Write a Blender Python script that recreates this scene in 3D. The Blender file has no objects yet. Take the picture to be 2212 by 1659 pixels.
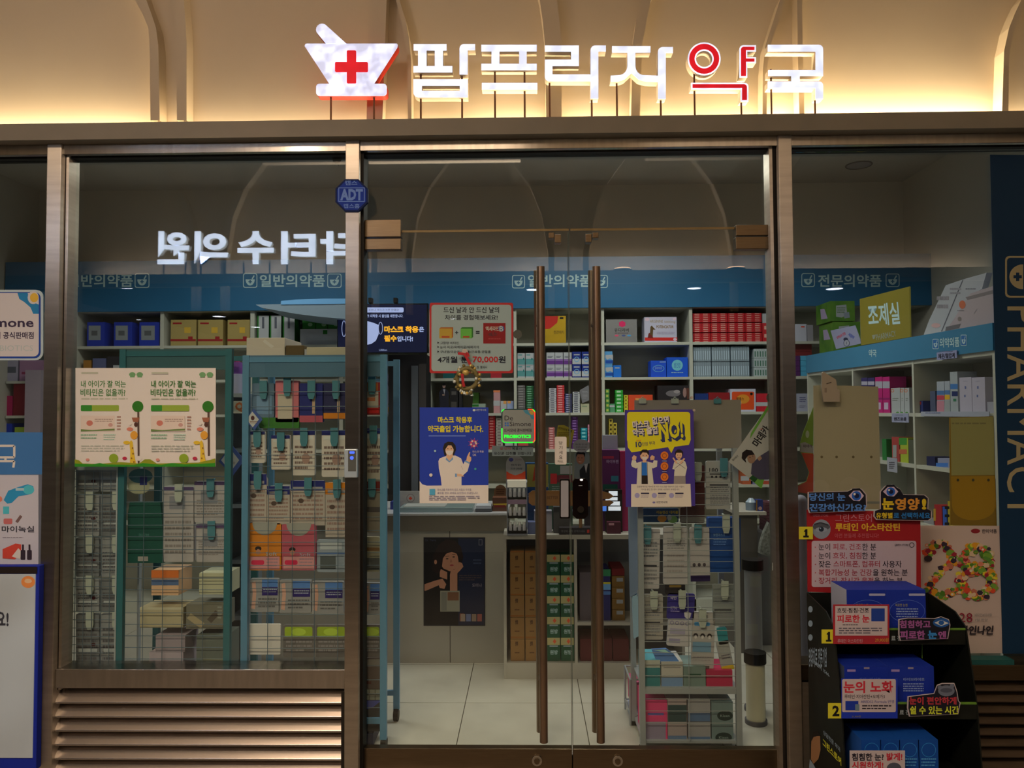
import bpy, bmesh, math, random
from mathutils import Vector, Matrix
random.seed(7)
SC = bpy.context.scene
COL = SC.collection

# ---------------------------------------------------------------- camera
FPX, CX, CY = 1661.0, 1106.0, 829.5
YAW, PITCH, ROLL = 0.020, 0.0362, 0.0054
CAM = Vector((0.0, -3.322, 1.50))
RM = Matrix.Rotation(YAW, 3, 'Z') @ Matrix.Rotation(math.pi/2+PITCH, 3, 'X') @ Matrix.Rotation(-ROLL, 3, 'Z')
cd = bpy.data.cameras.new('camera'); cam = bpy.data.objects.new('camera', cd); COL.objects.link(cam)
cd.sensor_width = 36.0; cd.lens = FPX/2212*36.0; cd.clip_start = .05; cd.clip_end = 100
M4 = RM.to_4x4(); M4.translation = CAM; cam.matrix_world = M4
SC.camera = cam
# ---------------------------------------------------------------- world, exposure
w = bpy.data.worlds.new('world'); SC.world = w; w.use_nodes = True
bg = w.node_tree.nodes['Background']; bg.inputs[0].default_value = (.045, .036, .027, 1); bg.inputs[1].default_value = 1.0
SC.view_settings.view_transform = 'Standard'; SC.view_settings.look = 'None'
SC.view_settings.exposure = 0.0; SC.view_settings.gamma = 1.0; SC.view_settings.use_curve_mapping = False
SC.cycles.transparent_max_bounces = 16; SC.cycles.max_bounces = 7; SC.cycles.caustics_reflective = False
SC.cycles.use_denoising = True
SC.cycles.sample_clamp_indirect = 4.0

def area(name, loc, size, power, col, rot=(0, 0, 0), spread=180):
    l = bpy.data.lights.new(name, 'AREA'); l.shape = 'RECTANGLE'; l.size, l.size_y = size
    l.energy = power; l.color = col; l.spread = math.radians(spread)
    o = bpy.data.objects.new(name, l); COL.objects.link(o); o.location = loc; o.rotation_euler = rot
    return o
WARM = (1, .72, .42); NEUT = (1, .93, .82); COOL = (.86, .93, 1)
#LIGHTS#
area('corridor_light', (-1.25, -3.4, 3.9), (2.4, .4), 42, (1, .73, .49), (math.radians(27), 0, 0), 96)
area('corridor_light', (1.8, -3.4, 3.9), (1.4, .4), 5, (1, .73, .49), (math.radians(27), 0, 0), 96)
def bulb(name, loc, power, r, col):
    l = bpy.data.lights.new(name, 'POINT'); l.energy = power; l.shadow_soft_size = r; l.color = col
    o = bpy.data.objects.new(name, l); COL.objects.link(o); o.location = loc; return o
bulb('corridor_downlight', (-1.42, -1.5, 3.2), 9, .04, (1, .70, .46))
area('shop_light', (-1.9, 1.3, 3.0), (1.4, .6), 15, NEUT, spread=165)
area('shop_light', (0.6, 1.3, 3.0), (1.4, .6), 25, NEUT, spread=165)
area('shop_light', (2.3, 0.55, 3.02), (.5, .4), 4.5, (.95, .96, 1), spread=150)
#/LIGHTS#

# ---------------------------------------------------------------- pixel -> world
def ray(px, py):
    return RM @ Vector(((px-CX)/FPX, -(py-CY)/FPX, -1.0))
def P(px, py, Y):
    d = ray(px, py); return CAM + d*((Y-CAM.y)/d.y)
def PZ(px, py, z):
    d = ray(px, py); return CAM + d*((z-CAM.z)/d.z)
class Pl:
    """a flat plane in the room: upright, along U"""
    def __init__(s, p0, U=(1, 0, 0), V=(0, 0, 1)):
        s.p0 = Vector(p0); s.U = Vector(U).normalized(); s.V = Vector(V).normalized(); s.N = s.U.cross(s.V)*-1
        if s.N.dot(CAM-s.p0) < 0: s.N = -s.N
    def w(s, px, py):
        d = ray(px, py); return CAM + d*((s.p0-CAM).dot(s.N)/d.dot(s.N))
    def uv(s, px, py):
        q = s.w(px, py)-s.p0; return q.dot(s.U), q.dot(s.V)
    def at(s, u, v, off=0.0):
        return s.p0 + s.U*u + s.V*v + s.N*off
def YP(Y): return Pl((0, Y, 0))

# ---------------------------------------------------------------- materials
def lin(c):
    c /= 255.0
    return c/12.92 if c <= .04045 else ((c+.055)/1.055)**2.4
ZW = {'I': (186, 181, 162), 'D': (178, 152, 132), 'L': (182, 152, 126), 'R': (186, 156, 128), 'O': (170, 150, 120), 'B': (166, 152, 136), 'J': (158, 149, 133), 'A': (255, 255, 255)}
MC = {}
def mat(c, zone='A', rough=.6, metal=0.0, spec=.3, emit=0.0, name=None):
    """colour sampled as (r,g,b) 0-255; divided by how white paper looks in that zone to get the surface's own colour"""
    k = (c, zone, rough, metal, spec, emit, name)
    if k in MC: return MC[k]
    zw = ZW[zone]; a = [min(.85, lin(v)/lin(z)) for v, z in zip(c, zw)]
    m = bpy.data.materials.new(name or 'paint'); m.use_nodes = True
    b = m.node_tree.nodes['Principled BSDF']
    b.inputs['Base Color'].default_value = (*a, 1); b.inputs['Roughness'].default_value = rough
    b.inputs['Metallic'].default_value = metal; b.inputs['Specular IOR Level'].default_value = spec
    if emit:
        b.inputs['Emission Color'].default_value = (*[lin(v) for v in c], 1); b.inputs['Emission Strength'].default_value = emit
    MC[k] = m; return m
def nodes(m):
    nt = m.node_tree; return nt, nt.nodes, nt.links
def noisy(name, c1, c2, scale=8, rough=.6, metal=0, stretch=(1, 1, 1), bump=0.0, det=4, spec=.3, rough2=None):
    m = bpy.data.materials.new(name); m.use_nodes = True; nt, N, L = nodes(m); b = N['Principled BSDF']
    tc = N.new('ShaderNodeTexCoord'); mp = N.new('ShaderNodeMapping'); mp.inputs['Scale'].default_value = stretch
    nz = N.new('ShaderNodeTexNoise'); nz.inputs['Scale'].default_value = scale; nz.inputs['Detail'].default_value = det
    rp = N.new('ShaderNodeValToRGB'); rp.color_ramp.elements[0].position = .3; rp.color_ramp.elements[1].position = .7
    rp.color_ramp.elements[0].color = (*c1, 1); rp.color_ramp.elements[1].color = (*c2, 1)
    L.new(tc.outputs['Object'], mp.inputs[0]); L.new(mp.outputs[0], nz.inputs['Vector']); L.new(nz.outputs[0], rp.inputs[0])
    L.new(rp.outputs[0], b.inputs['Base Color']); b.inputs['Roughness'].default_value = rough; b.inputs['Metallic'].default_value = metal
    b.inputs['Specular IOR Level'].default_value = spec
    if rough2 is not None:
        mr = N.new('ShaderNodeMapRange'); mr.inputs['To Min'].default_value = rough; mr.inputs['To Max'].default_value = rough2
        L.new(nz.outputs[0], mr.inputs[0]); L.new(mr.outputs[0], b.inputs['Roughness'])
    if bump:
        bp = N.new('ShaderNodeBump'); bp.inputs['Strength'].default_value = bump; bp.inputs['Distance'].default_value = .002
        L.new(nz.outputs[0], bp.inputs['Height']); L.new(bp.outputs[0], b.inputs['Normal'])
    return m
def glassmat(name, tint=(1, 1, 1), refl=(1, 1, 1), ior=1.5, rough=0.0, body=None, bodymix=0.0):
    m = bpy.data.materials.new(name); m.use_nodes = True; nt, N, L = nodes(m)
    N.remove(N['Principled BSDF']); out = N['Material Output']
    t = N.new('ShaderNodeBsdfTransparent'); t.inputs[0].default_value = (*tint, 1)
    g = N.new('ShaderNodeBsdfGlossy'); g.inputs['Color'].default_value = (*refl, 1); g.inputs['Roughness'].default_value = rough
    ge = N.new('ShaderNodeNewGeometry'); dt = N.new('ShaderNodeVectorMath'); dt.operation = 'DOT_PRODUCT'
    L.new(ge.outputs['Incoming'], dt.inputs[0]); L.new(ge.outputs['Normal'], dt.inputs[1])
    def mth(op, a, b_=None, v=None):
        q = N.new('ShaderNodeMath'); q.operation = op; L.new(a, q.inputs[0])
        if v is not None: q.inputs[1].default_value = v
        return q.outputs[0]
    ab = mth('ABSOLUTE', dt.outputs['Value']); om = N.new('ShaderNodeMath'); om.operation = 'SUBTRACT'; om.inputs[0].default_value = 1.0; L.new(ab, om.inputs[1])
    f0 = ((ior-1)/(ior+1))**2; pw = mth('POWER', om.outputs[0], v=5.0); ml = mth('MULTIPLY', pw, v=1-f0); ad = mth('ADD', ml, v=f0)
    mx = N.new('ShaderNodeMixShader'); L.new(ad, mx.inputs[0])
    src = t
    if body:
        d = N.new('ShaderNodeBsdfDiffuse'); d.inputs[0].default_value = (*body, 1)
        m2 = N.new('ShaderNodeMixShader'); m2.inputs[0].default_value = bodymix
        L.new(t.outputs[0], m2.inputs[1]); L.new(d.outputs[0], m2.inputs[2]); src = m2
    L.new(src.outputs[0], mx.inputs[1]); L.new(g.outputs[0], mx.inputs[2]); L.new(mx.outputs[0], out.inputs[0])
    return m
GLASS = glassmat('window_glass', (.93, .97, .95))
ACRYL = glassmat('clear_acrylic', (.96, .97, .97), body=(.7, .72, .72), bodymix=.10)
BAG = glassmat('clear_plastic_bag', (.97, .97, .97), ior=1.45, rough=.12, body=(.75, .75, .76), bodymix=.16)

# ---------------------------------------------------------------- mesh building
class MB:
    def __init__(s): s.v = []; s.f = []; s.m = []; s.mats = []; s.sm = []
    def mi(s, m):
        if m not in s.mats: s.mats.append(m)
        return s.mats.index(m)
    def add(s, vs, fs, m, smooth=False):
        b = len(s.v); s.v += [Vector(v) for v in vs]; i = s.mi(m)
        for f in fs: s.f.append([b+k for k in f]); s.m.append(i); s.sm.append(smooth)
        return s
    def hexa(s, c, m):
        """8 corners: bottom 0-3 ccw, top 4-7"""
        return s.add(c, [(3, 2, 1, 0), (4, 5, 6, 7), (0, 1, 5, 4), (1, 2, 6, 5), (2, 3, 7, 6), (3, 0, 4, 7)], m)
    def box(s, x0, x1, y0, y1, z0, z1, m):
        return s.hexa([(x0, y0, z0), (x1, y0, z0), (x1, y1, z0), (x0, y1, z0), (x0, y0, z1), (x1, y0, z1), (x1, y1, z1), (x0, y1, z1)], m)
    def bbox(s, p, q, m):
        a = [min(p[i], q[i]) for i in range(3)]; b = [max(p[i], q[i]) for i in range(3)]
        return s.box(a[0], b[0], a[1], b[1], a[2], b[2], m)
    def prism(s, pts, vec, m, side=None, smooth=False):
        """polygon (world pts) extruded by vec; pts[] is the front"""
        n = len(pts); vec = Vector(vec); pts = [Vector(p) for p in pts]
        nn = Vector((0, 0, 0))
        for i in range(n): nn += (pts[i]-pts[0]).cross(pts[(i+1) % n]-pts[0])
        if nn.dot(vec) > 0: pts = pts[::-1]
        s.add(pts, [list(range(n))], m)
        s.add([p+vec for p in pts], [list(range(n))[::-1]], side or m)
        b = pts+[p+vec for p in pts]
        s.add(b, [((i+1) % n, i, i+n, (i+1) % n+n) for i in range(n)], side or m, smooth)
        return s
    def cyl(s, p, q, r, m, n=12, r2=None, cap=None):
        p, q = Vector(p), Vector(q); d = (q-p).normalized(); r2 = r if r2 is None else r2
        a = d.orthogonal().normalized(); b = d.cross(a)
        A = [p+(a*math.cos(t)+b*math.sin(t))*r for t in [2*math.pi*i/n for i in range(n)]]
        B = [q+(a*math.cos(t)+b*math.sin(t))*r2 for t in [2*math.pi*i/n for i in range(n)]]
        s.add(A+B, [(i, (i+1) % n, (i+1) % n+n, i+n) for i in range(n)], m, True)
        s.add(A, [list(range(n))[::-1]], cap or m); s.add(B, [list(range(n))], cap or m); return s
    def tube(s, pts, r, m, n=6, closed=False):
        pts = [Vector(p) for p in pts]; k = len(pts); R = []
        for i, p in enumerate(pts):
            if closed: t = pts[(i+1) % k]-pts[i-1]
            else: t = pts[min(i+1, k-1)]-pts[max(i-1, 0)]
            t.normalize(); up = Vector((0, 0, 1)) if abs(t.z) < .9 else Vector((0, 1, 0))
            a = t.cross(up).normalized(); b = a.cross(t)
            R += [p+(a*math.cos(2*math.pi*j/n)+b*math.sin(2*math.pi*j/n))*r for j in range(n)]
        F = []
        for i in range(k if closed else k-1):
            i2 = (i+1) % k
            F += [(i*n+j, i2*n+j, i2*n+(j+1) % n, i*n+(j+1) % n) for j in range(n)]
        if not closed: F += [list(range(n)), [(k-1)*n+j for j in range(n)][::-1]]
        s.add(R, F, m, True); return s
    def ball(s, c, r, m, n=10, k=6, sc=(1, 1, 1)):
        c = Vector(c); V = []; F = []
        for i in range(k+1):
            ph = math.pi*i/k
            for j in range(n):
                th = 2*math.pi*j/n
                V.append(c+Vector((r*sc[0]*math.sin(ph)*math.cos(th), r*sc[1]*math.sin(ph)*math.sin(th), r*sc[2]*math.cos(ph))))
        for i in range(k):
            for j in range(n):
                F.append((i*n+j, (i+1)*n+j, (i+1)*n+(j+1) % n, i*n+(j+1) % n))
        s.add(V, F, m, True); return s
    def build(s, name, parent=None, origin=None, kind=None, bevel=0):
        me = bpy.data.meshes.new(name)
        if parent is not None: o0 = ROOT[parent.name]
        elif origin is not None: o0 = Vector(origin)
        else:
            xs = [v.x for v in s.v]; ys = [v.y for v in s.v]; zs = [v.z for v in s.v]
            o0 = Vector(((min(xs)+max(xs))/2, (min(ys)+max(ys))/2, min(zs)))
        me.from_pydata([v-o0 for v in s.v], [], s.f)
        for m in s.mats: me.materials.append(m)
        me.polygons.foreach_set('material_index', s.m); me.polygons.foreach_set('use_smooth', s.sm)
        me.update()
        o = bpy.data.objects.new(name, me); COL.objects.link(o)
        if parent is not None: o.parent = parent
        else: o.location = o0
        ROOT[o.name] = o0
        if kind: o['kind'] = kind
        if bevel:
            md = o.modifiers.new('edge', 'BEVEL'); md.width = bevel; md.segments = 2; md.limit_method = 'ANGLE'
        return o
ROOT = {}
def tag(o, label=None, cat=None, group=None, kind=None):
    if label: o['label'] = label
    if cat: o['category'] = cat
    if group: o['group'] = group
    if kind: o['kind'] = kind
    return o
def thing(name, label, cat, loc, group=None):
    o = bpy.data.objects.new(name, None); COL.objects.link(o); o.location = loc; o.empty_display_size = .05
    ROOT[o.name] = Vector(loc); return tag(o, label, cat, group)
def copy_tree(root, loc, label=None, group=None):
    c = root.copy(); COL.objects.link(c); c.location = loc
    if label: c['label'] = label
    if group: c['group'] = group
    for ch in root.children:
        d = ch.copy(); COL.objects.link(d); d.parent = c
        for g in ch.children:
            e = g.copy(); COL.objects.link(e); e.parent = d
    return c

# ---------------------------------------------------------------- lettering
TXT = {}; TRASH = []; PEN = []
def glyphs(s, bold=0.0, res=2, gap=1.0):
    k = (s, bold, res)
    if k in TXT: return TXT[k]
    if not PEN:
        cu = bpy.data.curves.new('t', 'FONT'); PEN.extend((cu, bpy.data.objects.new('t', cu)))
    cu, ob = PEN
    cu.body = s; cu.resolution_u = res; cu.offset = bold; cu.fill_mode = 'FRONT'; cu.space_line = gap
    me = bpy.data.meshes.new_from_object(ob)
    V = [v.co.copy() for v in me.vertices]; F = [list(p.vertices) for p in me.polygons]
    TRASH.append(me)
    if not V: V = [Vector((0, 0, 0)), Vector((1, 1, 0))]
    b = (min(v.x for v in V), min(v.y for v in V), max(v.x for v in V), max(v.y for v in V))
    TXT[k] = (V, F, b); return TXT[k]
class Art:
    """flat print on a plane; every primitive is given in the photograph's pixels and laid on the plane, each a hair above the last"""
    def __init__(s, pl, off=.0006, step=.00007):
        s.pl = pl; s.o = off; s.st = step; s.shape = MB(); s.let = MB(); s.rot = None; s.jobs = []
    def setrot(s, cx, cy, deg):
        s.rot = (cx, cy, math.radians(deg)); return s
    def q(s, x, y):
        if s.rot:
            cx, cy, a = s.rot; dx, dy = x-cx, y-cy
            x, y = cx+dx*math.cos(a)-dy*math.sin(a), cy+dx*math.sin(a)+dy*math.cos(a)
        return s.pl.w(x, y)+s.pl.N*s.o
    def poly(s, m, pts, thick=0):
        P3 = [s.q(*p) for p in pts]; n = len(P3); nn = Vector((0, 0, 0))
        for i in range(n): nn += (P3[i]-P3[0]).cross(P3[(i+1) % n]-P3[0])
        if nn.dot(s.pl.N) < 0: P3 = P3[::-1]
        s.shape.add(P3, [list(range(n))], m); s.o += s.st; return s
    def rect(s, m, x0, y0, x1, y1): return s.poly(m, [(x0, y0), (x1, y0), (x1, y1), (x0, y1)])
    def ell(s, m, cx, cy, rx, ry=None, n=18, a0=0, a1=360):
        ry = ry or rx; full = a1-a0 >= 360
        ts = [math.radians(a0+(a1-a0)*i/(n if full else n-1)) for i in range(n)]
        return s.poly(m, [(cx+rx*math.cos(t), cy+ry*math.sin(t)) for t in ts])
    def rr(s, m, x0, y0, x1, y1, r):
        return s.poly(m, rrp(x0, y0, x1, y1, r))
    def frame(s, m, x0, y0, x1, y1, t):
        for a in ((x0, y0, x1, y0+t), (x0, y1-t, x1, y1), (x0, y0+t, x0+t, y1-t), (x1-t, y0+t, x1, y1-t)): s.rect(m, *a)
        return s
    def stroke(s, m, pts, w):
        for (ax, ay), (bx, by) in zip(pts, pts[1:]):
            d = math.hypot(bx-ax, by-ay) or 1; nx, ny = -(by-ay)/d*w/2, (bx-ax)/d*w/2
            s.poly(m, [(ax+nx, ay+ny), (bx+nx, by+ny), (bx-nx, by-ny), (ax-nx, ay-ny)]); s.o -= s.st
        s.o += s.st; return s
    def ring(s, m, cx, cy, r, w, ry=None, n=20):
        ry = ry or r
        return s.stroke(m, [(cx+r*math.cos(t), cy+ry*math.sin(t)) for t in [2*math.pi*i/n for i in range(n+1)]], w)
    def lines(s, m, x0, y0, x1, y1, n, seed=1, fill=.45):
        """illegible fine print: rows of short dashes"""
        rd = random.Random(seed); h = (y1-y0)/n
        for i in range(n):
            y = y0+i*h; x = x0; end = x1 - rd.random()*.3*(x1-x0)*(i == n-1)
            while x < end-1:
                wd = min(end-x, (x1-x0)*(.05+rd.random()*.14)); s.rect(m, x, y, x+wd, y+h*fill); s.o -= s.st; x += wd+(x1-x0)*.025
        s.o += s.st; return s
    def text(s, m, t, x0, y0, x1, y1, bold=.0, rot=0, res=2, skew=0):
        s.jobs.append((m, t, x0, y0, x1, y1, bold, rot, res, skew, s.o, s.rot)); s.o += s.st; return s
    def setletter(s, job):
        m, t, x0, y0, x1, y1, bold, rot, res, skew, s.o, s.rot = job
        V, F, b = glyphs(t, bold, res)
        cx, cy = (x0+x1)/2, (y0+y1)/2; a = math.radians(rot); out = []
        for v in V:
            u = (v.x-b[0])/(b[2]-b[0]); k = (v.y-b[1])/(b[3]-b[1])
            dx, dy = (x0+(x1-x0)*u)-cx, (y1+(y0-y1)*k)-cy; dx += skew*(-dy)
            out.append((cx+dx*math.cos(a)-dy*math.sin(a), cy+dx*math.sin(a)+dy*math.cos(a)))
        W = [s.q(*p) for p in out]
        if F:
            f = F[0]; nn = (W[f[1]]-W[f[0]]).cross(W[f[2]]-W[f[0]])
            if nn.dot(s.pl.N) < 0: F = [g[::-1] for g in F]
        s.let.add(W, F, m)
    def build(s, parent, pic='print', let='lettering'):
        if s.shape.v: s.shape.build(pic, parent)
        if s.let.v: s.let.build(let, parent)
        if s.jobs: LATER.append((s, parent, let))
LATER = []
def set_lettering():
    """all strings of one weight are laid out as the lines of one text block, then picked apart: far quicker than one by one"""
    keys = {}
    for A, par, let in LATER:
        for j in A.jobs: keys.setdefault((j[6], j[8]), {})[j[1]] = 1
    L = 4.0
    for (bold, res), strs in keys.items():
        strs = [k for k in strs if (k, bold, res) not in TXT]
        if not strs: continue
        glyphs('\n'.join(strs), bold, res, L)
        V, F, _ = TXT.pop(('\n'.join(strs), bold, res)); per = [([], [], {}) for _ in strs]
        for f in F:
            i = int(round(-(V[f[0]].y-.35)/L)); vs, fs, mp = per[i]
            for k in f:
                if k not in mp: mp[k] = len(vs); vs.append(Vector((V[k].x, V[k].y+i*L, 0)))
            fs.append([mp[k] for k in f])
        for t, (vs, fs, mp) in zip(strs, per):
            TXT[(t, bold, res)] = (vs, fs, (min(v.x for v in vs), min(v.y for v in vs), max(v.x for v in vs), max(v.y for v in vs)))
    for A, par, let in LATER:
        A.let = MB()
        for j in A.jobs: A.setletter(j)
        A.let.build(let, par)
def rrp(x0, y0, x1, y1, r, n=5):
    pts = []
    for cx, cy, a in ((x1-r, y0+r, -90), (x1-r, y1-r, 0), (x0+r, y1-r, 90), (x0+r, y0+r, 180)):
        for i in range(n): t = math.radians(a+90*i/(n-1)); pts.append((cx+r*math.cos(t), cy+r*math.sin(t)))
    return pts
def sheet(name, label, cat, pl, pts, m, thick=.004, group=None, back=None):
    """a flat card or poster: thin slab cut to the outline; returns (thing, Art)"""
    W = [pl.w(*p) for p in pts]; c = sum(W, Vector())/len(W); c.z = min(v.z for v in W)
    t = thing(name, label, cat, c, group)
    b = MB(); b.prism(W, -pl.N*thick, m, back or m); b.build('card', t)
    return t, Art(pl)
def rc(x0, y0, x1, y1): return [(x0, y0), (x1, y0), (x1, y1), (x0, y1)]

def cbox(b, x0, y0, x1, y1, Y, dep, m, side=None, z0=None):
    """carton whose front face fills pixels x0..x1,y0..y1 at depth Y"""
    a = P(x0, y1, Y); c = P(x1, y0, Y); z = a.z if z0 is None else z0
    mm = side or m
    b.box(a.x, c.x, Y, Y+dep, z, c.z, mm)
    if side:
        b.add([(a.x, Y-.0003, z), (c.x, Y-.0003, z), (c.x, Y-.0003, c.z), (a.x, Y-.0003, c.z)], [(0, 1, 2, 3)], m)
    return b
def carton(name, label, x0, y0, x1, y1, Y, dep, m, art=None, side=None, group=None, cat='box', z0=None):
    a = P(x0, y1, Y); c = P(x1, y0, Y); z = a.z if z0 is None else z0
    t = thing(name, label, cat, ((a.x+c.x)/2, Y+dep/2, z), group)
    b = MB(); cbox(b, x0, y0, x1, y1, Y, dep, m, side, z0); b.build('carton', t)
    if art:
        A = Art(YP(Y)); art(A, x0, y0, x1, y1); A.build(t)
    return t
ORD = ['first', 'second', 'third', 'fourth', 'fifth', 'sixth', 'seventh', 'eighth', 'ninth', 'tenth', 'eleventh', 'twelfth', 'thirteenth', 'fourteenth', 'fifteenth', 'sixteenth', 'seventeenth', 'eighteenth']
# ================================================================ shop front and room
def X(px, Y, py=889): return P(px, py, Y).x
def Z(py, Y, px=1106): return P(px, py, Y).z
STEEL = noisy('brushed_steel', (.66, .62, .56), (.56, .52, .47), 6, .20, 1.0, (1, 1, 9), 0, rough2=.26)
def brush(m, rot, amt=.85, r=.34):
    nt, N, L = nodes(m); b = N['Principled BSDF']; b.inputs['Anisotropic'].default_value = amt; b.inputs['Anisotropic Rotation'].default_value = rot
    tg = N.new('ShaderNodeTangent'); tg.direction_type = 'RADIAL'; tg.axis = 'Z'; L.new(tg.outputs[0], b.inputs['Tangent'])
    for l in list(b.inputs['Roughness'].links): L.remove(l)
    b.inputs['Roughness'].default_value = r
STEELH = noisy('brushed_steel_level', (.50, .47, .43), (.42, .39, .36), 6, .18, 1.0, (9, 1, 1), 0, rough2=.24)
brush(STEEL, 0.0, .95, .42); brush(STEELH, .25, .7, .22)
LOUV = noisy('louver_steel', (.52, .46, .42), (.46, .41, .37), 5, .20, .9, (1, 1, 20), .0, rough2=.30)
BRASS = noisy('bronze_patch', (.18, .135, .085), (.15, .11, .07), 9, .30, .9, (1, 1, 30))
BLACK = mat((16, 14, 12), 'A', .55); DARK = mat((34, 30, 27), 'A', .6)
COVEW = noisy('cove_plaster', (.66, .57, .43), (.63, .54, .41), 3, .85, 0, bump=.05)
BEAMM = noisy('painted_beam', (.30, .275, .23), (.27, .25, .21), 7, .6)
RWALL = noisy('room_plaster', (.56, .55, .50), (.52, .51, .47), 3, .85, 0, bump=.04)
CEILM = noisy('ceiling_board', (.52, .52, .50), (.48, .48, .46), 3, .9)
TILEM = noisy('floor_tile', (.66, .64, .57), (.56, .54, .48), 5, .32, 0, bump=.03, spec=.5)
GROUT = mat((95, 90, 80), 'A', .9)
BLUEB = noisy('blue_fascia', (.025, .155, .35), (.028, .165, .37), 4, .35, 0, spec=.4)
WSHELF = noisy('white_laminate', (.60, .62, .56), (.56, .58, .53), 5, .5)
GY = .07
ZH = Z(300, 0)     # frame top
# header beam, proud of the frame
zb1, zb0 = Z(253.5, -.06), Z(289.5, -.06)
tag(MB().box(-3.4, 3.4, -.06, -.048, zb0, zb1, BEAMM).box(-3.4, 3.4, -.048, .12, zb0, zb0+.012, BEAMM).build('trim_1'), kind='structure', label='tan painted header beam under the lit sign')
# upper frame rail
zr1, zr0 = Z(296, 0), Z(322, 0)
tag(MB().box(-3.4, 3.4, 0, .10, zr0, zb0+.0, STEELH).build('trim_2', bevel=.002), kind='structure', label='brushed steel rail along the top of the shop front')
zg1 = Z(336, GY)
tag(MB().box(-3.4, 3.4, .035, .10, zg1, zr0+.001, BLACK).build('trim_3'), kind='structure', label='black strip painted as the shaded recess above the glass')  # black colour stands in for the shade of the recess
# posts
def post(n, pxl, pxr, label, Yf=-.012):
    xl, xr = X(pxl, 0), X(pxr, 0)
    return tag(MB().box(xl, xr, Yf, .12, -.35, zr1, STEEL).build('trim_%d' % n, bevel=.003), kind='structure', label=label)
post(4, 96, 127, 'brushed steel post beside the leftmost window')
post(5, 746.5, 776.5, 'brushed steel post between the louvered window and the door')
post(6, 1690, 1719, 'brushed steel post beside the door on its hinge side')
# inner vertical channels
b = MB()
for a, c, m in ((127, 135, BLACK), (135, 141, STEEL), (776.5, 785, BLACK), (1678, 1683, DARK), (1683, 1690, BLACK), (1671, 1678, STEEL)):
    b.box(X(a, .02), X(c, .02), .02, .10, -.2 if a > 700 else Z(1490, .02, 140), zr0, m)
tag(b.build('trim_7', kind='stuff'), kind='structure', label='narrow dark glazing channels beside the posts')
# window pane builder
def pane(n, pxl, pxr, ztop, zbot, label, Y=GY):
    r = tag(bpy.data.objects.new('window_%d' % n, None), label, kind='structure'); COL.objects.link(r)
    xl, xr = X(pxl, Y), X(pxr, Y); r.location = ((xl+xr)/2, Y, zbot); ROOT[r.name] = Vector(r.location)
    MB().box(xl, xr, Y, Y+.008, zbot, ztop, GLASS).build('pane', r); return r
w1 = pane(1, -420, 100, zg1, -.2, 'leftmost shop window behind stuck-on posters')
zsill = Z(1446, 0, 440); zsill0 = Z(1487.5, 0, 440)
w2 = pane(2, 138, 748, zg1, zsill-.02, 'shop window over the steel louvers')
zd1 = Z(500, GY, 1230)
w3 = pane(3, 783, 1674, zg1, zd1+.012, 'fixed glass light over the glass doors')
w4 = pane(4, 1716, 2600, zg1, Z(1432, GY, 1950), 'shop window beside the door, hung with notices')
# sill under window 2 and window 4
tag(MB().box(X(127, 0), X(746.5, 0), 0, .12, zsill0, zsill, STEELH).build('trim_8', bevel=.003), kind='structure', label='brushed steel sill over the louvers')
tag(MB().box(X(1719, 0), 3.4, 0, .12, Z(1470, 0, 1950), Z(1436, 0, 1950), BRASS).build('trim_9', bevel=.003), kind='structure', label='bronze sill under the window beside the door')
# louvers left: each slat a part
def louvers(name, label, pxl, pxr, ztop, zbot, n, m, tilt=1.0):
    xl, xr = X(pxl, .02), X(pxr, .02)
    t = thing(name, label, 'vent', ((xl+xr)/2, .05, zbot))
    b = MB(); b.box(xl-.03, xl, 0, .1, zbot, ztop, STEEL); b.box(xr, xr+.012, 0, .1, zbot, ztop, DARK); b.box(xl, xr, .09, .1, zbot, ztop, BLACK)
    b.build('frame', t)
    hh = (ztop-zbot)/n
    for i in range(n):
        z = ztop-i*hh; k = 7; prof = []
        for j in range(k+1):    # a shallow rolled blade leaning out at its foot
            u = j/k; prof.append((.052-.050*u**.8*tilt, z-.004-u*hh*.82))
        prof.append((.030, z-.004-hh*.90)); prof.append((.060, z-.004-hh*.80))
        V = [(xl, y, zz) for y, zz in prof]+[(xr, y, zz) for y, zz in prof]; K = len(prof)
        mb = MB(); mb.add(V, [(j, j+1, j+1+K, j+K) for j in range(K-1)], m, True); mb.build('slat', t)
    return t
zl0 = Z(1487.5, .02, 440); louvers('louver_vent', 'steel louvered vent of wide rolled blades under the display window', 133, 741, zl0-.006, zl0-.006-.0596*7, 7, LOUV)
WOOD = noisy('dark_bronze_louver', (.13, .095, .065), (.10, .072, .05), 6, .4, .4, (1, 1, 12))
zl1 = Z(1470, .02, 1950); louvers('louver_vent', 'dark bronze louvered vent behind the black display stand', 1733, 2500, zl1, zl1-.046*11, 11, WOOD, .8)

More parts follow.
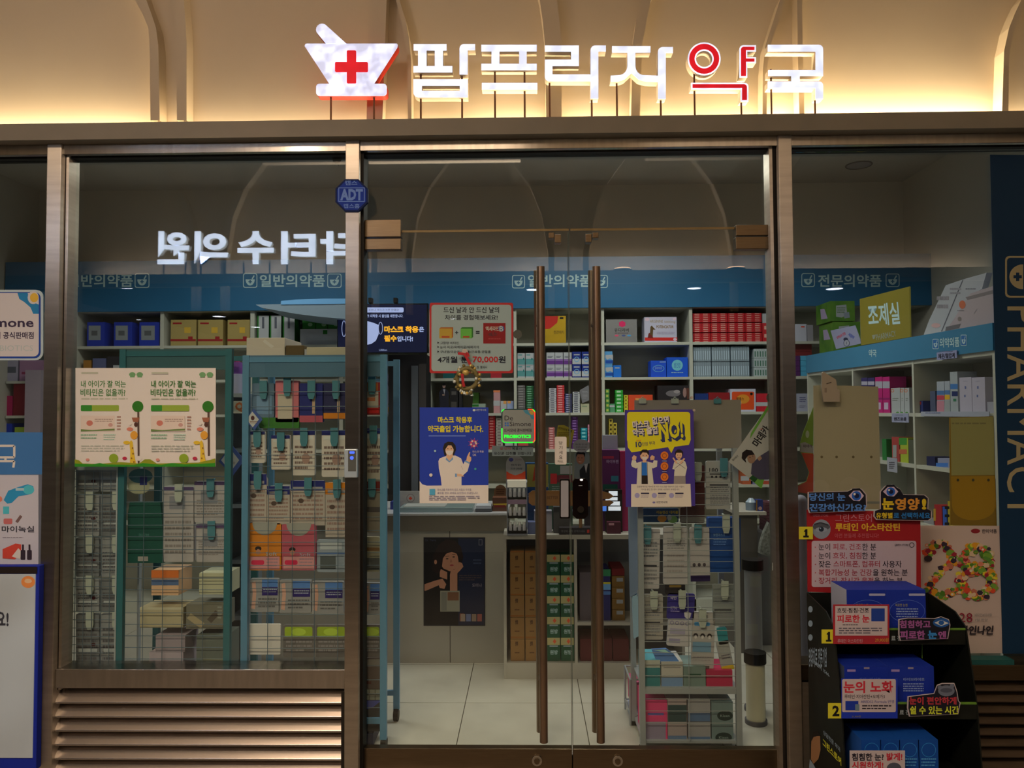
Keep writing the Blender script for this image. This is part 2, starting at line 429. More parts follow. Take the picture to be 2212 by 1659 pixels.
# ---- doors
def door(n, pxl, pxr, label, hx, hxi, side):
    r = tag(bpy.data.objects.new('door_%d' % n, None), label, kind='structure'); COL.objects.link(r)
    xl, xr = X(pxl, GY), X(pxr, GY); z0 = Z(1619, GY-.02, 1230); r.location = ((xl+xr)/2, GY, 0); ROOT[r.name] = Vector(r.location)
    MB().box(xl, xr, GY, GY+.010, z0-.02, zd1+.006, GLASS).build('pane', r)
    MB().box(xl, xr, GY-.016, GY+.026, z0-.11, z0, BRASS).build('bottom_rail', r, bevel=.002)
    for nm, px, py0, py1, Yh in (('pull_handle', hx, 576, 1603, GY-.075), ('inner_pull_handle', hxi, 585, 1580, GY+.085)):
        x = X(px, Yh); za, zb = Z(py1, Yh, px), Z(py0, Yh, px); b = MB()
        b.cyl((x, Yh, za), (x, Yh, zb), .0175, HAND, 18)
        for zz in (za+.25, zb-.25): b.cyl((x, Yh, zz), (x, GY+.005, zz), .009, HAND, 10)
        b.build(nm, r)
    x = X(1155 if n == 1 else 1327, GY-.03); zz = Z(1645, GY-.03, 1155)
    MB().cyl((x, GY-.016, zz), (x, GY-.026, zz), .022, STEEL, 20).cyl((x, GY-.026, zz), (x, GY-.032, zz), .012, BRASS, 16).build('lock', r)
    return r
HAND = noisy('bronze_handle', (.30, .21, .15), (.24, .17, .12), 8, .34, .85, (1, 1, 1))
d1 = door(1, 785, 1229.3, 'glass door leaf with a tall bronze pull, under the mask poster', 1170, 1163, 1)
d2 = door(2, 1231.3, 1671, 'glass door leaf with a tall bronze pull, under the NO poster', 1291, 1281, 2)
def patch(r, x0, y0, x1, y1, Y=GY-.02, dep=.05):
    a, c = P(x0, y1, Y), P(x1, y0, Y); MB().box(a.x, c.x, Y, Y+dep, a.z, c.z, BRASS).build('patch_fitting', r, bevel=.002)
patch(d1, 787, 515, 866, 539); patch(w3, 787, 474, 866, 512); patch(d2, 1590, 511, 1674, 538); patch(w3, 1590, 485, 1674, 509)
patch(w3, 1185, 502, 1197, 514); patch(d1, 1198, 506, 1212, 524); patch(d2, 1265, 505, 1278, 523); patch(w3, 1280, 502, 1293, 514)
EDGE = mat((150, 128, 84), 'A', .3)
for xx0, xx1 in ((866, 1229), (1232, 1590)):
    a, c = P(xx0, 497, GY), P(xx1, 490, GY); MB().box(a.x, c.x, GY+.001, GY+.009, zd1+.003, zd1+.013, EDGE).build('glass_edge', w3)
GE = mat((96, 110, 104), 'A', .2)
for xx in (1229.3, 1231.6):
    x = X(xx, GY); MB().box(x-.0012, x+.0012, GY-.001, GY+.011, .03, zd1, GE).build('glass_edge', d1 if xx < 1230 else d2)
tag(MB().box(X(776, 0), X(1690, 0), .0, .14, -.35, Z(1619, GY-.02, 1230)-.112, STEELH).build('trim_10'), kind='structure', label='steel threshold under the doors')

# ---- cove wall above, with arched ribs
YC = .12
zc0 = zb1-.25
wf = tag(bpy.data.objects.new('wall_front', None), 'cream cove wall above the header with arched ribs', kind='structure'); COL.objects.link(wf); wf.location = (0, YC, zc0); ROOT['wall_front'] = Vector(wf.location)
MB().box(-4.5, 4.5, YC, YC+.1, zb0, 4.6, COVEW).build('plaster', wf)
def rib(parent, cl, Y=YC, dep=.07, name='rib', xf=None, mt=None, minw=0):
    """cl = [(py, xl, xr)] top to bottom in pixels; a curved fin standing off the wall"""
    L_, R_ = [], []
    for py, a, c in cl:
        L_.append(P(a, py, Y-dep)); R_.append(P(c, py, Y-dep))
    b = MB(); n = len(cl); V = []
    for l, r in zip(L_, R_):
        V += [l, r, r+Vector((0, dep, 0)), l+Vector((0, dep, 0))]
    if xf: V = [xf(v) for v in V]
    F = []
    for i in range(n-1):
        for j in range(4): F.append((i*4+j, i*4+(j+1) % 4, (i+1)*4+(j+1) % 4, (i+1)*4+j))
    b.add(V, F, mt or COVEW, False); return b.build(name, parent)
RIBS = [[(-160, 215, 262), (-80, 258, 290), (0, 291, 316), (30, 308, 327), (60, 320, 337), (100, 323, 342), (260, 325, 345)],
        [(-160, 366, 388), (0, 375, 397), (50, 379, 401), (90, 381, 403), (260, 382, 403)],
        [(-160, 812, 846), (0, 801, 835), (90, 795, 832), (260, 792, 826)],
        [(-160, 800, 812), (-60, 835, 846), (0, 855, 863), (40, 866, 875), (80, 873, 883), (130, 880, 888), (260, 881, 889)],
        [(-160, 1128, 1172), (-60, 1152, 1192), (0, 1166, 1203), (50, 1173, 1209), (95, 1177, 1213), (260, 1180, 1213)],
        [(-160, 1452, 1466), (-60, 1412, 1430), (0, 1388, 1406), (40, 1375, 1398), (95, 1367, 1387), (260, 1363, 1382)],
        [(-160, 1775, 1790), (-60, 1716, 1728), (0, 1685, 1694), (50, 1669, 1680), (100, 1653, 1664), (150, 1648, 1657), (260, 1647, 1656)],
        [(-160, 1719, 1731), (0, 1722, 1733), (100, 1723, 1734), (260, 1727, 1738)],
        [(-160, 2320, 2335), (-60, 2250, 2264), (0, 2206, 2220), (30, 2192, 2205), (60, 2180, 2193), (110, 2169, 2180), (260, 2164, 2178)]]
for r_ in RIBS: rib(wf, r_)
# cove lamps lying in the trough behind the header
def cove(x0, x1, power, back=False, col=(1, .76, .46)):
    y = .085 if not back else -4.25
    area('cove_lamp', ((x0+x1)/2, y, zb1-.035), (x1-x0, .03), power, col, (math.pi, 0, 0), 170)
#COVE#
cove(-3.2, -1.75, 9.5); cove(-1.75, -.25, 4.2); cove(-.25, 1.0, 7.5); cove(1.0, 2.1, 14); cove(2.1, 3.2, 3.0)
#/COVE#

# ---- corridor around and behind the camera (seen in the glass)
CORR = noisy('corridor_floor', (.33, .29, .25), (.27, .24, .20), 3, .25)
tag(MB().box(-6, 6, -6.8, -.002, -.5, -.36, CORR).build('floor_corridor'), kind='structure', label='corridor floor outside the shop')
YO = -3.94
tag(MB().box(-6, 6, YO-.10, YO+.10, 2.755, 2.845, BEAMM).build('trim_11'), kind='structure', label='header beam of the shop across the corridor, seen reflected')
wo = tag(bpy.data.objects.new('wall_opposite', None), 'cove wall across the corridor, seen reflected in the glass', kind='structure'); COL.objects.link(wo); wo.location = (0, YO-.45, 2.5); ROOT['wall_opposite'] = Vector(wo.location)
MB().box(-6, 6, YO-.55, YO-.45, 2.82, 4.6, COVEW).build('plaster', wo)
for k, x in enumerate((-3.4, -3.1, -1.55, -1.2, .25, .6, 2.1, 2.45)):
    sgn = -1 if k % 2 == 0 else 1; mb = MB(); V = []
    cl = [(2.5, 0), (3.1, 0), (3.5, .06), (3.8, .18), (4.1, .40), (4.4, .75)]
    for z, dx in cl:
        xx = x+sgn*dx; V += [(xx-.03, YO-.34, z), (xx+.03, YO-.34, z), (xx+.03, YO-.45, z), (xx-.03, YO-.45, z)]
    mb.add(V, [(i*4+j, i*4+(j+1) % 4, (i+1)*4+(j+1) % 4, (i+1)*4+j) for i in range(len(cl)-1) for j in range(4)], COVEW); mb.build('rib', wo)
tag(MB().box(-6, 6, -4.4, .35, 4.6, 4.7, COVEW).build('ceiling_corridor'), kind='structure', label='corridor ceiling')
tag(MB().box(-6, 6, -14.1, -14, -.36, 3.0, mat((30, 27, 24), 'A', .8)).build('wall_opposite_room'), kind='structure', label='dark back wall of the shop across the corridor')
tag(MB().box(-6, 6, -14, YO-.56, 2.99, 3.04, mat((60, 56, 50), 'A', .8)).build('ceiling_opposite_room'), kind='structure', label='ceiling of the shop across the corridor')
for a, c, pw in ((-4.4, -2.6, 16), (-2.6, 0, 27), (0, 2.2, 24), (2.2, 4.6, 16)):
    area('cove_lamp', ((a+c)/2, YO-.38, 2.80), (c-a, .05), pw, (1, .84, .74), (math.pi, 0, 0), 170)
# round ceiling lamps across the corridor, seen as small ellipses in the glass
LAMPW = mat((235, 240, 255), 'A', emit=16.0, name='lamp_white'); LAMPO = mat((255, 214, 170), 'A', emit=9.0, name='lamp_warm')
RINGM = mat((200, 195, 185), 'A', .4)
k = 0
for px, py, wpx, m in ((268, 620, 34, 0), (473, 683, 26, 0), (551, 706, 20, 0), (1152, 625, 32, 0), (1500, 622, 30, 0), (1803, 623, 34, 0), (980, 688, 13, 0), (300, 690, 12, 0)):
    zL = 2.985; d = ray(px, py); tt = (zL-CAM.z)/d.z; q = CAM+d*tt; y = 2*(GY)-q.y; r = wpx/FPX*(q-CAM).length/2*1.0
    t = thing('downlight', 'round white ceiling downlight across the corridor, %s seen mirrored in the glass' % (ORD[k]), 'downlight', (q.x, y, zL), 'mirrored downlights across the corridor'); k += 1
    MB().cyl((q.x, y, zL), (q.x, y, zL-.004), r, LAMPW, 20).build('lens', t)
    MB().tube([(q.x+math.cos(a)*r, y+math.sin(a)*r, zL) for a in [2*math.pi*i/20 for i in range(20)]], .008, RINGM, 5, True).build('trim_ring', t)
for px, py, wpx in ((1345, 582, 40), (1590, 580, 46)):
    q = P(px, py, 2*GY-(YO-.2)); y = YO-.2; r = .09
    t = thing('spot_lamp', 'small warm spot lamp behind the header across the corridor, %s' % ('nearer the door seam' if px < 1400 else 'nearer the door post'), 'lamp', (q.x, y, q.z))
    MB().cyl((q.x, y, q.z), (q.x, y, q.z+.012), r, LAMPO, 20, r*.9).build('lens', t)
    MB().cyl((q.x, y, q.z-.05), (q.x, y, q.z), r*1.05, DARK, 20).build('housing', t)

# ---- the room
YB = 2.85; ZC = Z(402, YB, 1106); XL, XR = -4.0, 2.62
YS = 2.48   # front of the back shelves
tag(MB().box(XL, XR+.5, YB, YB+.1, 0, ZC+.2, RWALL).build('wall_back'), kind='structure', label='grey plaster wall behind the shelves')
tag(MB().box(XL-.1, XL, .12, YB, 0, ZC+.2, RWALL).build('wall_left'), kind='structure', label='plaster side wall of the shop')
tag(MB().box(XR+.4, XR+.5, .12, YB, 0, ZC+.2, RWALL).build('wall_right'), kind='structure', label='plaster side wall behind the medicine shelves')
tag(MB().box(XL-.1, XR+.5, .22, YB+.1, ZC, ZC+.1, CEILM).build('ceiling'), kind='structure', label='white board ceiling of the shop')
fl = tag(bpy.data.objects.new('floor', None), 'pale square floor tiles', kind='structure'); COL.objects.link(fl); ROOT['floor'] = Vector((0, 0, 0))
MB().box(XL, XR+.4, .10, YB, -.1, -.006, GROUT).build('grout_bed', fl)
ts = .60; g = .0022; tm = None
x = -3.93
while x < XR+.4:
    y = .10
    while y < 2.2:
        o = MB().box(g, ts-g, g, ts-g, -.006, 0, TILEM) if tm is None else None
        if tm is None:
            me_o = o.build('tile', fl); tm = me_o.data; me_o.location = (x, y, 0)
        else:
            oo = bpy.data.objects.new('tile', tm); COL.objects.link(oo); oo.parent = fl; oo.location = (x, y, 0)
        y += ts
    x += ts
# ceiling fittings
t = thing('smoke_detector', 'small grey dome sensor on the ceiling seen over the dispensary sign', 'detector', P(1908, 398, 2.2))
c = P(1908, 396, 2.0); c.z = ZC+.001; MB().cyl(c, c-Vector((0, 0, .03)), .06, mat((95, 95, 92), 'I'), 18, .05).build('base', t); MB().ball(c-Vector((0, 0, .03)), .035, DARK, 12, 6, (1, 1, .7)).build('dome', t)
t.location = c; ROOT[t.name] = c
for ch in t.children: pass
c = PZ(1855, 356, ZC)  # grey ring and disc modelled in place of a reflected ceiling lamp ring
t = thing('lamp_ring_reflection', 'grey ring standing for a reflected ceiling lamp above the window beside the door', 'reflection', c)
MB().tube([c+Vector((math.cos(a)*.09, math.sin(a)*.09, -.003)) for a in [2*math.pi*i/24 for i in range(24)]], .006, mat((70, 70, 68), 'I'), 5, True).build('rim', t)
MB().cyl(c, c-Vector((0, 0, .004)), .086, mat((110, 110, 106), 'I'), 24).build('reflected_disc', t)
# ================================================================ the lit sign over the door
def ledmat(name, c, strength, c2=None, scale=9.0, lo=.55):
    m = bpy.data.materials.new(name); m.use_nodes = True; nt, N, L = nodes(m); b = N['Principled BSDF']
    b.inputs['Base Color'].default_value = (*c, 1); b.inputs['Emission Color'].default_value = (*c, 1)
    tc = N.new('ShaderNodeTexCoord'); nz = N.new('ShaderNodeTexNoise'); nz.inputs['Scale'].default_value = scale; nz.inputs['Detail'].default_value = 1
    mr = N.new('ShaderNodeMapRange'); mr.inputs['From Min'].default_value = .38; mr.inputs['From Max'].default_value = .68
    mr.inputs['To Min'].default_value = strength*lo; mr.inputs['To Max'].default_value = strength
    L.new(tc.outputs['Object'], nz.inputs[0]); L.new(nz.outputs[0], mr.inputs[0]); L.new(mr.outputs[0], b.inputs['Emission Strength'])
    return m
LEDW = ledmat('lit_white_acrylic', (.74, .80, 1.0), 1.35, scale=16, lo=.62)
LEDL = ledmat('lit_mortar_acrylic', (.70, .74, 1.0), 1.3, scale=22, lo=.5)
LEDR = ledmat('lit_red_acrylic', (.62, .004, .015), .95, scale=14, lo=.7)
LSIDE = noisy('sign_side_cream', (.62, .56, .46), (.58, .52, .42), 8, .5)
RSIDE = noisy('sign_side_red', (.55, .035, .02), (.5, .03, .02), 8, .4)
YL = -.052
def c2(x, y): return (640+x/3.687, 30+y/3.687)
def c3(x, y): return (1200+x/3.568, 30+y/3.568)
def arc(cx, cy, r, a0, a1, n=8, ry=None):
    ry = ry or r; return [(cx+r*math.cos(math.radians(a0+(a1-a0)*i/(n-1))), cy+ry*math.sin(math.radians(a0+(a1-a0)*i/(n-1)))) for i in range(n)]
def rr_(x0, y0, x1, y1): return [(x0, y0), (x1, y0), (x1, y1), (x0, y1)]
def lit_letter(label, shapes, f, rods, face=LEDW, side=LSIDE, red=None, name='sign_letter', dep=.045, group='lit letters of the shop sign', cat='sign letter'):
    W = [[P(*f(*p), YL) for p in sh] for sh in shapes]
    xs = [v.x for w_ in W for v in w_]; zs = [v.z for w_ in W for v in w_]
    t = thing(name, label, cat, ((min(xs)+max(xs))/2, YL+dep/2, zb1), group)
    hb, fb = MB(), MB()
    for w_ in W:
        hb.prism([v+Vector((0, .002, 0)) for v in w_], (0, dep, 0), side)
        fb.prism(w_, (0, .003, 0), face)
    hb.build('housing', t); fb.build('lit_face', t)
    if red:
        rb = MB()
        for sh in red: rb.prism([P(*f(*p), YL-.0015) for p in sh], (0, .001, 0), LEDR)
        rb.build('red_face', t)
    for px, py0 in rods:
        p = P(px, py0, YL+.02); q = MB().cyl((p.x, YL+.02, zb0+.01), p, .0042, RODM, 8); q.cyl((p.x, YL+.02, zb1-.012), (p.x, YL+.02, zb1+.003), .012, RODM, 10); q.build('support_rod', t)
    return t
RODM = mat((120, 85, 66), 'A', .5, .5)
# mortar and pestle
bowl = [c for c in [(72, 240), (84, 236), (230, 236), (800, 236), (808, 246), (804, 268), (620, 556), (262, 556), (66, 256)]]
pest = arc(205, 125, 48, 130, 320, 9)+[(400, 238), (236, 238)]
base = rrp(158, 556, 720, 652, 26)
t = lit_letter('lit white mortar and pestle emblem with a red cross', [bowl, pest, base], c2, [(715, 205), (808, 205)], LEDL, RSIDE, name='mortar_emblem', group=None, cat='sign emblem')
rb = MB()
cr = [(402, 296), (408, 290), (470, 290), (476, 296), (476, 383), (564, 383), (570, 389), (570, 455), (564, 461), (476, 461), (476, 546), (470, 552), (408, 552), (402, 546), (402, 461), (314, 461), (308, 455), (308, 389), (314, 383), (402, 383)]
rb.prism([P(*c2(*p), YL-.004) for p in cr], (0, .004, 0), LEDR); rb.build('red_cross', t)
def hook(x0, y0, xr, x1, y1, t=48, r=36):  # vertical stroke with a short arm at its head, rounded shoulder
    return arc(x0+r, y0+r, r, 180, 270, 6)+[(xr, y0), (xr, y0+t), (x1, y0+t), (x1, y1), (x0, y1)]
L1 = [rr_(935, 240, 1196, 290), rr_(970, 290, 1037, 415), rr_(1103, 290, 1168, 415), rr_(933, 415, 1243, 465), hook(1300, 240, 1424, 1365, 482),
      rr_(933, 520, 1366, 572), rr_(933, 572, 1000, 612), rr_(1302, 572, 1366, 612), arc(973, 624, 40, 90, 180, 6)+[(933, 612), (1366, 612), (1366, 664)]]
lit_letter('first lit syllable of the sign, right after the mortar emblem', L1, c2, [(909, 150), (998, 150)])
L2 = [rr_(1474, 246, 1915, 298), rr_(1555, 298, 1618, 397), rr_(1775, 298, 1835, 397), rr_(1474, 397, 1915, 447), rr_(1478, 549, 1920, 602)]
lit_letter('lit syllable with two parallel bars above a lone bar', L2, c2, [(1069, 150), (1133, 150)])
L3 = [rr_(-82, 243, 180, 290), rr_(120, 290, 180, 352), rr_(-82, 352, 180, 400), rr_(-82, 400, -24, 466), arc(-46, 482, 36, 90, 180, 6)+[(-82, 466), (270, 466), (270, 518)], hook(270, 243, 388, 330, 652, 46)]
lit_letter('lit syllable of a squared zigzag and a tall hooked stroke', L3, c3, [(1187, 180), (1278, 205)])
lg = [(555, 297), (615, 297), (615, 400)]+arc(680, 400, 65, 180, 100, 5, 72)+[(790, 476), (790, 524), (700, 522), (640, 505), (585, 455), (530, 505), (480, 522), (425, 522), (425, 476)]+arc(490, 400, 65, 80, 0, 5, 72)
L4 = [rr_(436, 248, 732, 297), lg, hook(790, 255, 905, 850, 655, 45)]
lit_letter('lit syllable whose stroke splits into two curved feet', L4, c3, [(1332, 170), (1427, 205)])
def ringpoly(cx, cy, ro, ri, n=28):
    return [[(cx+ro*math.cos(2*math.pi*i/n), cy+ro*math.sin(2*math.pi*i/n)), (cx+ro*math.cos(2*math.pi*(i+1)/n), cy+ro*math.sin(2*math.pi*(i+1)/n)), (cx+ri*math.cos(2*math.pi*(i+1)/n), cy+ri*math.sin(2*math.pi*(i+1)/n)), (cx+ri*math.cos(2*math.pi*i/n), cy+ri*math.sin(2*math.pi*i/n))] for i in range(n)]
L5 = ringpoly(1146, 346, 127, 63)+[hook(1418, 241, 1545, 1478, 490, 48, 30), rr_(1478, 333, 1545, 378), rr_(1045, 531, 1440, 581), [(1427, 531)]+arc(1457, 561, 30, 270, 360, 5)+[(1487, 674), (1427, 674), (1427, 581)]]
R5 = ringpoly(1146, 346, 116, 74)+[hook(1430, 253, 1534, 1468, 478, 26, 20), rr_(1468, 343, 1534, 368), rr_(1056, 542, 1440, 571), [(1440, 542)]+arc(1454, 564, 22, 270, 360, 5)+[(1476, 663), (1438, 663), (1438, 571)]]
lit_letter('lit syllable faced in red with white edges', L5, c3, [(1499, 125), (1601, 212)], red=R5)
L6 = [[(1637, 238), (2030, 238)]+arc(2030, 271, 33, 270, 360, 5)+[(2063, 290), (1637, 290)], rr_(2005, 290, 2063, 432), rr_(1640, 432, 2063, 478), rr_(1818, 478, 1882, 520),
      [(1637, 520), (2030, 520)]+arc(2030, 553, 33, 270, 360, 5)+[(2063, 655), (2005, 655), (2005, 570), (1637, 570)]]
lit_letter('last lit white syllable at the far right of the sign', L6, c3, [(1665, 150), (1760, 205)])
# the sign across the corridor, seen mirrored in the left window
LEDO = ledmat('lit_far_acrylic', (.72, .80, 1.0), 12.0, scale=6, lo=.8)
yv = 2*GY-(YO+.10)
for s_, x0, x1, lb in (('닥', 692, 776, 'nearest the steel post'), ('터', 607, 682, 'second from the steel post'), ('수', 513, 592, 'third from the steel post'), ('의', 420, 494, 'second from the left'), ('원', 340, 410, 'leftmost of the five')):
    V, F, b = glyphs(s_, .035, 3)
    A0, A1 = P(x0, 571, yv), P(x1, 499, yv)
    t = thing('far_sign_letter', 'lit blue-white letter mirrored in the left window, %s' % lb, 'sign letter', ((A0.x+A1.x)/2, YO+.1, 2.845), 'mirrored letters of the sign across the corridor')
    mb = MB(); pts = [Vector((A1.x+(A0.x-A1.x)*(v.x-b[0])/(b[2]-b[0]), YO+.11, A0.z+(A1.z-A0.z)*(v.y-b[1])/(b[3]-b[1]))) for v in V]
    f = F[0]; nn = (pts[f[1]]-pts[f[0]]).cross(pts[f[2]]-pts[f[0]])
    if nn.y < 0: F = [g_[::-1] for g_ in F]
    mb.add(pts, F, LEDO); mb.add([p-Vector((0, .05, 0)) for p in pts], [g_[::-1] for g_ in F], LSIDE)
    mb.build('lit_face', t)
    for xx in (A0.x+.05, A1.x-.05): MB().cyl((xx, YO+.08, 2.84), (xx, YO+.08, A0.z+.02), .008, RODM, 6).build('support_rod', t)
# ================================================================ back shelves, fascia, stock
BX = [(-60, -52), (160, 166), (345, 353), (540, 549), (733, 741), (923, 930), (1110, 1116), (1300, 1306), (1490, 1497), (1682, 1689), (1872, 1879)]
def bx(px): return X(px, YS, 800)
rowpx = [660, 740, 815, 891, 970, 1048, 1126]
rz = [Z(p, YS, 1300) for p in rowpx]
SD = YB-YS-.01
t = thing('wall_shelving', 'white laminate shelving filling the back wall under the blue fascia', 'shelving', (0, YS, 0))
xa, xb = max(bx(-200), XL+.01), bx(2060)
for i, (a, c) in enumerate(BX): MB().box(bx(a), bx(c), YS, YS+SD, 0, rz[0], WSHELF).build('upright', t)
for i, z in enumerate(rz): MB().box(xa, xb, YS+.002, YS+SD, z-.020, z, WSHELF).build('shelf_board', t)
MB().box(xa, xb, YS+SD-.006, YS+SD, 0, rz[0], noisy('shelf_back', (.52, .51, .45), (.48, .47, .42), 3, .7)).build('back_panel', t)
MB().box(xa, xb, YS, YS+SD, 0, .10, WSHELF).build('plinth', t)
# fascia
zf1 = Z(556, YS, 1300)
t = thing('fascia_board', 'long blue fascia over the back shelves with white pharmacy lettering', 'fascia', (0, YS, rz[0]))
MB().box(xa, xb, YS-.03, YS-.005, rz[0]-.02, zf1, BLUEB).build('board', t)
A = Art(YP(YS-.03), .001); LW = mat((140, 160, 166), 'I', .6)
def icon(A, m, x0, y0, x1, y1, bgm):
    w_ = x1-x0; h = y1-y0; A.o += .0002
    rp = rrp(x0, y0, x1, y1, w_*.16, 4); A.poly(m, rp); A.poly(bgm, rrp(x0+w_*.06, y0+h*.06, x1-w_*.06, y1-h*.06, w_*.12, 4))
    A.poly(m, [(x0+w_*(.5-.32*math.cos(a)), y0+h*(.42+.42*math.sin(a))) for a in [math.pi*i/10 for i in range(11)]])
    A.stroke(m, [(x0+w_*.64, y0+h*.40), (x0+w_*.78, y0+h*.16)], w_*.09)
    A.rect(bgm, x0+w_*.46, y0+h*.46, x0+w_*.54, y0+h*.70); A.rect(bgm, x0+w_*.38, y0+h*.54, x0+w_*.62, y0+h*.62)
A.build(t)
for ic in ((291, 590, 323, 622), (525, 590, 556, 622), (707, 591, 738, 622), (1106, 594, 1134, 623), (1284, 594, 1313, 622), (1731, 590, 1760, 620), (1913, 591, 1943, 620)):
    A = Art(YP(YS-.03), .001); icon(A, LW, *ic, BLUEB); A.build(t, 'emblem')
for tx, a, c in (('일반의약품', 146, 287), ('일반의약품', 561, 702), ('일반의약품', 1140, 1278), ('전문의약품', 1767, 1904)):
    A = Art(YP(YS-.03), .001); A.text(LW, tx, a, 593, c, 620, .02); A.build(t)
YI = YS+.03   # where stock stands
W_ = lambda c: mat(c, 'I')
def on(r): return rz[r]
def stock(label, x0, y0, x1, row, m, art=None, name='medicine_box', dep=.14, group=None, side=None, Y=None, y1=None):
    Y = Y or YI; z0 = on(row); pb = P(x0, rowpx[row], Y); 
    zb = z0; a = P(x0, 800, Y).x; c = P(x1, 800, Y).x; zt = Z(y0, Y, x0)
    t = thing(name, label, 'box', ((a+c)/2, Y+dep/2, zb), group)
    b = MB(); b.box(a, c, Y, Y+dep, zb, zt, side or m)
    if side: b.add([(a, Y-.0004, zb), (c, Y-.0004, zb), (c, Y-.0004, zt), (a, Y-.0004, zt)], [(0, 1, 2, 3)], m)
    b.build('carton', t)
    if art: A = Art(YP(Y)); art(A, x0, y0, x1, rowpx[row]-3); A.build(t)
    return t
def stack(what, x0, y0, x1, row, n, m, m2=None, Y=None, dep=.10, rowy=None, jit=.6, where=None):
    """a pile of thin cartons, each one a thing"""
    Y = Y or YI; z0 = on(row) if row is not None else None; a = P(x0, 800, Y).x; c = P(x1, 800, Y).x; zt = Z(y0, Y, x0); h = (zt-z0)/n
    first = None; rd = random.Random(int(x0*7)); g = 'stack of %s' % what
    for i in range(n):
        lab = '%s, %s from the bottom, %s' % (what, ORD[i], where or ('stacked on the %s shelf' % ORD[row-1]))
        dx = (rd.random()-.5)*.004*jit
        if first is None:
            first = thing('medicine_box', lab, 'box', ((a+c)/2, Y+dep/2, z0), g)
            MB().box(a, c, Y, Y+dep, z0+.0004, z0+h-.0016, m).build('carton', first)
            if m2: MB().box(a+(c-a)*.18, a+(c-a)*.72, Y-.0006, Y, z0+h*.25, z0+h*.72, m2).build('label_panel', first)
        else: copy_tree(first, ((a+c)/2+dx, Y+dep/2, z0+i*h), lab, g)
def band(*rows):
    """rows: (material, y fraction top, y fraction bottom, x0f, x1f)"""
    def f(A, x0, y0, x1, y1):
        for m, a, b_, *xf in rows:
            u, v = xf if xf else (0, 1)
            A.rect(m, x0+(x1-x0)*u, y0+(y1-y0)*a, x0+(x1-x0)*v, y0+(y1-y0)*b_)
    return f
# top row
BL = W_((20, 40, 120)); SILV = mat((120, 124, 118), 'I', .35, .4)
for i, (a, c) in enumerate(((187, 225), (245, 284), (300, 343))):
    stock('blue supplement box with a silver tub picture, %s of three on the top shelf' % ('left', 'middle', 'right')[i], a, 696, c, 1, BL, band((SILV, .18, .95, .12, .80), (W_((70, 72, 68)), .45, .7, .28, .62)), group='blue supplement boxes on the top shelf')
GOLDC = W_((132, 114, 62)); REDD = W_((120, 24, 24)); 
for i, (a, c) in enumerate(((368, 423), (427, 481), (491, 539))):
    stock('pale gold carton with a red foot, %s of three on the top shelf' % ('left', 'middle', 'right')[i], a, 691, c, 1, GOLDC, band((REDD, .90, 1.0), (W_((165, 130, 40)), .35, .62, .55, .8), (REDD, .12, .2, .1, .45), (REDD, .78, .9, .7, .88)), group='pale gold cartons on the top shelf')
WHT = W_((140, 140, 132)); GRN = W_((30, 88, 28)); GRY = W_((70, 72, 74))
for i, (a, c) in enumerate(((556, 580), (583, 607), (611, 636))):
    stock('tall white carton with green side, %s of three beside the green boxes' % ORD[i], a, 682, c, 1, WHT, band((GRY, .05, .5, .42, .62), (GRN, 0, 1, 0, .12)), group='tall white cartons on the top shelf', side=GRN)
wb = stock('low white carton carrying three green boxes on the top shelf', 648, 711, 728, 1, WHT, band((GRN, .08, .42, .62, .74)))
for i, (a, c) in enumerate(((652, 680), (681.5, 706), (707.5, 728))):
    cz = Z(711, YI, 690)
    t = thing('medicine_box', 'small green carton on the low white box, %s of three' % ('left', 'middle', 'right')[i], 'box', ((X(a, YI)+X(c, YI))/2, YI+.05, cz), 'small green cartons')
    MB().box(X(a, YI), X(c, YI), YI+.005, YI+.12, cz+.0003, Z(690, YI, 690), GRN).build('carton', t); A = Art(YP(YI+.005)); A.ell(W_((110, 140, 100)), a+18, 701, 5, 4); A.build(t)
GOLD = mat((190, 142, 40), 'I', .25, .7); 
def goldart(A, x0, y0, x1, y1):
    A.poly(W_((150, 30, 22)), [(x0, y0), (x0+30, y0), (x0+28, y0+14), (x0+12, y0+27), (x0, y0+28)]); A.text(W_((40, 25, 10)), '천관대치', x0+20, y0+31, x0+42, y0+38); A.rect(BLACK, x0+33, y0+2, x0+41, y0+6)
stock('crinkled gold carton with a red emblem behind the door pulls', 1176, 683, 1223, 1, GOLD, goldart)
def silv(A, x0, y0, x1, y1):
    A.poly(W_((170, 30, 70)), [(1344+8*math.cos(a), 700+7*math.sin(a)) for a in [math.pi/6+math.pi/3*i for i in range(6)]])
    A.text(W_((30, 28, 26)), '유디리버', 1327, 709, 1358, 717, .01); A.lines(W_((80, 60, 60)), 1328, 719, 1360, 722, 1)
    for x, c in ((1327, (170, 60, 80)), (1342, (60, 70, 100)), (1354, (60, 120, 160))): A.ell(W_(c), x+5, 725, 4.5, 2, 10)
stock('silver grey carton with a pink hexagon on the top shelf', 1310, 690, 1377, 1, mat((118, 116, 108), 'I', .3, .5), silv)
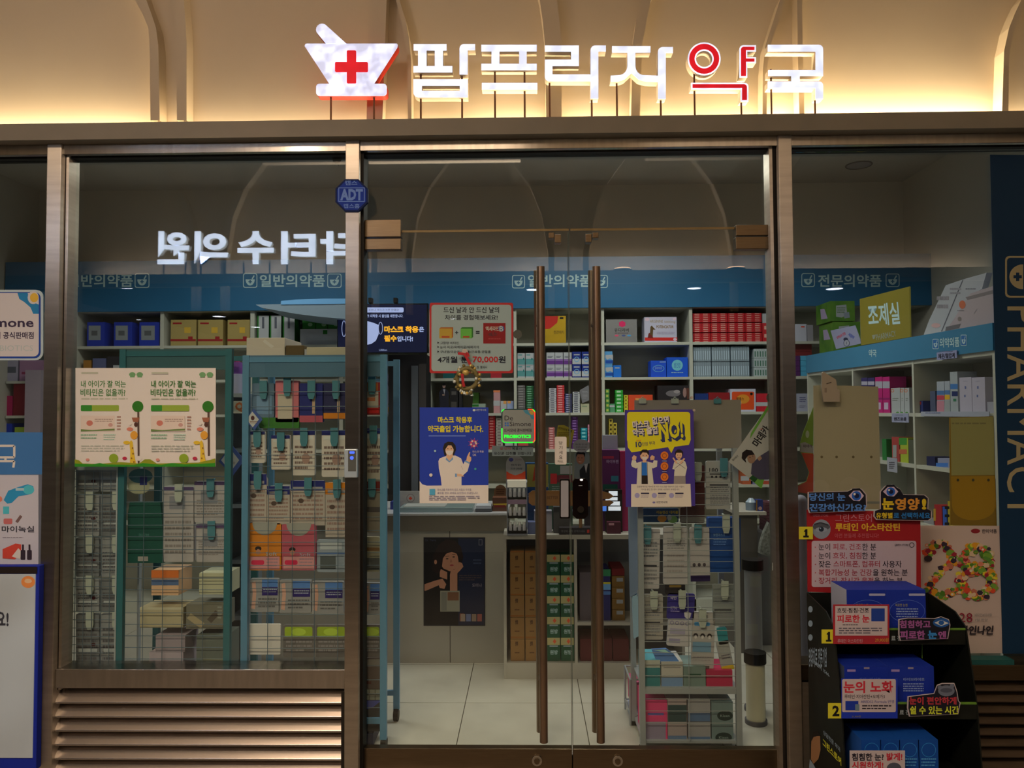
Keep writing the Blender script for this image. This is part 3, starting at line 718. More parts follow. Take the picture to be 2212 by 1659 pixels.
def argi(A, x0, y0, x1, y1):
    A.text(W_((130, 110, 60)), 'ARGININE', 1404, 691, 1432, 697); A.text(W_((130, 110, 60)), '5000mg', 1435, 693, 1459, 699); A.text(W_((110, 84, 30)), 'POTENCIATOR', 1418, 703, 1455, 709, .02)
    A.rect(W_((160, 30, 24)), x0, 729, x1, 736); A.poly(W_((90, 26, 20)), [(1399, 730), (1401, 720), (1408, 718), (1411, 731)]); A.poly(W_((70, 52, 24)), [(1404, 722), (1405, 706), (1408, 703), (1410, 706), (1416, 712), (1411, 712), (1410, 726)])
    A.lines(W_((130, 120, 130)), 1419, 717, 1458, 723, 3); A.ell(W_((190, 150, 165)), 1398, 690, 5, 4); A.ell(W_((190, 150, 165)), 1458, 733, 4, 3); A.ell(W_((190, 150, 165)), 1457, 689, 4, 3)
stock('white arginine carton with a red foot and a gold statue', 1393, 685, 1463, 1, W_((150, 146, 150)), argi)
# red bundles, each a film-wrapped brick of ten thin boxes
RED = W_((150, 26, 30)); RED2 = W_((176, 130, 110)); RDK = W_((80, 14, 16))
def bundle(label, x0, y0, x1, y1, zb, m, m2, cols, rows, group, vert=False):
    a, c = X(x0, YI, 800), X(x1, YI, 800); zt = zb+(Z(y0, YI, 1500)-Z(y1, YI, 1500))
    t = thing('box_bundle', label, 'bundle', ((a+c)/2, YI+.08, zb), group); w_, h = (c-a)/cols, (zt-zb)/rows; base = None
    for i in range(cols):
        for j in range(rows):
            if base is None:
                base = MB().box(a+.0006, a+w_-.0006, YI, YI+.15, zb+.0004, zb+h-.0006, m)
                base.box(a+w_*.2, a+w_*.75, YI-.0006, YI, zb+h*.35, zb+h*.7, m2) if not vert else base.box(a+w_*.3, a+w_*.75, YI-.0006, YI, zb+h*.12, zb+h*.72, m2)
                base = base.build('box', t)
            else:
                o = base.copy(); COL.objects.link(o); o.parent = t; o.location = (i*w_, 0, j*h)
    return t
hz = (Z(675, YI, 1500)-rz[1])/3
for j, rn in enumerate(('bottom', 'middle', 'top')):
    for i, (a, c) in enumerate(((1498, 1535.5), (1536.5, 1573), (1574, 1610.5), (1611.5, 1647))):
        bundle('wrapped bundle of thin red medicine boxes, %s row, %s from the left' % (rn, ORD[i]), a, 675, c, 694.5, rz[1]+j*hz, RED, RED2, 2, 5, 'red bundles on the top shelf')
stock('red carton with white dashes at the right end of the red bundles', 1648.5, 698, 1671, 1, RED, band((RED2, .15, .35, .1, .9), (RED2, .6, .8, .1, .9)))
t = thing('medicine_box', 'white carton lying on the end red carton', 'box', (X(1660, YI), YI+.06, Z(698, YI, 1660)))
MB().box(X(1651, YI), X(1671, YI), YI+.005, YI+.12, Z(698, YI, 1660)+.0004, Z(677, YI, 1660), WHT).build('carton', t)
GRB = W_((108, 118, 116)); GRB2 = W_((136, 148, 146))
hz = (Z(748, YI, 1500)-rz[2])/2
for j, rn in enumerate(('lower', 'upper')):
    for i, (a, c) in enumerate(((1498, 1536), (1538, 1577), (1579, 1619))):
        bundle('film-wrapped bundle of grey upright packets, %s row, %s from the left' % (rn, ORD[i]), a, 748, c, 780, rz[2]+j*hz, GRB, GRB2, 8, 1, 'grey bundles on the second shelf', True)
hz = (Z(753, YI, 1640)-rz[2])/3
for j in range(3):
    bundle('bundle of white packets with green edges, %s from the bottom of the white pile' % ORD[j], 1629, 753, 1668, 772.7, rz[2]+j*hz, W_((140, 146, 136)), W_((60, 90, 70)), 7, 1, 'white bundles on the second shelf', True)
# second row, centre bays
TEAL = W_((70, 116, 108)); PUR = W_((80, 40, 96)); NAVY = W_((20, 34, 92)); LBL = W_((70, 120, 160))
def rowof(what, spans, rows, row, m, art, group):
    h = (Z(rows[0], YI, 1200)-rz[row])/(len(rows))
    for j in range(len(rows)):
        for i, (a, c) in enumerate(spans):
            A0, C0 = X(a, YI, 800), X(c, YI, 800); zb = rz[row]+j*h
            t = thing('medicine_box', '%s, %s row, %s from the left' % (what, ('lower', 'upper')[j], ORD[i]), 'box', ((A0+C0)/2, YI+.06, zb), group)
            MB().box(A0, C0, YI, YI+.11, zb+.0004, zb+h-.001, m).build('carton', t)
            A = Art(YP(YI)); y1 = rowpx[row]-2-j*(rowpx[row]-2-rows[0])/2; y0 = y1-(rowpx[row]-2-rows[0])/2+1; art(A, a, y0, c, y1); A.build(t)
rowof('green and white carton beside the left door pull', ((1118, 1134), (1135.5, 1152), (1153, 1164)), (762, 788), 2, WHT, band((TEAL, .5, 1), (TEAL, .1, .2, .1, .6), (W_((20, 90, 80)), .4, .6, .75, .9)), 'green and white cartons')
def purart(A, x0, y0, x1, y1): band((PUR, .70, 1), (W_((110, 80, 120)), .55, .70))(A, x0, y0, x1, y1); A.lines(W_((60, 60, 70)), x0+2, y0+7, x1-3, y0+12, 2)
rowof('white carton with a purple foot between the door pulls', ((1181, 1198.5), (1199.5, 1216), (1217.5, 1235)), (761, 787), 2, WHT, purart, 'white and purple cartons')
def navart(A, x0, y0, x1, y1): A.rect(WHT, x0, y0+(y1-y0)*.55, x1, y1); A.ring(W_((90, 130, 170)), (x0+x1)/2, y0+(y1-y0)*.6, 5, 1.6); A.rect(WHT, x0+3, y0+4, x1-3, y0+6.5)
rowof('navy and white carton between the door pulls', ((1236.5, 1255), (1257, 1275.5), (1277, 1297)), (760, 787), 2, NAVY, navart, 'navy and white cartons')
for j in range(2):
    h = (Z(759, YI, 1300)-rz[2])/2
    t = thing('medicine_box', 'light blue carton with a snowy picture, %s of the pair' % ('lower', 'upper')[j], 'box', (X(1316, YI), YI+.06, rz[2]+j*h), 'light blue cartons')
    MB().box(X(1307.5, YI), X(1324, YI), YI, YI+.11, rz[2]+j*h+.0003, rz[2]+(j+1)*h-.001, LBL).build('carton', t); A = Art(YP(YI)); y1 = 812-j*27
    A.poly(WHT, [(1308, y1-12), (1312, y1-8), (1318, y1-11), (1324, y1-7), (1324, y1-19), (1308, y1-18)]); A.rect(W_((24, 60, 120)), 1308, y1-7, 1324, y1); A.build(t)
stock('small blue carton beside the light blue pair', 1325, 789, 1342, 2, W_((24, 86, 150)), band((WHT, .2, .3, .2, .8)))
def lt(A, x0, y0, x1, y1): A.ring(W_((80, 130, 200)), (x0+x1)/2, 796, 12, 1.2, 7); A.text(W_((130, 150, 190)), '굿라이프', x0+8, 792, x0+24, 798); A.rect(W_((110, 130, 170)), x0+19, 781, x1-1, 783)
stock('blue carton with a pale loop, left of the bigger blue box', 1406, 779, 1439, 2, W_((24, 62, 150)), lt)
stock('bigger blue carton with a light blue disc on the second shelf', 1440.5, 772, 1486, 2, W_((20, 66, 160)), lambda A, a, b_, c, d: (A.ell(W_((90, 150, 180)), 1463, 789, 12), A.text(W_((20, 60, 130)), '발건강', 1456, 784, 1470, 794), A.lines(W_((120, 150, 190)), 1450, 804, 1478, 807, 1)))
stock('orange jar carton on the second shelf above the cream poster', 180, 778, 196, 2, W_((130, 88, 30)))
stock('grey pouch carton on the second shelf above the cream poster', 200, 774, 228, 2, W_((72, 76, 100)))
stock('black and white carton half hidden by the teal rack', 231, 770, 258, 2, W_((32, 30, 32)), band((WHT, .45, .6, .5, 1)))
# third row
stack('grey medicine box', 1118, 832, 1134, 3, 11, W_((84, 80, 74)), W_((110, 106, 98)))
stack('dark green medicine box', 1136, 833, 1152, 3, 12, W_((24, 66, 34)), W_((90, 130, 96)))
stack('dark blue medicine box', 1153, 862, 1162, 3, 6, W_((34, 50, 80)))
stack('white medicine box', 1186, 838, 1201, 3, 11, W_((150, 148, 142)), W_((90, 88, 90)))
stack('red medicine box', 1202.5, 832, 1218.5, 3, 12, W_((160, 44, 44)), W_((190, 120, 110)))
stack('navy striped medicine box', 1220, 850, 1234, 3, 9, W_((50, 52, 84)), W_((130, 130, 140)))
stack('white labelled medicine box', 1237, 846, 1252, 3, 10, W_((150, 150, 140)), W_((70, 70, 76)))
stock('cream carton under the tilted grey leaflet', 1254, 872, 1272, 3, W_((140, 136, 104)), band((W_((90, 110, 80)), .3, .4, .2, .8)))
t, A = sheet('price_leaflet', 'grey leaflet leaning on cartons between the door pulls', 'leaflet', YP(YI-.01), [(1252, 843), (1271, 832), (1279, 862), (1258, 871)], W_((92, 90, 86)))
A.lines(W_((120, 118, 112)), 1258, 845, 1270, 862, 6); A.build(t)
stack('green striped medicine box', 1307.5, 840, 1316, 3, 5, W_((60, 110, 50)), W_((150, 150, 60)), where='beside the right door pull')
stack('bright green medicine box', 1329, 842, 1345, 3, 6, W_((38, 130, 40)), W_((140, 190, 130)))
stack('yellow medicine box', 1347.5, 853, 1355.5, 3, 5, W_((170, 160, 40)), W_((110, 90, 20)))
stock('small green and white carton at the foot of the green stack', 1317, 872, 1327.5, 3, W_((70, 120, 80)), band((WHT, .2, .45)))
stock('long orange-red carton behind the display rack top', 1357, 853, 1409, 3, W_((170, 58, 28)), band((W_((190, 120, 60)), .2, .35, .3, .7)))
def moon(A, x0, y0, x1, y1):
    A.ell(W_((88, 82, 78)), 1454, 850, 16, 7, 12); A.ell(W_((120, 112, 104)), 1462, 846, 7, 4, 10); A.ell(W_((120, 92, 80)), 1479, 848, 4, 11, 10); A.poly(W_((70, 40, 30)), [(1482, 838), (1496, 838), (1492, 862), (1484, 862)])
stock('black carton with a portrait in profile on the third shelf', 1420, 833, 1488, 3, W_((30, 26, 26)), moon)
t = carton('medicine_box', 'orange carton in a white frame beside the tilted leaflet', 1578, 840, 1632, 888, YI, .14, W_((150, 148, 150)), lambda A, a, b_, c, d: (A.rr(W_((200, 60, 20)), 1581, 846, 1629, 885, 3), A.ell(W_((220, 110, 30)), 1605, 862, 14, 10), A.text(W_((50, 20, 10)), '액맥스', 1590, 858, 1607, 865, .02), A.text(W_((220, 200, 180)), '월지', 1590, 867, 1601, 874, .02), A.ell(BLACK, 1623, 851, 3)), z0=rz[3])
stock('red carton with a white band behind the tilted leaflet', 1633, 850, 1672, 3, W_((150, 26, 34)), band((WHT, .50, .72, .0, 1)))
stock('low dark blue carton on the third shelf left of the orange ones', 1500, 850, 1529, 3, W_((20, 40, 84)))
stock('low red carton on the third shelf left of the orange ones', 1530, 848, 1575, 3, W_((110, 20, 22)))
# bay behind the wreath
t, A = sheet('counter_standee', 'small cardboard figure in a dark suit on the third shelf', 'standee', YP(YI), [(951, 889), (949, 862), (948, 848), (953, 841), (957, 840), (955, 833), (959, 828), (963, 833), (961, 840), (966, 842), (970, 850), (969, 865), (970, 889)], W_((28, 28, 36)))
A.ell(W_((120, 95, 80)), 959, 834, 3.4, 4.6); A.ell(W_((20, 18, 18)), 959, 830.5, 3.8, 2.6); A.poly(W_((130, 128, 126)), [(957, 841), (962, 841), (960, 852)]); A.ell(W_((120, 95, 80)), 958, 853, 3, 2); A.build(t)
stock('black carton beside the suited standee', 972, 838, 989, 3, W_((26, 24, 24)), band((W_((70, 66, 60)), .15, .3, .2, .8), (W_((60, 56, 50)), .6, .9, .15, .85)))
stock('narrow black carton beside the suited standee', 991, 842, 997, 3, W_((30, 28, 28)))
stock('green and white carton below the bell wreath', 1020, 872, 1048, 3, W_((120, 130, 110)), band((GRN, .1, .4, .0, .5)))
stock('green leafy carton on the third shelf', 1021, 848, 1034, 3, W_((60, 96, 34)), Y=YI+.12)
stock('pink and white carton with an orange lid, upper', 1066, 843, 1080, 3, W_((150, 110, 104)), band((W_((180, 100, 60)), 0, .1), (WHT, .5, .75)))
stock('white carton with an orange corner by the steel shelf upright', 1081, 866, 1094, 3, WHT, band((W_((180, 120, 60)), 0, .3, .5, 1)))
stock('pale blue carton by the shelf upright below the red-edged notice', 1095, 866, 1109, 3, W_((120, 130, 150)), band((W_((180, 120, 60)), 0, .25, .1, .6)))
stock('teal carton peeking under the red-edged notice', 957, 800, 980, 2, W_((20, 70, 66))); stock('red carton peeking under the red-edged notice', 1060, 800, 1083, 2, W_((130, 30, 36)))
# fourth row
stack('crimson medicine box', 1055, 895, 1069, 4, 13, W_((130, 20, 24)), W_((150, 90, 80)))
stack('cream medicine box', 1071.5, 903, 1085, 4, 10, W_((140, 136, 118)), W_((100, 90, 80)))
stock('white carton with a red label under the lit probiotics sign', 1090, 946, 1108, 4, WHT, band((W_((150, 40, 40)), .1, .5, .2, .8)))
stock('red and white carton low beside the lit probiotics sign', 1118, 948, 1140, 4, W_((150, 60, 56)))
stack('salmon medicine box', 1184.5, 923, 1197, 4, 9, W_((150, 84, 76)), W_((180, 130, 120)))
stack('purple medicine box', 1234, 900, 1247, 4, 12, W_((66, 30, 76)), W_((110, 80, 120)))
stack('teal medicine box', 1253.5, 924, 1267, 4, 6, W_((20, 110, 116)), W_((110, 160, 160)))
stack('light pink medicine box', 1269, 917, 1278, 4, 8, W_((170, 110, 116)))
stack('yellow dotted medicine box', 1315, 904, 1322.5, 4, 7, W_((160, 140, 50)), W_((40, 30, 10)))
stack('short yellow medicine box', 1324, 913, 1331.5, 4, 6, W_((160, 140, 50)), W_((40, 30, 10)))
stock('teal carton with droplets behind the right door pull', 1304, 950, 1312, 4, W_((30, 90, 100)))
for i, (a, c, m_) in enumerate(((1600, 1618, (140, 70, 40)), (1622, 1640, (90, 84, 110)), (1644, 1668, (140, 60, 40)))):
    stock('%s carton on the fifth shelf behind the tilted leaflet' % ('brown', 'grey violet', 'rust red')[i], a, 1012, c, 5, W_(m_), band((WHT, .5, .8)))
# right of the post
stock('white carton with a red mark right of the steel post', 1714, 700, 1744, 1, W_((150, 148, 148)), band((W_((190, 60, 40)), .12, .2, .55, .8)))
stock('grey and white carton just left of the green cubes', 1745.5, 702, 1758, 1, W_((120, 116, 112)))
stack('dark red flat carton', 1716, 742, 1754, 2, 4, W_((96, 24, 22)), Y=YI+.02, where='right of the steel post')
stack('purple vial box', 1717, 768, 1728, 2, 4, W_((60, 20, 66)), Y=YI-.025, where='right of the steel post')
stack('cyan vial box', 1730, 768, 1744, 2, 4, W_((60, 130, 150)), Y=YI-.025, where='right of the steel post')
stock('white leaflet carton on the third shelf by the cream notice back', 1723, 850, 1744, 3, W_((130, 130, 136)), lambda A, a, b_, c, d: (A.lines(W_((60, 60, 90)), 1727, 858, 1741, 870, 3), A.lines(W_((90, 90, 100)), 1727, 876, 1741, 882, 2)))
# leftmost bays seen through the leftmost window
stock('white carton with dark figures in the leftmost window bay', 3, 779, 38, 2, W_((130, 124, 128)), band((GRY, .4, .8, .3, .9)), y1=816)
stock('pale pink carton beside it in the leftmost window bay', 42, 778, 92, 2, W_((130, 96, 112)), band((W_((110, 40, 60)), .75, .9, .1, .5)))
stock('magenta carton on the third shelf in the leftmost window', -10, 855, 28, 3, W_((130, 20, 60)))
stock('deep red carton on the third shelf in the leftmost window', 30, 828, 61, 3, W_((90, 14, 24)))
stock('royal blue carton low in the leftmost window', -8, 915, 28, 4, W_((16, 40, 120))); stock('lime carton low in the leftmost window', 34, 923, 62, 4, W_((120, 140, 40)))
MB_ = tag(MB().box(bx(62), bx(96), YS-.04, YS-.005, 0, Z(800, YS, 80), W_((128, 116, 116))).build('end_board'), 'pale pink end panel of the shelving behind the leftmost window', 'panel')
# pale block with a curved outline and blue upper edge, left of the door
t = thing('curved_overhang', 'white curved overhang with a blue top strip over the shelves left of the door', 'overhang', P(660, 690, 1.9))
Yc = 1.9; up = [(552, 658), (606, 657)]+[(607, 650), (640, 647), (700, 645), (752, 645)]; dn = [(752, 689), (720, 687), (680, 683), (640, 678), (600, 671), (566, 665)]
mb = MB(); mb.prism([P(*p, Yc) for p in up+dn], (0, YS-.034-Yc, 0), W_((96, 108, 110))); mb.build('fascia', t)
mb = MB(); mb.prism([P(*p, Yc-.004) for p in [(607, 650), (640, 647), (700, 645), (752, 645), (752, 656), (700, 657), (607, 658)]], (0, .003, 0), W_((82, 124, 150))); mb.build('blue_edge', t)
# ================================================================ wire racks behind the left window
TEALM = mat((54, 74, 84), 'B', .4, 0, .4); TEALG = mat((40, 62, 60), 'B', .45, 0, .4); WIREM = mat((76, 82, 84), 'B', .35, .4)
TPOST = mat((62, 90, 104), 'B', .4); TPOST2 = mat((34, 68, 68), 'B', .4)
B_ = lambda c: mat(c, 'B')
YR = .14
def wire_rack(name, label, x0, x1, ytop, ypanel, m, panel, vx, hy, depth=.34, legs=True, zfoot=.05, pw=.0145):
    xl, xr = X(x0, YR, 900), X(x1, YR, 900); zt = Z(ytop, YR, x0)
    t = thing(name, label, 'rack', ((xl+xr)/2, YR+depth/2, 0))
    for x in (xl, xr):
        for y in (YR, YR+depth): MB().box(x-pw, x+pw, y-.012, y+.012, zfoot, zt, m).build('post', t)
    if ypanel: MB().box(xl+pw, xr-pw, YR-.004, YR+.004, Z(ypanel, YR, x0), zt, panel).build('header_panel', t)
    for z in (zfoot+.08, zt-.02): 
        for y in (YR, YR+depth): MB().box(xl+pw, xr-pw, y-.008, y+.008, z-.012, z+.012, m).build('crossbar', t)
    b = MB()
    for px in vx: x = X(px, YR, 900); b.cyl((x, YR+.006, zfoot+.09), (x, YR+.006, Z((ypanel or ytop)+2, YR, x0)), .0016, WIREM, 5)
    for py in hy: z = Z(py, YR, (x0+x1)/2); b.cyl((xl, YR+.010, z), (xr, YR+.010, z), .0016, WIREM, 5)
    b.build('wire_grid', t, kind='stuff')
    if legs:
        for x in (xl, xr):
            for y in (YR+.01, YR+depth-.01):
                MB().cyl((x-.012, y, .028), (x+.012, y, .028), .028, BLACK, 14).cyl((x, y, .028), (x, y, zfoot), .008, WIREM, 8).build('caster', t)
    return t
hyB = [846, 878, 930, 983, 1007, 1057, 1118, 1147, 1172, 1195, 1222, 1252, 1272, 1300, 1328, 1376, 1402, 1440, 1470, 1500, 1530]
wire_rack('wire_display_rack', 'teal-posted wire rack against the post by the door, hung with packs', 532, 829, 768, 815, TPOST, TEALM, [580, 632, 680, 730, 780], hyB)
wire_rack('wire_display_rack', 'green-posted wire rack behind the cream two-page poster', 266, 495, 755, 800, TPOST2, TEALG, [312, 354, 396, 440], [1030, 1060, 1085, 1110, 1135, 1160, 1188, 1225, 1250, 1275, 1300, 1325, 1350, 1375, 1400, 1425])
wire_rack('wire_display_rack', 'white wire grid stand hung with clear packs at the window edge', 146, 258, 1000, None, mat((120, 116, 110), 'B'), None, [166, 184, 202, 222, 240], [1018, 1035, 1052, 1069, 1088, 1106, 1124, 1142, 1160, 1178, 1196, 1214, 1232, 1250, 1268, 1286, 1304, 1322, 1340, 1358, 1376, 1394, 1412, 1430], .2, False, .03, .004)
HOOKW = B_((124, 120, 104)); HOOKT = B_((52, 84, 86)); CLR = B_((104, 98, 92)); CLR2 = B_((84, 80, 76))
def hook_pack(label, x0, y0, x1, y1, m, art=None, hook=HOOKT, hx=None, group=None, name='hanging_pack', cat='pack', Y=None, bulge=.018, rot=0, dep=None, shape=None, hooky=34):
    """a blister or bag hung from the wires by a clip"""
    Y = Y or YR+.03; pl = YP(Y); cx, cy = (x0+x1)/2, (y0+y1)/2; a = math.radians(rot)
    R = lambda p: (cx+(p[0]-cx)*math.cos(a)-(p[1]-cy)*math.sin(a), cy+(p[0]-cx)*math.sin(a)+(p[1]-cy)*math.cos(a))
    c = P(cx, y1, Y+.01); t = thing(name, label, cat, c, group); sh = shape or rrp(x0, y0, x1, y1, 3, 3)
    mb = MB(); mb.prism([P(*R(p), Y+.004) for p in sh], (0, bulge, 0), m); mb.build('pack', t)
    A = Art(YP(Y+.004), .0008); A.setrot(cx, cy, rot)
    if art: art(A, x0, y0, x1, y1)
    A.build(t)
    if hook:
        hx = hx or cx; mb = MB(); mb.prism([P(*p, Y-.014) for p in [(hx-8, y0-6), (hx+8, y0-6), (hx+8, y0+hooky*.7), (hx+5, y0+hooky), (hx-5, y0+hooky), (hx-8, y0+hooky*.7)]], (0, .006, 0), hook)
        q = P(hx, y0-3, YR); mb.cyl((q.x, Y-.012, q.z), (q.x, Y+.02, q.z), .004, hook, 6); mb.build('hook_clip', t)
    return t
def bx2(m, n=3, seed=3): 
    def f(A, x0, y0, x1, y1): A.lines(m, x0+4, y0+(y1-y0)*.5, x1-4, y1-6, n, seed)
    return f
def art_(*rows): return band(*rows)
GT = B_((150, 134, 118)); PK = B_((150, 80, 80)); NV = B_((28, 30, 70)); OR = B_((150, 84, 20)); PKD = B_((130, 56, 62)); OR2 = B_((150, 90, 40)); CRM = B_((140, 124, 104)); GGR = B_((44, 80, 30)); SKIN = B_((150, 108, 88))
# first row of the door-side rack
hook_pack('grey blue pack, far left of the top row on the teal-posted rack', 545, 828, 592, 902, B_((70, 82, 90)), art_((B_((84, 100, 112)), .35, .9, .2, .9)))
hook_pack('pink box with a white window on the teal-posted rack', 595, 822, 645, 912, PK, art_((CRM, .32, .92, .10, .72)), dep=.03, bulge=.03)
hook_pack('navy box with a pink foot on the teal-posted rack', 647, 828, 697, 912, NV, art_((PKD, .83, 1), (B_((140, 110, 84)), .32, .78, .55, .68)), bulge=.03)
hook_pack('navy box with an orange foot touching the steel post', 699, 828, 752, 906, B_((30, 28, 50)), art_((OR, .82, .98), (B_((140, 110, 84)), .35, .8, .55, .66)), bulge=.03)
hook_pack('red-edged box right of the steel post in the top row', 784, 818, 822, 896, B_((110, 30, 26)), art_((B_((140, 136, 134)), 0, .10), (CRM, .34, .80, .0, .88), (B_((130, 70, 30)), .12, .33, .0, .85), (B_((140, 80, 50)), .52, .62, .0, .7), (B_((160, 30, 26)), .82, .96, .05, .9)), bulge=.03)
hook_pack('lime packs lying below the blue pack on the rack', 560, 902, 646, 925, GGR, None, None, bulge=.02)
def mask(A, x0, y0, x1, y1):
    A.rect(NV, x0, y0, x1, y0+(y1-y0)*.10); A.rect(B_((150, 140, 136)), x0+4, y0+(y1-y0)*.12, x1-4, y0+(y1-y0)*.2); A.lines(B_((90, 70, 60)), x0+5, y0+(y1-y0)*.34, x1-5, y1-8, 5, int(x0)); A.ell(B_((120, 90, 76)), x0+(x1-x0)*.6, y0+(y1-y0)*.62, (x1-x0)*.18, (y1-y0)*.12)
for i, (a, b_, c, d) in enumerate(((538, 932, 572, 1000), (586, 940, 626, 1015), (632, 930, 680, 1027), (695, 930, 748, 1030))):
    hook_pack('cream pack with a navy head in the second row, %s from the left' % ORD[i], a, b_, c, d, GT, mask, group='cream packs in the second row')
hook_pack('cream pack right of the steel post in the second row', 784, 925, 828, 1036, CRM, mask)
def mask3(A, x0, y0, x1, y1):
    top = OR if x0 > 690 else NV
    A.rect(top, x0, y0, x1, y0+(y1-y0)*.22); A.rect(B_((110, 100, 96)), x0+5, y0+(y1-y0)*.14, x1-5, y0+(y1-y0)*.2); A.lines(B_((110, 84, 72)), x0+4, y0+(y1-y0)*.32, x1-4, y1-8, 6, int(x0)); A.ell(B_((60, 44, 36)), x0+(x1-x0)*.3, y0+(y1-y0)*.45, 6, 5)
for i, (a, b_, c, d) in enumerate(((536, 1024, 576, 1128), (577, 1050, 626, 1133), (628, 1038, 702, 1135), (703, 1042, 752, 1160))):
    hook_pack('boot-warmer style pack in the third row, %s from the left' % ORD[i], a, b_, c, d, B_((128, 112, 98)), mask3, group='packs in the third row', shape=[(a+6, b_), (c-4, b_), (c, b_+12), (c, d), (a, d), (a, b_+12)])
hook_pack('brown-topped pack right of the steel post in the third row', 784, 1040, 822, 1150, B_((96, 82, 66)), art_((B_((84, 26, 18)), 0, .18), (B_((60, 50, 44)), .5, .6)))
def bib(col):
    def f(A, x0, y0, x1, y1):
        cx = (x0+x1)/2; A.poly(B_((112, 104, 92)), [(cx+27*math.cos(t_), y0-2+28*math.sin(t_)) for t_ in [math.pi*i/12 for i in range(13)]])
        A.ell(B_((30, 20, 16)), cx-14, y0+55, 7, 5); A.ell(B_((130, 84, 60)), cx-14, y0+62, 5, 6); A.rect(B_((150, 96, 90)), x0+3, y1-30, x1-3, y1-2); A.rr(B_((150, 30, 50)), x0+6, y1-22, x0+34, y1-12, 4)
        A.text(B_((120, 120, 120)), 'Soft', cx+2, y0+62, cx+26, y0+70); A.lines(B_((120, 90, 90)), x0+38, y1-26, x1-6, y1-5, 3)
    return f
hook_pack('orange pack with a round grey window on the teal-posted rack', 537, 1130, 607, 1232, OR, bib(0), None, bulge=.02)
hook_pack('pink pack with a round grey window on the teal-posted rack', 609, 1132, 682, 1232, PKD, bib(1), None, bulge=.02)
hook_pack('grey and blue pack beside the pink pack', 685, 1166, 752, 1236, B_((104, 104, 104)), art_((B_((60, 76, 104)), .38, .44), (B_((130, 126, 120)), .08, .3, .1, .8), (B_((60, 60, 56)), .5, .9, .1, .6)), None)
hook_pack('cream and brown pack right of the post, fourth row', 784, 1160, 820, 1235, B_((110, 98, 76)), art_((B_((90, 60, 30)), .3, .4), (B_((60, 56, 50)), .6, .95)), None)
def knee(A, x0, y0, x1, y1):
    A.poly(SKIN, [(x0+4, y0+8), (x0+12, y0+6), (x0+14, y0+30), (x0+11, y1-6), (x0+3, y1-8), (x0+6, y0+32)]); A.rect(B_((60, 84, 120)), x0+(x1-x0)*.42, y0+2, x1-2, y0+18); A.rect(B_((34, 24, 66)), x0+(x1-x0)*.42, y0+18, x1-2, y0+36); A.lines(B_((120, 116, 120)), x0+(x1-x0)*.46, y0+22, x1-4, y0+32, 2); A.lines(B_((70, 64, 60)), x0+18, y0+42, x1-4, y1-6, 3)
for i, (a, c) in enumerate(((540, 602), (604, 672), (674, 742), (784, 822))):
    hook_pack('support pack with a leg picture and blue label, %s from the left' % ORD[i], a, 1250+i*3, c, 1322+i*2, B_((106, 98, 92)), knee, None, group='support packs in the fifth row')
t = hook_pack('plain white card low on the teal-posted rack', 537, 1348, 606, 1414, B_((158, 140, 130)), None, None, name='white_card', cat='card', bulge=.01)
def lime(A, x0, y0, x1, y1): A.rr(B_((110, 120, 24)), x0+3, y0+4, x1-3, y0+26, 4); A.ell(B_((130, 140, 40)), (x0+x1)/2, y0+15, 16, 8); A.lines(B_((100, 90, 84)), x0+6, y0+34, x1-4, y1-8, 3)
for i, (a, c) in enumerate(((612, 678), (682, 748), (784, 822))):
    hook_pack('pack with a lime label in the lowest visible row, %s' % ('left', 'middle', 'right of the post')[i], a, 1350, c, 1420, B_((74, 66, 60)), lime, None, group='lime-labelled packs')
# low boxes on the rack base by the door
def racked(name, label, x0, y0, x1, y1, m, art=None, Y=YR+.03, dep=.14, cat='box', group=None, side=None): return carton(name, label, x0, y0, x1, y1, Y, dep, m, art, side, group, cat)
racked('product_box', 'brown carton with a white strip at the rack base by the door', 784, 1424, 824, 1488, B_((66, 52, 44)), art_((B_((90, 80, 70)), .0, .2), (B_((60, 26, 20)), .74, .84, .15, .45)))
racked('product_box', 'row of white tags over a blue carton at the rack base', 784, 1490, 824, 1512, B_((100, 96, 80)), art_((B_((60, 56, 46)), .4, .55), (B_((60, 56, 46)), 0, 1, .32, .36), (B_((60, 56, 46)), 0, 1, .64, .68)))
racked('product_box', 'blue and black carton low on the rack by the door', 784, 1513, 824, 1580, B_((40, 38, 36)), lambda A, a, b_, c, d: A.poly(B_((50, 54, 100)), [(a, b_), (c, b_), (a+20, b_+16), (a, b_+20)]))
racked('product_box', 'dark navy carton at the floor beside the rack caster', 784, 1585, 806, 1610, B_((24, 28, 44)))
# boxes on top of the teal-posted rack
ztp = Z(768, YR, 620)
for lb, a, b_, c, m_ in (('beige flat carton lying on the rack top, left end', 532, 730, 615, B_((142, 126, 108))), ('long beige carton on the rack top by the steel post', 662, 750, 752, B_((130, 116, 92))), ('brown carton between the two beige ones on the rack top', 617, 746, 656, B_((64, 48, 26)))):
    Y_ = YR+.02; A0, C0 = X(a, Y_, 760), X(c, Y_, 760)
    t = thing('flat_carton', lb, 'box', ((A0+C0)/2, Y_+.12, ztp)); MB().box(A0, C0, Y_, Y_+.26, ztp+.0003, Z(b_, Y_, a), m_).build('carton', t, bevel=.003)
    if a == 532: A = Art(YP(Y_)); A.poly(B_((150, 136, 120)), [(572, 733), (592, 748), (586, 752), (568, 738)]); A.build(t, 'tape')
t = thing('paper_roll', 'small white paper roll end on the rack top', 'roll', (X(657, YR+.03), YR+.1, ztp))
MB().cyl((X(657, YR+.02), YR+.03, ztp+.016), (X(657, YR+.02), YR+.2, ztp+.016), .0155, WHT, 14).build('roll', t)
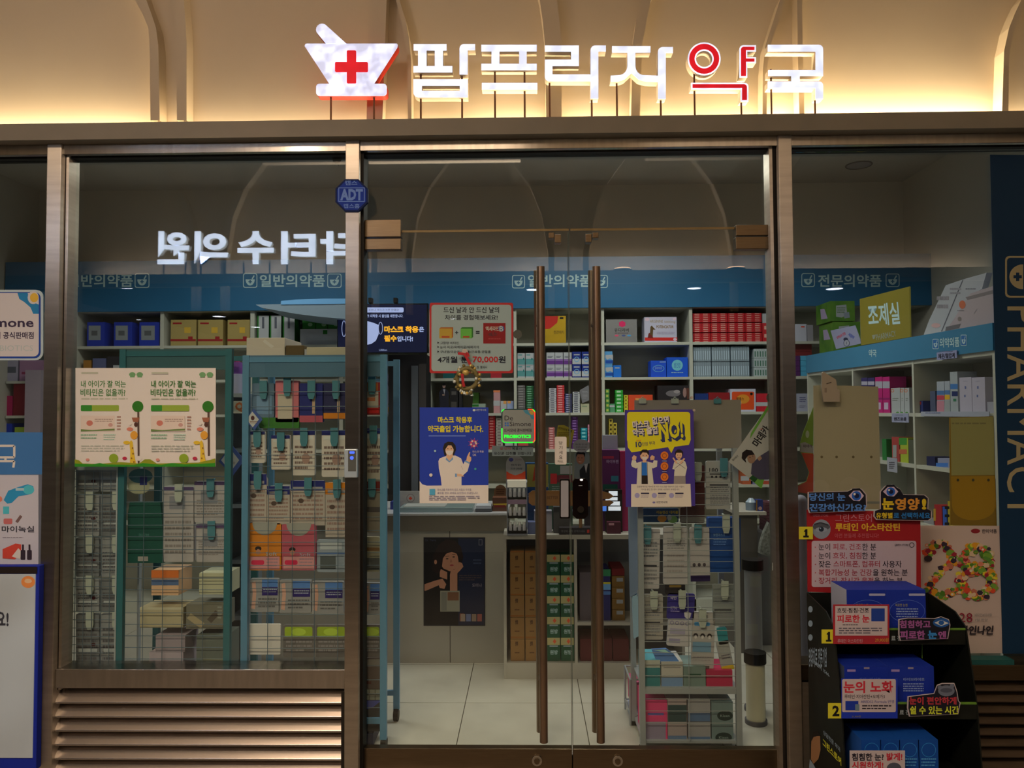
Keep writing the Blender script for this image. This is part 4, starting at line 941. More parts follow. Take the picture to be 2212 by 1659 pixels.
# green-posted rack stock
def green(A, x0, y0, x1, y1):
    A.ell(B_((118, 110, 84)), 300, y0+10, 24, 18); A.ell(B_((40, 70, 72)), 304, y0-12, 26, 16); A.rect(B_((26, 30, 70)), 302, y0-12, 318, y0+8)
    A.text(B_((60, 90, 80)), 'tea tree', 300, y0+112, 322, y0+118); A.rect(B_((110, 100, 90)), 298, y1-14, 320, y1-4)
hook_pack('dark green pouch with a cream scoop picture', 276, 1040, 352, 1216, B_((16, 50, 40)), green, None, bulge=.03, shape=[(280, 1085), (276, 1110), (276, 1216), (354, 1216), (350, 1120), (346, 1085)])
for i, (a, b_, c, d) in enumerate(((352, 1052, 418, 1214), (420, 1040, 488, 1128), (424, 1132, 488, 1214))):
    hook_pack('pale folded pack on the green-posted rack, %s' % ('tall one beside the green pouch', 'upper right', 'lower right')[i], a, b_, c, d, B_((124, 112, 104)), lambda A, x0, y0, x1, y1: (A.rect(B_((60, 44, 66)), x0, y0, x1, y0+8), A.lines(B_((100, 88, 80)), x0+5, y0+(y1-y0)*.45, x1-5, y1-12, 6), A.rect(B_((96, 90, 88)), x0+14, y0+20, x1-18, y0+48)), HOOKW if i == 0 else HOOKT, bulge=.025)
racked('product_box', 'orange, blue and peach carton on the green-posted rack', 327, 1232, 386, 1286, B_((160, 116, 84)), art_((B_((150, 74, 30)), 0, .32), (B_((60, 70, 90)), .36, .6)))
racked('product_box', 'cream striped carton right of the orange one', 430, 1238, 493, 1284, B_((134, 124, 96)), art_((B_((90, 84, 70)), .16, .22), (B_((90, 84, 70)), .5, .55)))
racked('product_box', 'long cream carton on the green-posted rack', 302, 1312, 396, 1356, B_((128, 112, 84)), art_((B_((140, 126, 100)), .0, .12)))
racked('product_box', 'tan carton with crossed bandage picture', 402, 1306, 482, 1358, B_((84, 76, 62)), lambda A, a, b_, c, d: (A.stroke(B_((120, 102, 74)), [(408, 1330), (438, 1352)], 14), A.stroke(B_((60, 50, 40)), [(452, 1342), (470, 1322)], 12), A.lines(B_((110, 104, 90)), 470, 1310, 480, 1340, 4)))
racked('product_box', 'pinkish box low on the green-posted rack, upper', 336, 1372, 400, 1408, B_((112, 96, 94)))
racked('product_box', 'pinkish box low on the green-posted rack, lower', 322, 1409, 396, 1446, B_((126, 108, 106)))
racked('product_box', 'grey green box low on the green-posted rack', 424, 1372, 492, 1446, B_((72, 72, 62)), art_((B_((100, 88, 50)), .68, .73, .2, .9)))
# clear packs on the white grid
def clearp(A, x0, y0, x1, y1): A.lines(B_((66, 60, 58)), x0+4, y0+30, x1-3, y1-8, 6, int(x0+y0)); A.ell(B_((50, 16, 18)), x0+38, y0+(y1-y0)*.58, 5, 3.5); A.rect(B_((128, 122, 114)), x0+6, y0+(y1-y0)*.66, x1-4, y0+(y1-y0)*.72)
for j, (y0, y1) in enumerate(((1008, 1062), (1068, 1158), (1162, 1246), (1250, 1322), (1326, 1440))):
    for i, (a, c) in enumerate(((164, 214), (218, 258))):
        hook_pack('clear grey pack on the white grid, %s row, %s column' % (ORD[j], ('left', 'right')[i]), a, y0, c, y1, CLR if (i+j) % 2 else CLR2, clearp, HOOKW if j else None, hx=(193, 250)[i], group='clear packs on the white grid', Y=YR+.025)
# clutter between the racks
t, A = sheet('letter_sign', 'small cream card with an orange letter Q between the racks', 'sign', YP(.45), rc(500, 866, 527, 893), B_((150, 138, 118))); A.text(B_((170, 80, 40)), 'Q', 508, 869, 526, 890, .05); A.build(t)
SB = B_((46, 58, 96))
for lb, cx, cy, r in (('blue-edged diamond card hanging beside the blue grey pack', 548, 906, 19), ('larger blue-edged diamond card hanging between the racks', 500, 994, 28)):
    t, A = sheet('diamond_card', lb, 'card', YP(YR-.008 if cx > 520 else .30), [(cx, cy-r*1.2), (cx+r, cy), (cx+r*.1, cy+r*1.2), (cx-r, cy+r*.1)], SB); A.poly(B_((140, 130, 120)), [(cx-3, cy-r*.9), (cx+r*.6, cy), (cx-2, cy+r*.9), (cx-r*.8, cy)]); A.ell(B_((60, 30, 30)), cx-2, cy-3, 4, 5); A.lines(B_((90, 60, 50)), cx-8, cy+4, cx+8, cy+10, 2); A.build(t)
t = thing('tall_bottle', 'purple and white bottle between the two rack headers', 'bottle', P(512, 850, .6))
p = P(512, 850, .6); MB().cyl(p, p+Vector((0, 0, .10)), .035, B_((110, 104, 116)), 14).cyl(p+Vector((0, 0, .10)), p+Vector((0, 0, .16)), .030, B_((84, 44, 96)), 14, .024).cyl(p+Vector((0, 0, .16)), p+Vector((0, 0, .19)), .014, B_((100, 40, 70)), 10).build('bottle', t)
t = thing('side_shelf', 'narrow white shelf carrying the purple bottle between racks', 'shelf', (p.x, .62, p.z)); 
MB().box(X(497, .55), X(529, .55), .55, .8, p.z-.02, p.z-.0005, B_((90, 90, 88))).build('shelf_board', t)
for i in (1, 2, 3, 4): MB().box(X(497, .55), X(529, .55), .55, .8, p.z-.02-.28*i, p.z-.28*i, B_((90, 90, 88))).build('shelf_board', t)
for x in (X(497, .55), X(529, .55)): MB().box(x-.006, x+.006, .56, .8, 0, p.z-.02, B_((80, 80, 78))).build('side_panel', t)
# cream two-page poster on the glass
t, A = sheet('vitamin_poster', 'cream two-page children vitamin poster with green lettering and giraffes on glass', 'poster', YP(GY-.004), rc(163, 795, 466, 1008), mat((178, 150, 124), 'L'), .002)
L_ = lambda c: mat(c, 'L')
DG = L_((60, 84, 40)); G1 = L_((34, 76, 16)); FP = L_((140, 122, 94))
for dx in (0, 152):
    A.text(DG, '내 아이가 잘 먹는', 175+dx, 822, 272+dx, 837, .02); A.text(DG, '비타민은 없을까?', 174+dx, 840, 271+dx, 856, .02); A.rect(FP, 176+dx, 804, 212+dx, 808); A.lines(FP, 176+dx, 860, 280+dx, 866, 1)
    for cx in (286, 302): A.ell(L_((84, 104, 60)), cx+dx, 809, 7, 5); A.rect(L_((84, 104, 60)), cx+dx-5, 813, cx+dx+5, 815)
    A.rr(L_((110, 112, 34)), 175+dx, 875, 257+dx, 888, 2); A.rr(L_((40, 90, 24)), 175+dx, 875, 199+dx, 888, 2)
    A.rect(L_((168, 134, 108)), 175+dx, 898, 248+dx, 932); A.ell(L_((150, 78, 58)), 194+dx, 914, 7, 6); A.lines(L_((130, 96, 76)), 205+dx, 905, 244+dx, 913, 2); A.ell(L_((150, 100, 80)), 239+dx, 918, 5, 4)
    A.poly(L_((80, 86, 40)), [(175+dx, 932), (248+dx, 930), (248+dx, 926), (226+dx, 927), (200+dx, 929), (175+dx, 927)]); A.lines(L_((130, 84, 64)), 253+dx, 899, 262+dx, 932, 5, 5)
    A.lines(L_((112, 120, 88)), 175+dx, 938, 210+dx, 951, 2); A.lines(L_((130, 132, 104)), 224+dx, 938, 250+dx, 953, 3); A.lines(L_((140, 122, 98)), 176+dx, 962, 270+dx, 978, 3, 8)
    A.stroke(L_((64, 42, 30)), [(299+dx, 884), (300+dx, 1004)], 4); A.ell(G1, 298+dx, 878, 12, 12, 22); A.poly(L_((120, 64, 40)), [(285+dx, 902), (302+dx, 902), (299+dx, 912), (288+dx, 911)]); A.ell(L_((60, 30, 20)), 294+dx, 917, 4, 5)
    A.ell(L_((160, 84, 60)), 281+dx, 927, 7, 4); A.ell(L_((170, 104, 30)), 290+dx, 940, 8, 9); A.ell(L_((190, 180, 160)), 281+dx, 915, 4, 4)
    gf = L_((180, 122, 26)); A.poly(gf, [(280+dx, 955), (284+dx, 951), (287+dx, 955), (291+dx, 985), (296+dx, 1008), (281+dx, 1008), (282+dx, 975)]); A.ell(gf, 274+dx, 956, 7, 4)
    for sx, sy in ((287, 968), (288, 980), (285, 990), (290, 998)): A.ell(L_((110, 66, 16)), sx+dx, sy, 1.8, 2.4, 6)
    A.ell(L_((104, 108, 22)), 246+dx, 990, 10, 10); A.rect(L_((110, 90, 40)), 245+dx, 998, 248+dx, 1006); A.ell(L_((140, 30, 40)), 270+dx, 990, 5, 3.5); A.ell(L_((160, 90, 70)), 190+dx, 993, 4, 3); A.ell(L_((170, 150, 130)), 301+dx, 990, 5.5, 5.5)
A.poly(L_((104, 96, 16)), [(163, 992), (172, 994), (180, 1001), (215, 1002), (262, 998), (302, 1001), (314, 992), (326, 992), (340, 1001), (380, 1000), (430, 999), (456, 993), (466, 990), (466, 1008), (163, 1008)])
A.poly(L_((34, 90, 18)), [(163, 1001), (200, 1003), (217, 1000), (232, 1003), (290, 1004), (310, 1000), (350, 1004), (372, 1000), (400, 1003), (466, 1000), (466, 1008), (163, 1008)])
A.build(t, 'illustration')
# ---- leftmost window notices
t, A = sheet('round_cornered_board', 'cream board edged in blue at the left frame edge, lettered simone', 'sign', YP(GY-.02), rrp(-130, 626, 93, 778, 16), mat((140, 132, 150), 'L'), .006)
A.poly(L_((26, 44, 88)), rrp(-126, 631, 88, 774, 13)); CB = L_((160, 134, 116)); A.poly(CB, rrp(-123, 633, 84, 770, 11))
A.poly(L_((30, 84, 104)), [(38, 633), (60, 633), (66, 650), (84, 658), (84, 678), (72, 678), (66, 664), (52, 652), (42, 646)]); A.ell(CB, 72, 643, 12, 14); A.ell(L_((170, 118, 36)), 74, 643, 9, 10)
A.text(L_((44, 30, 40)), 'simone', -34, 688, 73, 707, .02); A.text(L_((44, 30, 40)), '공식판매점', 7, 717, 73, 732, .02); A.rect(L_((44, 30, 40)), -6, 717, 1, 732); A.text(L_((140, 128, 110)), 'BIOTICS', 0, 746, 72, 758); A.build(t)
t, A = sheet('hangul_sign', 'blue notice panel with a white outlined letter at the left frame edge', 'sign', YP(GY-.012), rc(-200, 934, 96, 1025), mat((48, 76, 100), 'L'), .004)
wl = L_((170, 160, 150))
A.stroke(wl, [(-8, 963), (31, 963), (31, 988), (-8, 988)], 5); A.stroke(wl, [(12, 988), (12, 996)], 5); A.stroke(wl, [(-8, 996), (31, 996), (29, 1010)], 5); A.build(t)
t, A = sheet('hair_tonic_poster', 'pale poster with teal cap shapes and red bottles at the left frame edge', 'poster', YP(GY-.010), rc(-160, 1025, 83, 1222), mat((150, 128, 124), 'L'), .003)
A.poly(L_((34, 96, 112)), [(8, 1080), (18, 1060), (40, 1052), (60, 1046), (72, 1050), (74, 1060), (64, 1068), (40, 1072), (26, 1086), (16, 1088)]); A.ell(L_((60, 124, 120)), 62, 1058, 12, 10); A.rect(L_((130, 130, 130)), 34, 1054, 52, 1060)
A.rect(L_((60, 124, 130)), 7, 1094, 20, 1110); A.ell(L_((170, 84, 60)), 0, 1078, 5, 6); A.rr(L_((150, 70, 60)), 8, 1120, 27, 1132, 3); A.stroke(L_((90, 60, 50)), [(36, 1128), (46, 1114)], 6)
A.text(L_((48, 40, 40)), '마이녹실', 4, 1136, 74, 1150, .02); A.lines(L_((110, 90, 84)), 6, 1160, 52, 1164, 1); A.poly(L_((160, 46, 30)), [(6, 1186), (34, 1174), (46, 1176), (46, 1200), (32, 1208), (6, 1206)]); A.poly(L_((190, 150, 130)), [(26, 1202), (40, 1184), (46, 1190), (44, 1208)])
for cx in (50, 64): A.rr(L_((40, 26, 28)), cx-5, 1188, cx+5, 1209, 2); A.rect(L_((40, 26, 28)), cx-2, 1176, cx+2, 1190)
A.build(t, 'illustration')
t = thing('lit_display_panel', 'tall blue-framed pale lit panel at the lower left frame edge', 'light box', P(-60, 1645, -.03))
fr = MB(); pa, pc = P(-220, 1652, -.05), P(85, 1222, -.05); fr.box(pa.x, pc.x, -.05, -.015, pa.z-.02, pc.z, L_((14, 24, 84))); fr.build('frame', t, bevel=.003)
pa, pc = P(-214, 1636, -.052), P(77, 1240, -.052)
LP = ledmat('light_panel', (.30, .32, .32), .48, scale=2.2, lo=.55); MB().box(pa.x, pc.x, -.054, -.05, pa.z, pc.z, LP).build('lit_face', t)
A = Art(YP(-.054)); A.rect(L_((24, 14, 10)), -214, 1224, 80, 1239); A.text(L_((40, 34, 34)), '요!', -12, 1321, 19, 1353, .03); A.ell(L_((190, 90, 40)), 61, 1257, 15, 13); A.ell(L_((200, 120, 80)), 61, 1255, 8, 5); A.build(t)
t.location = t.location
# ================================================================ notices and fittings on the door glass
D_ = lambda c: mat(c, 'D'); J_ = lambda c: mat(c, 'J')
GO = GY-.004; GI = GY+.016
# security badge on the post
def c8(cx, cy, r): return [(cx+r*math.cos(math.radians(22.5+45*i)), cy+r*math.sin(math.radians(22.5+45*i))) for i in range(8)]
NB = mat((16, 32, 86), 'D', .5, 0, .1)
t, A = sheet('security_badge', 'blue octagonal alarm badge lettered ADT fixed over the steel post', 'badge', YP(-.02), c8(759.5, 422, 38), mat((10, 18, 44), 'D', .5, 0, .1), .016)
A.poly(NB, c8(759.5, 422, 34)); BLT = mat((70, 84, 118), 'D', .5); A.frame(BLT, 731, 405, 788, 436, 1.6); A.text(BLT, 'ADT', 735, 408, 784, 433, .05)
A.text(BLT, '캡스', 745, 390, 772, 400, .02); A.text(BLT, '캡스홈', 742, 440, 777, 450, .02); A.build(t)
# card reader on the post
pa, pc = P(746, 1031, -.012), P(774, 970, -.012)
t = thing('card_reader', 'slim card reader with two blue lights on the steel post', 'card reader', ((pa.x+pc.x)/2, -.02, pa.z))
MB().box(pa.x, pc.x, -.034, -.012, pa.z, pc.z, mat((130, 124, 118), 'D', .35, .3)).build('housing', t, bevel=.003)
A = Art(YP(-.034)); A.rect(D_((60, 54, 46)), 752, 973, 769, 1018)
LEDB = mat((60, 90, 255), 'A', emit=1.6); A.rr(LEDB, 755, 975, 766, 980, 2); A.ell(LEDB, 760, 989, 4); A.build(t, 'lights')
# mask poster
t, A = sheet('mask_poster', 'navy mask notice poster with a masked pharmacist pointing up', 'poster', YP(GO), rc(906.5, 880, 1055, 1087), D_((24, 38, 100)), .002)
wh = D_((170, 144, 124)); yel = D_((190, 138, 28)); skn = D_((176, 118, 84)); hr = D_((26, 18, 14)); blc = D_((84, 104, 130))
A.poly(wh, [(906.5, 1039), (912, 1046), (922, 1049), (1055, 1048), (1055, 1087), (906.5, 1087)])
A.text(yel, '마스크 착용후', 946, 900, 1020, 914, .035); A.text(yel, '약국출입 가능합니다.', 924, 919, 1044, 934, .035); A.rect(D_((70, 78, 140)), 926, 940, 1006, 943); A.text(D_((150, 140, 150)), '대한약사회', 1028, 883, 1050, 888); A.ell(D_((150, 140, 150)), 1024, 886, 3, 2.5)
A.poly(wh, [(954, 1049), (952, 1030), (948, 1012), (947, 996), (950, 990), (966, 984), (984, 984), (996, 990), (1001, 1003), (1004, 996), (1015, 1000), (1010, 1018), (1000, 1027), (997, 1028), (997, 1049)])
A.poly(hr, [(960, 984), (957, 968), (960, 958), (968, 954), (978, 955), (984, 962), (985, 972), (980, 984)]); A.poly(skn, [(965, 979), (978, 979), (978, 990), (971, 996), (964, 988)]); A.ell(skn, 971, 972, 9, 12)
A.poly(hr, [(961, 972), (962, 961), (971, 956), (980, 962), (981, 972), (975, 962), (968, 962)]); A.poly(D_((206, 184, 168)), [(963, 973), (979, 973), (978, 980), (971, 984), (964, 980)]); A.poly(blc, [(964, 988), (971, 996), (978, 987), (979, 992), (971, 999), (963, 993)])
for cx in (967.5, 975): A.ell(hr, cx, 969, 1.3, .9, 8)
A.poly(skn, [(1007, 996), (1009, 986), (1014, 976), (1016, 977), (1014, 985), (1018, 988), (1018, 994), (1015, 999)]); A.poly(blc, [(1005, 994), (1015, 999), (1014, 1002), (1003, 997)]); A.poly(skn, [(985, 1023), (996, 1024), (1003, 1029), (994, 1029), (985, 1028)]); A.rect(blc, 983, 1023, 987, 1030)
A.stroke(D_((140, 118, 100)), [(996, 1006), (1000, 1014)], .8)
VR = D_((150, 40, 60)); A.ell(D_((90, 50, 90)), 1023, 958, 9, 9)
for i in range(9):
    a = i*.7; A.ell((D_((190, 130, 110)), VR)[i % 2], 1023+5.5*math.cos(a), 958+5.5*math.sin(a), 2.2, 2.2, 8); A.stroke(VR, [(1023+9*math.cos(a), 958+9*math.sin(a)), (1023+12*math.cos(a), 958+12*math.sin(a))], .9)
A.text(wh, '마스크 착용', 1021, 973, 1045, 978); A.text(wh, 'OK', 1021, 980, 1029, 985); A.ell(wh, 931, 1026, 3.6, 3.6); A.ell(D_((120, 130, 170)), 940, 974, 2.4); A.ell(D_((50, 110, 90)), 1027, 1013, 2.4)
A.rect(D_((60, 110, 140)), 928, 1056, 940, 1069); A.text(D_((90, 76, 90)), '마스크를 착용하지 않은 사람이 약국을', 945, 1055, 1018, 1060); A.text(D_((90, 76, 90)), '출입할 경우 과태료 10만원이 부과됩니다', 945, 1062, 1032, 1067); A.lines(D_((110, 92, 96)), 927, 1071, 1036, 1082, 3, 4); A.build(t, 'illustration')
# lit probiotics sign
LG = mat((40, 255, 60), 'A', emit=.9); LRD = mat((255, 60, 40), 'A', emit=.9)
t = thing('lit_acrylic_sign', 'small square lit sign lettered De Simone with green and red glowing edge', 'sign', P(1120, 957, GI+.01))
pl_ = YP(GO-.006); W = [pl_.w(*p) for p in rrp(1083, 883, 1156.5, 957, 8)]
MB().prism(W, (0, .008, 0), D_((80, 92, 84))).build('card', t)
A = Art(pl_); g1 = D_((100, 92, 80)); A.poly(LG, rrp(1083, 883, 1156.5, 957, 8)); A.poly(LRD, [(1140, 883), (1149, 883), (1156.5, 891), (1156.5, 950), (1152, 957), (1140, 930)]); A.poly(mat((30, 70, 74), 'A'), [(1083, 925), (1083, 891), (1091, 883), (1140, 883), (1140, 920)])
A.poly(g1, rrp(1085.5, 885.5, 1154, 954.5, 6.5)); A.poly(D_((50, 90, 96)), [(1130, 886), (1140, 886), (1143, 892), (1150, 896), (1154, 900), (1154, 906), (1148, 905), (1144, 897), (1135, 893)]); A.ell(D_((150, 104, 40)), 1149, 891, 5, 5)
ink = D_((26, 20, 22)); A.text(ink, 'De', 1090, 898, 1108, 908, .0, 0, 3); A.text(ink, 'Simone', 1101, 911, 1147, 920.5, .0, 0, 3)
for i in range(4): A.ell(D_((40, 70, 110)), 1092+5*(i % 2), 914+5*(i//2), 2.1, 2.1, 8)
A.text(ink, '드시모네 공식판매점', 1089, 926, 1148, 933, .015); A.text(LG, 'PROBIOTICS', 1089, 939, 1147, 946.5, .05); A.build(t)
# grey notice under it
t, A = sheet('antibiotic_notice', 'long grey notice under the lit probiotics sign', 'notice', YP(GI), rc(1063, 963, 1152, 985), D_((96, 88, 84)), .003)
A.text(D_((120, 50, 46)), '항생제', 1080, 966, 1103, 972, .01); A.text(ink, '복용시', 1106, 966, 1127, 972, .01); A.text(ink, '유산균 섭취를 권합니다', 1067, 976, 1148, 982.5, .01); A.build(t)
# pull sign
t, A = sheet('pull_sign', 'narrow cream sign lettered PULL beside the door seam', 'sign', YP(GO-.003), rrp(1198.5, 943.5, 1224, 1003.5, 3), D_((172, 148, 128)), .006)
for i, ch in enumerate('당기세요'): A.text(ink, ch, 1207.5, 953+i*10.3, 1215, 960.5+i*10.3, .0)
A.text(ink, 'PULL', 1205, 994.5, 1217, 999); A.build(t)
# lock pair
t = thing('door_lock', 'black keypad lock with a round chrome knob on the door seam', 'lock', P(1253, 1123, GO)); pl_ = YP(GO-.030)
MB().prism([pl_.w(*p) for p in [(1237, 1040), (1242, 1034), (1265, 1034), (1270.5, 1040), (1270.5, 1113), (1262, 1121), (1246, 1121), (1237, 1113)]], (0, .028, 0), mat((16, 6, 6), 'A', .15, 0, .6)).build('body', t, bevel=.004)
q = P(1254, 1099.5, GO-.030); MB().cyl(q, q-Vector((0, .014, 0)), .0145, mat((150, 140, 130), 'A', .2, 1.0), 20).build('knob', t)
A = Art(YP(GO-.0305)); A.rect(D_((120, 110, 104)), 1250, 1048.5, 1258, 1049.6); A.ell(mat((255, 240, 230), 'A', emit=1.4), 1256, 1036.5, 3.4, 2.2); A.build(t, 'indicator')
t = thing('door_lock_strike', 'slim cream lock plate with black rim left of the keypad lock', 'lock', P(1219, 1120, GO)); pl_ = YP(GO-.020)
MB().prism([pl_.w(*p) for p in rrp(1209, 1035, 1231, 1120, 3)], (0, .019, 0), mat((14, 10, 8), 'A', .3)).build('rim', t); A = Art(pl_); A.rr(D_((110, 96, 90)), 1211.5, 1038, 1228, 1117, 2); A.build(t, 'face_plate')
# NO! poster
t, A = sheet('no_entry_poster', 'purple and yellow NO poster with two cartoon pharmacists', 'poster', YP(GO), [(1349.5, 886), (1498, 884.5), (1502, 1093), (1352, 1095)], D_((50, 34, 84)), .002)
YL2 = D_((196, 158, 18)); dk = D_((34, 30, 44)); sh = D_((30, 34, 60))
A.poly(YL2, rrp(1354.5, 890, 1491, 956, 6)); A.poly(YL2, [(1354.5, 940), (1356, 966), (1364, 977), (1404, 972), (1443, 966), (1450, 979), (1457, 965), (1488, 961), (1492, 950), (1491, 920), (1356, 920)])
for o_, m_, bo in (((2.6, 2.8), sh, .06), ((1.2, 1.3), sh, .06), ((0, 0), wh, .04)):
    dx, dy = o_; A.text(m_, '마스크', 1366+dx, 908+dy, 1402+dx, 925+dy, bo, -4); A.text(m_, '없으면', 1408+dx, 899+dy, 1445+dx, 917+dy, bo, -4)
    A.text(m_, '약국', 1366+dx, 926+dy, 1391+dx, 941+dy, bo, -4); A.text(m_, '출입', 1396+dx, 921+dy, 1420+dx, 938+dy, bo, -4)
for o_, m_, bo in (((5, 6), sh, .08), ((2.5, 3), sh, .09), ((.5, .5), sh, .09), ((0, 0), YL2, .035)): A.text(m_, 'NO!', 1423+o_[0], 910+o_[1], 1475+o_[0], 948+o_[1], bo, -5)
A.text(sh, '10', 1373, 954, 1386, 966, .03, -3); A.text(sh, '만원', 1387, 955, 1399, 963, .0, -3); A.text(sh, '부과', 1402, 953, 1415, 961, .0, -3); A.text(D_((170, 60, 30)), '과태료', 1374, 950, 1385, 954)
# masked pharmacist in a coat, hands at his ears
cot = D_((160, 140, 116)); A.poly(cot, [(1375, 1046), (1377, 1010), (1374, 1012), (1365, 1008), (1363, 1003), (1365, 994), (1373, 994), (1375, 1000), (1384, 997), (1399, 997), (1410, 1000), (1412, 994), (1420, 995), (1419, 1008), (1410, 1012), (1408, 1010), (1412, 1046)])
A.poly(D_((30, 74, 120)), [(1386, 998), (1397, 998), (1398, 1028), (1386, 1028)]); A.rect(hr, 1386, 1027, 1399, 1046); A.stroke(dk, [(1386, 998), (1386, 1046)], .7); A.stroke(dk, [(1398, 998), (1399, 1046)], .7)
for sx in (1370, 1409): A.poly(skn, [(sx-4, 994), (sx+4, 993), (sx+5, 986), (sx-1, 983), (sx-5, 988)])
A.rect(skn, 1388, 992, 1396, 999); A.ell(skn, 1392, 984, 9.5, 10); A.poly(hr, [(1383, 984), (1382, 976), (1388, 971), (1397, 971), (1402, 976), (1401, 984), (1397, 978), (1388, 977)]); A.poly(D_((190, 176, 150)), [(1386, 987), (1399, 987), (1396, 993), (1389, 993)])
for cx in (1389, 1396): A.ell(hr, cx, 984, 1, 1, 6)
# pharmacist crossing her arms
A.poly(D_((110, 92, 80)), [(1455, 1046), (1456, 1018), (1480, 1018), (1481, 1046)]); A.poly(cot, [(1452, 1013), (1456, 998), (1462, 993), (1473, 993), (1480, 997), (1484, 1010), (1480, 1028), (1456, 1028), (1457, 1014)])
A.stroke(dk, [(1457, 1012), (1476, 998)], .8); A.stroke(dk, [(1480, 1012), (1460, 998)], .8); A.poly(skn, [(1452, 989), (1455, 988), (1463, 1000), (1460, 1002)]); A.poly(skn, [(1477, 989), (1480, 991), (1470, 1003), (1467, 1000)])
A.rect(skn, 1464, 988, 1469, 995); A.ell(skn, 1466, 983, 7, 9); A.poly(hr, [(1458, 986), (1458, 976), (1463, 971), (1470, 971), (1475, 976), (1475, 986), (1472, 978), (1461, 978)])
for cx in (1463.5, 1469): A.ell(hr, cx, 983, .9, .9, 6)
A.stroke(D_((120, 60, 50)), [(1463, 988.5), (1469, 988.5)], .7)
for cy in (984, 1007, 1030): A.ell(D_((180, 80, 24)), 1435, cy, 8.5, 9, 16); A.ring(D_((110, 40, 10)), 1435, cy, 4.4, 1); A.rect(D_((120, 110, 140)), 1430, cy+11, 1440, cy+12.6)
A.poly(D_((176, 142, 118)), [(1363, 1045.5), (1491, 1045), (1493, 1094), (1363, 1094.5)]); A.text(dk, '감염병예방법 제49조에 따라 마스크를 착용하지 않은 사람이', 1376, 1049, 1477, 1053); A.text(dk, '약국을 출입 할 경우 과태료 10만원이 부과됩니다.', 1385, 1055, 1468, 1059)
for cx in (1376, 1413, 1450): A.ell(D_((120, 104, 120)), cx, 1070, 5.5); A.rr(dk, cx+8, 1064, cx+26, 1067, 1); A.lines(D_((130, 108, 104)), cx+8, 1069, cx+25, 1076, 3, cx)
A.text(dk, '대한약사회', 1417, 1082, 1441, 1087); A.ell(D_((90, 76, 100)), 1412, 1085, 3, 2); A.build(t, 'illustration')
for (px, py) in ((1499, 886), (1494, 859)):
    q = P(px, py, GO-.004); t = thing('poster_pin', 'tiny clear suction pin %s' % ('at the top corner of the NO poster' if py > 870 else 'above the NO poster'), 'pin', q); MB().cyl(q+Vector((0, .003, 0)), q-Vector((0, .004, 0)), .006, mat((190, 180, 170), 'A', .15), 12).build('cup', t)
# red-edged price notice hanging inside the glass with suction cup
t, A = sheet('price_notice', 'large white notice edged in red reading 70,000 won inside the glass', 'notice', YP(GI), rrp(928, 654, 1108.5, 806, 4), J_((150, 34, 34)), .003)
LV = J_((126, 128, 146)); A.rr(LV, 932, 658.5, 1104.5, 801.5, 6); ik = J_((30, 28, 36))
A.text(ik, '드신 날과 안 드신 날의', 958, 663, 1078, 676, .02); A.text(ik, '차이를 경험해보세요!', 961, 680, 1075, 691.5, .02)
def bx3(x0, y0, x1, y1, c1, c2_): A.rect(J_(c1), x0, y0+2, x1-3, y1); A.poly(J_(c2_), [(x0, y0+2), (x0+3, y0-1), (x1, y0-1), (x1-3, y0+2)]); A.poly(J_(c2_), [(x1-3, y0+2), (x1, y0-1), (x1, y1-3), (x1-3, y1)]); A.rect(J_((140, 50, 30)), x0+5, y1-5, x1-8, y1-1.5)
bx3(949, 708, 979, 731, (170, 110, 40), (130, 70, 30)); bx3(995, 708, 1022, 731, (80, 130, 50), (40, 80, 30)); A.text(ik, '+', 983, 715, 990, 722, .03); A.text(ik, '=', 1028, 715, 1036, 721, .03)
A.rect(J_((110, 22, 24)), 1044, 698, 1092, 742); A.text(J_((170, 150, 160)), '액세라민', 1049, 705, 1078, 715, .02); A.ell(J_((60, 70, 110)), 1083, 710, 6.5); A.text(J_((170, 150, 160)), 'B', 1079, 704, 1087, 716, .02); A.text(J_((60, 36, 40)), '엑소', 1055, 718, 1074, 727, .02, -12); A.lines(J_((130, 50, 50)), 1055, 731, 1084, 735, 1)
for y, tx, x1 in ((738, '고함량 비타민', 991), (747, '눈의 피로/육체피로/체력저하', 1035), (757, '구내염/구순염/신경통/근육통/관절통', 1060)):
    A.poly(ik, [(945, y), (949, y+2.5), (945, y+5)]); A.text(ik, tx, 951, y, x1, y+6)
A.text(ik, '4개월', 945, 770, 988, 784, .02); A.text(ik, '분', 996, 771, 1010, 784, .02); A.text(J_((160, 30, 34)), '70,000', 1021, 770, 1076, 785, .02); A.text(ik, '원', 1077, 769, 1092, 784, .02); A.text(ik, '월 결제시', 1030, 790, 1052, 796); A.build(t)
for nm, px, py, lb in (('suction_hook', 1118, 722, 'clear suction hook at the right edge of the red-edged notice'), ('suction_hook', 1665, 859, 'clear suction hook holding the tilted leaflet'), ('suction_hook', 728, 344, 'clear suction hook high in the left window corner')):
    q = P(px, py, GY+.010); t = thing(nm, lb, 'hook', q); rr0 = .020; CUPM = mat((112, 112, 110), 'A', .15)
    MB().cyl(q, q+Vector((0, .008, 0)), rr0, CUPM, 18, rr0*.4).build('cup', t); MB().tube([q+Vector((0, .010, 0)), q+Vector((0, .016, -.006)), q+Vector((0, .018, -.018)), q+Vector((0, .026, -.020))], .002, CUPM).build('hook', t)
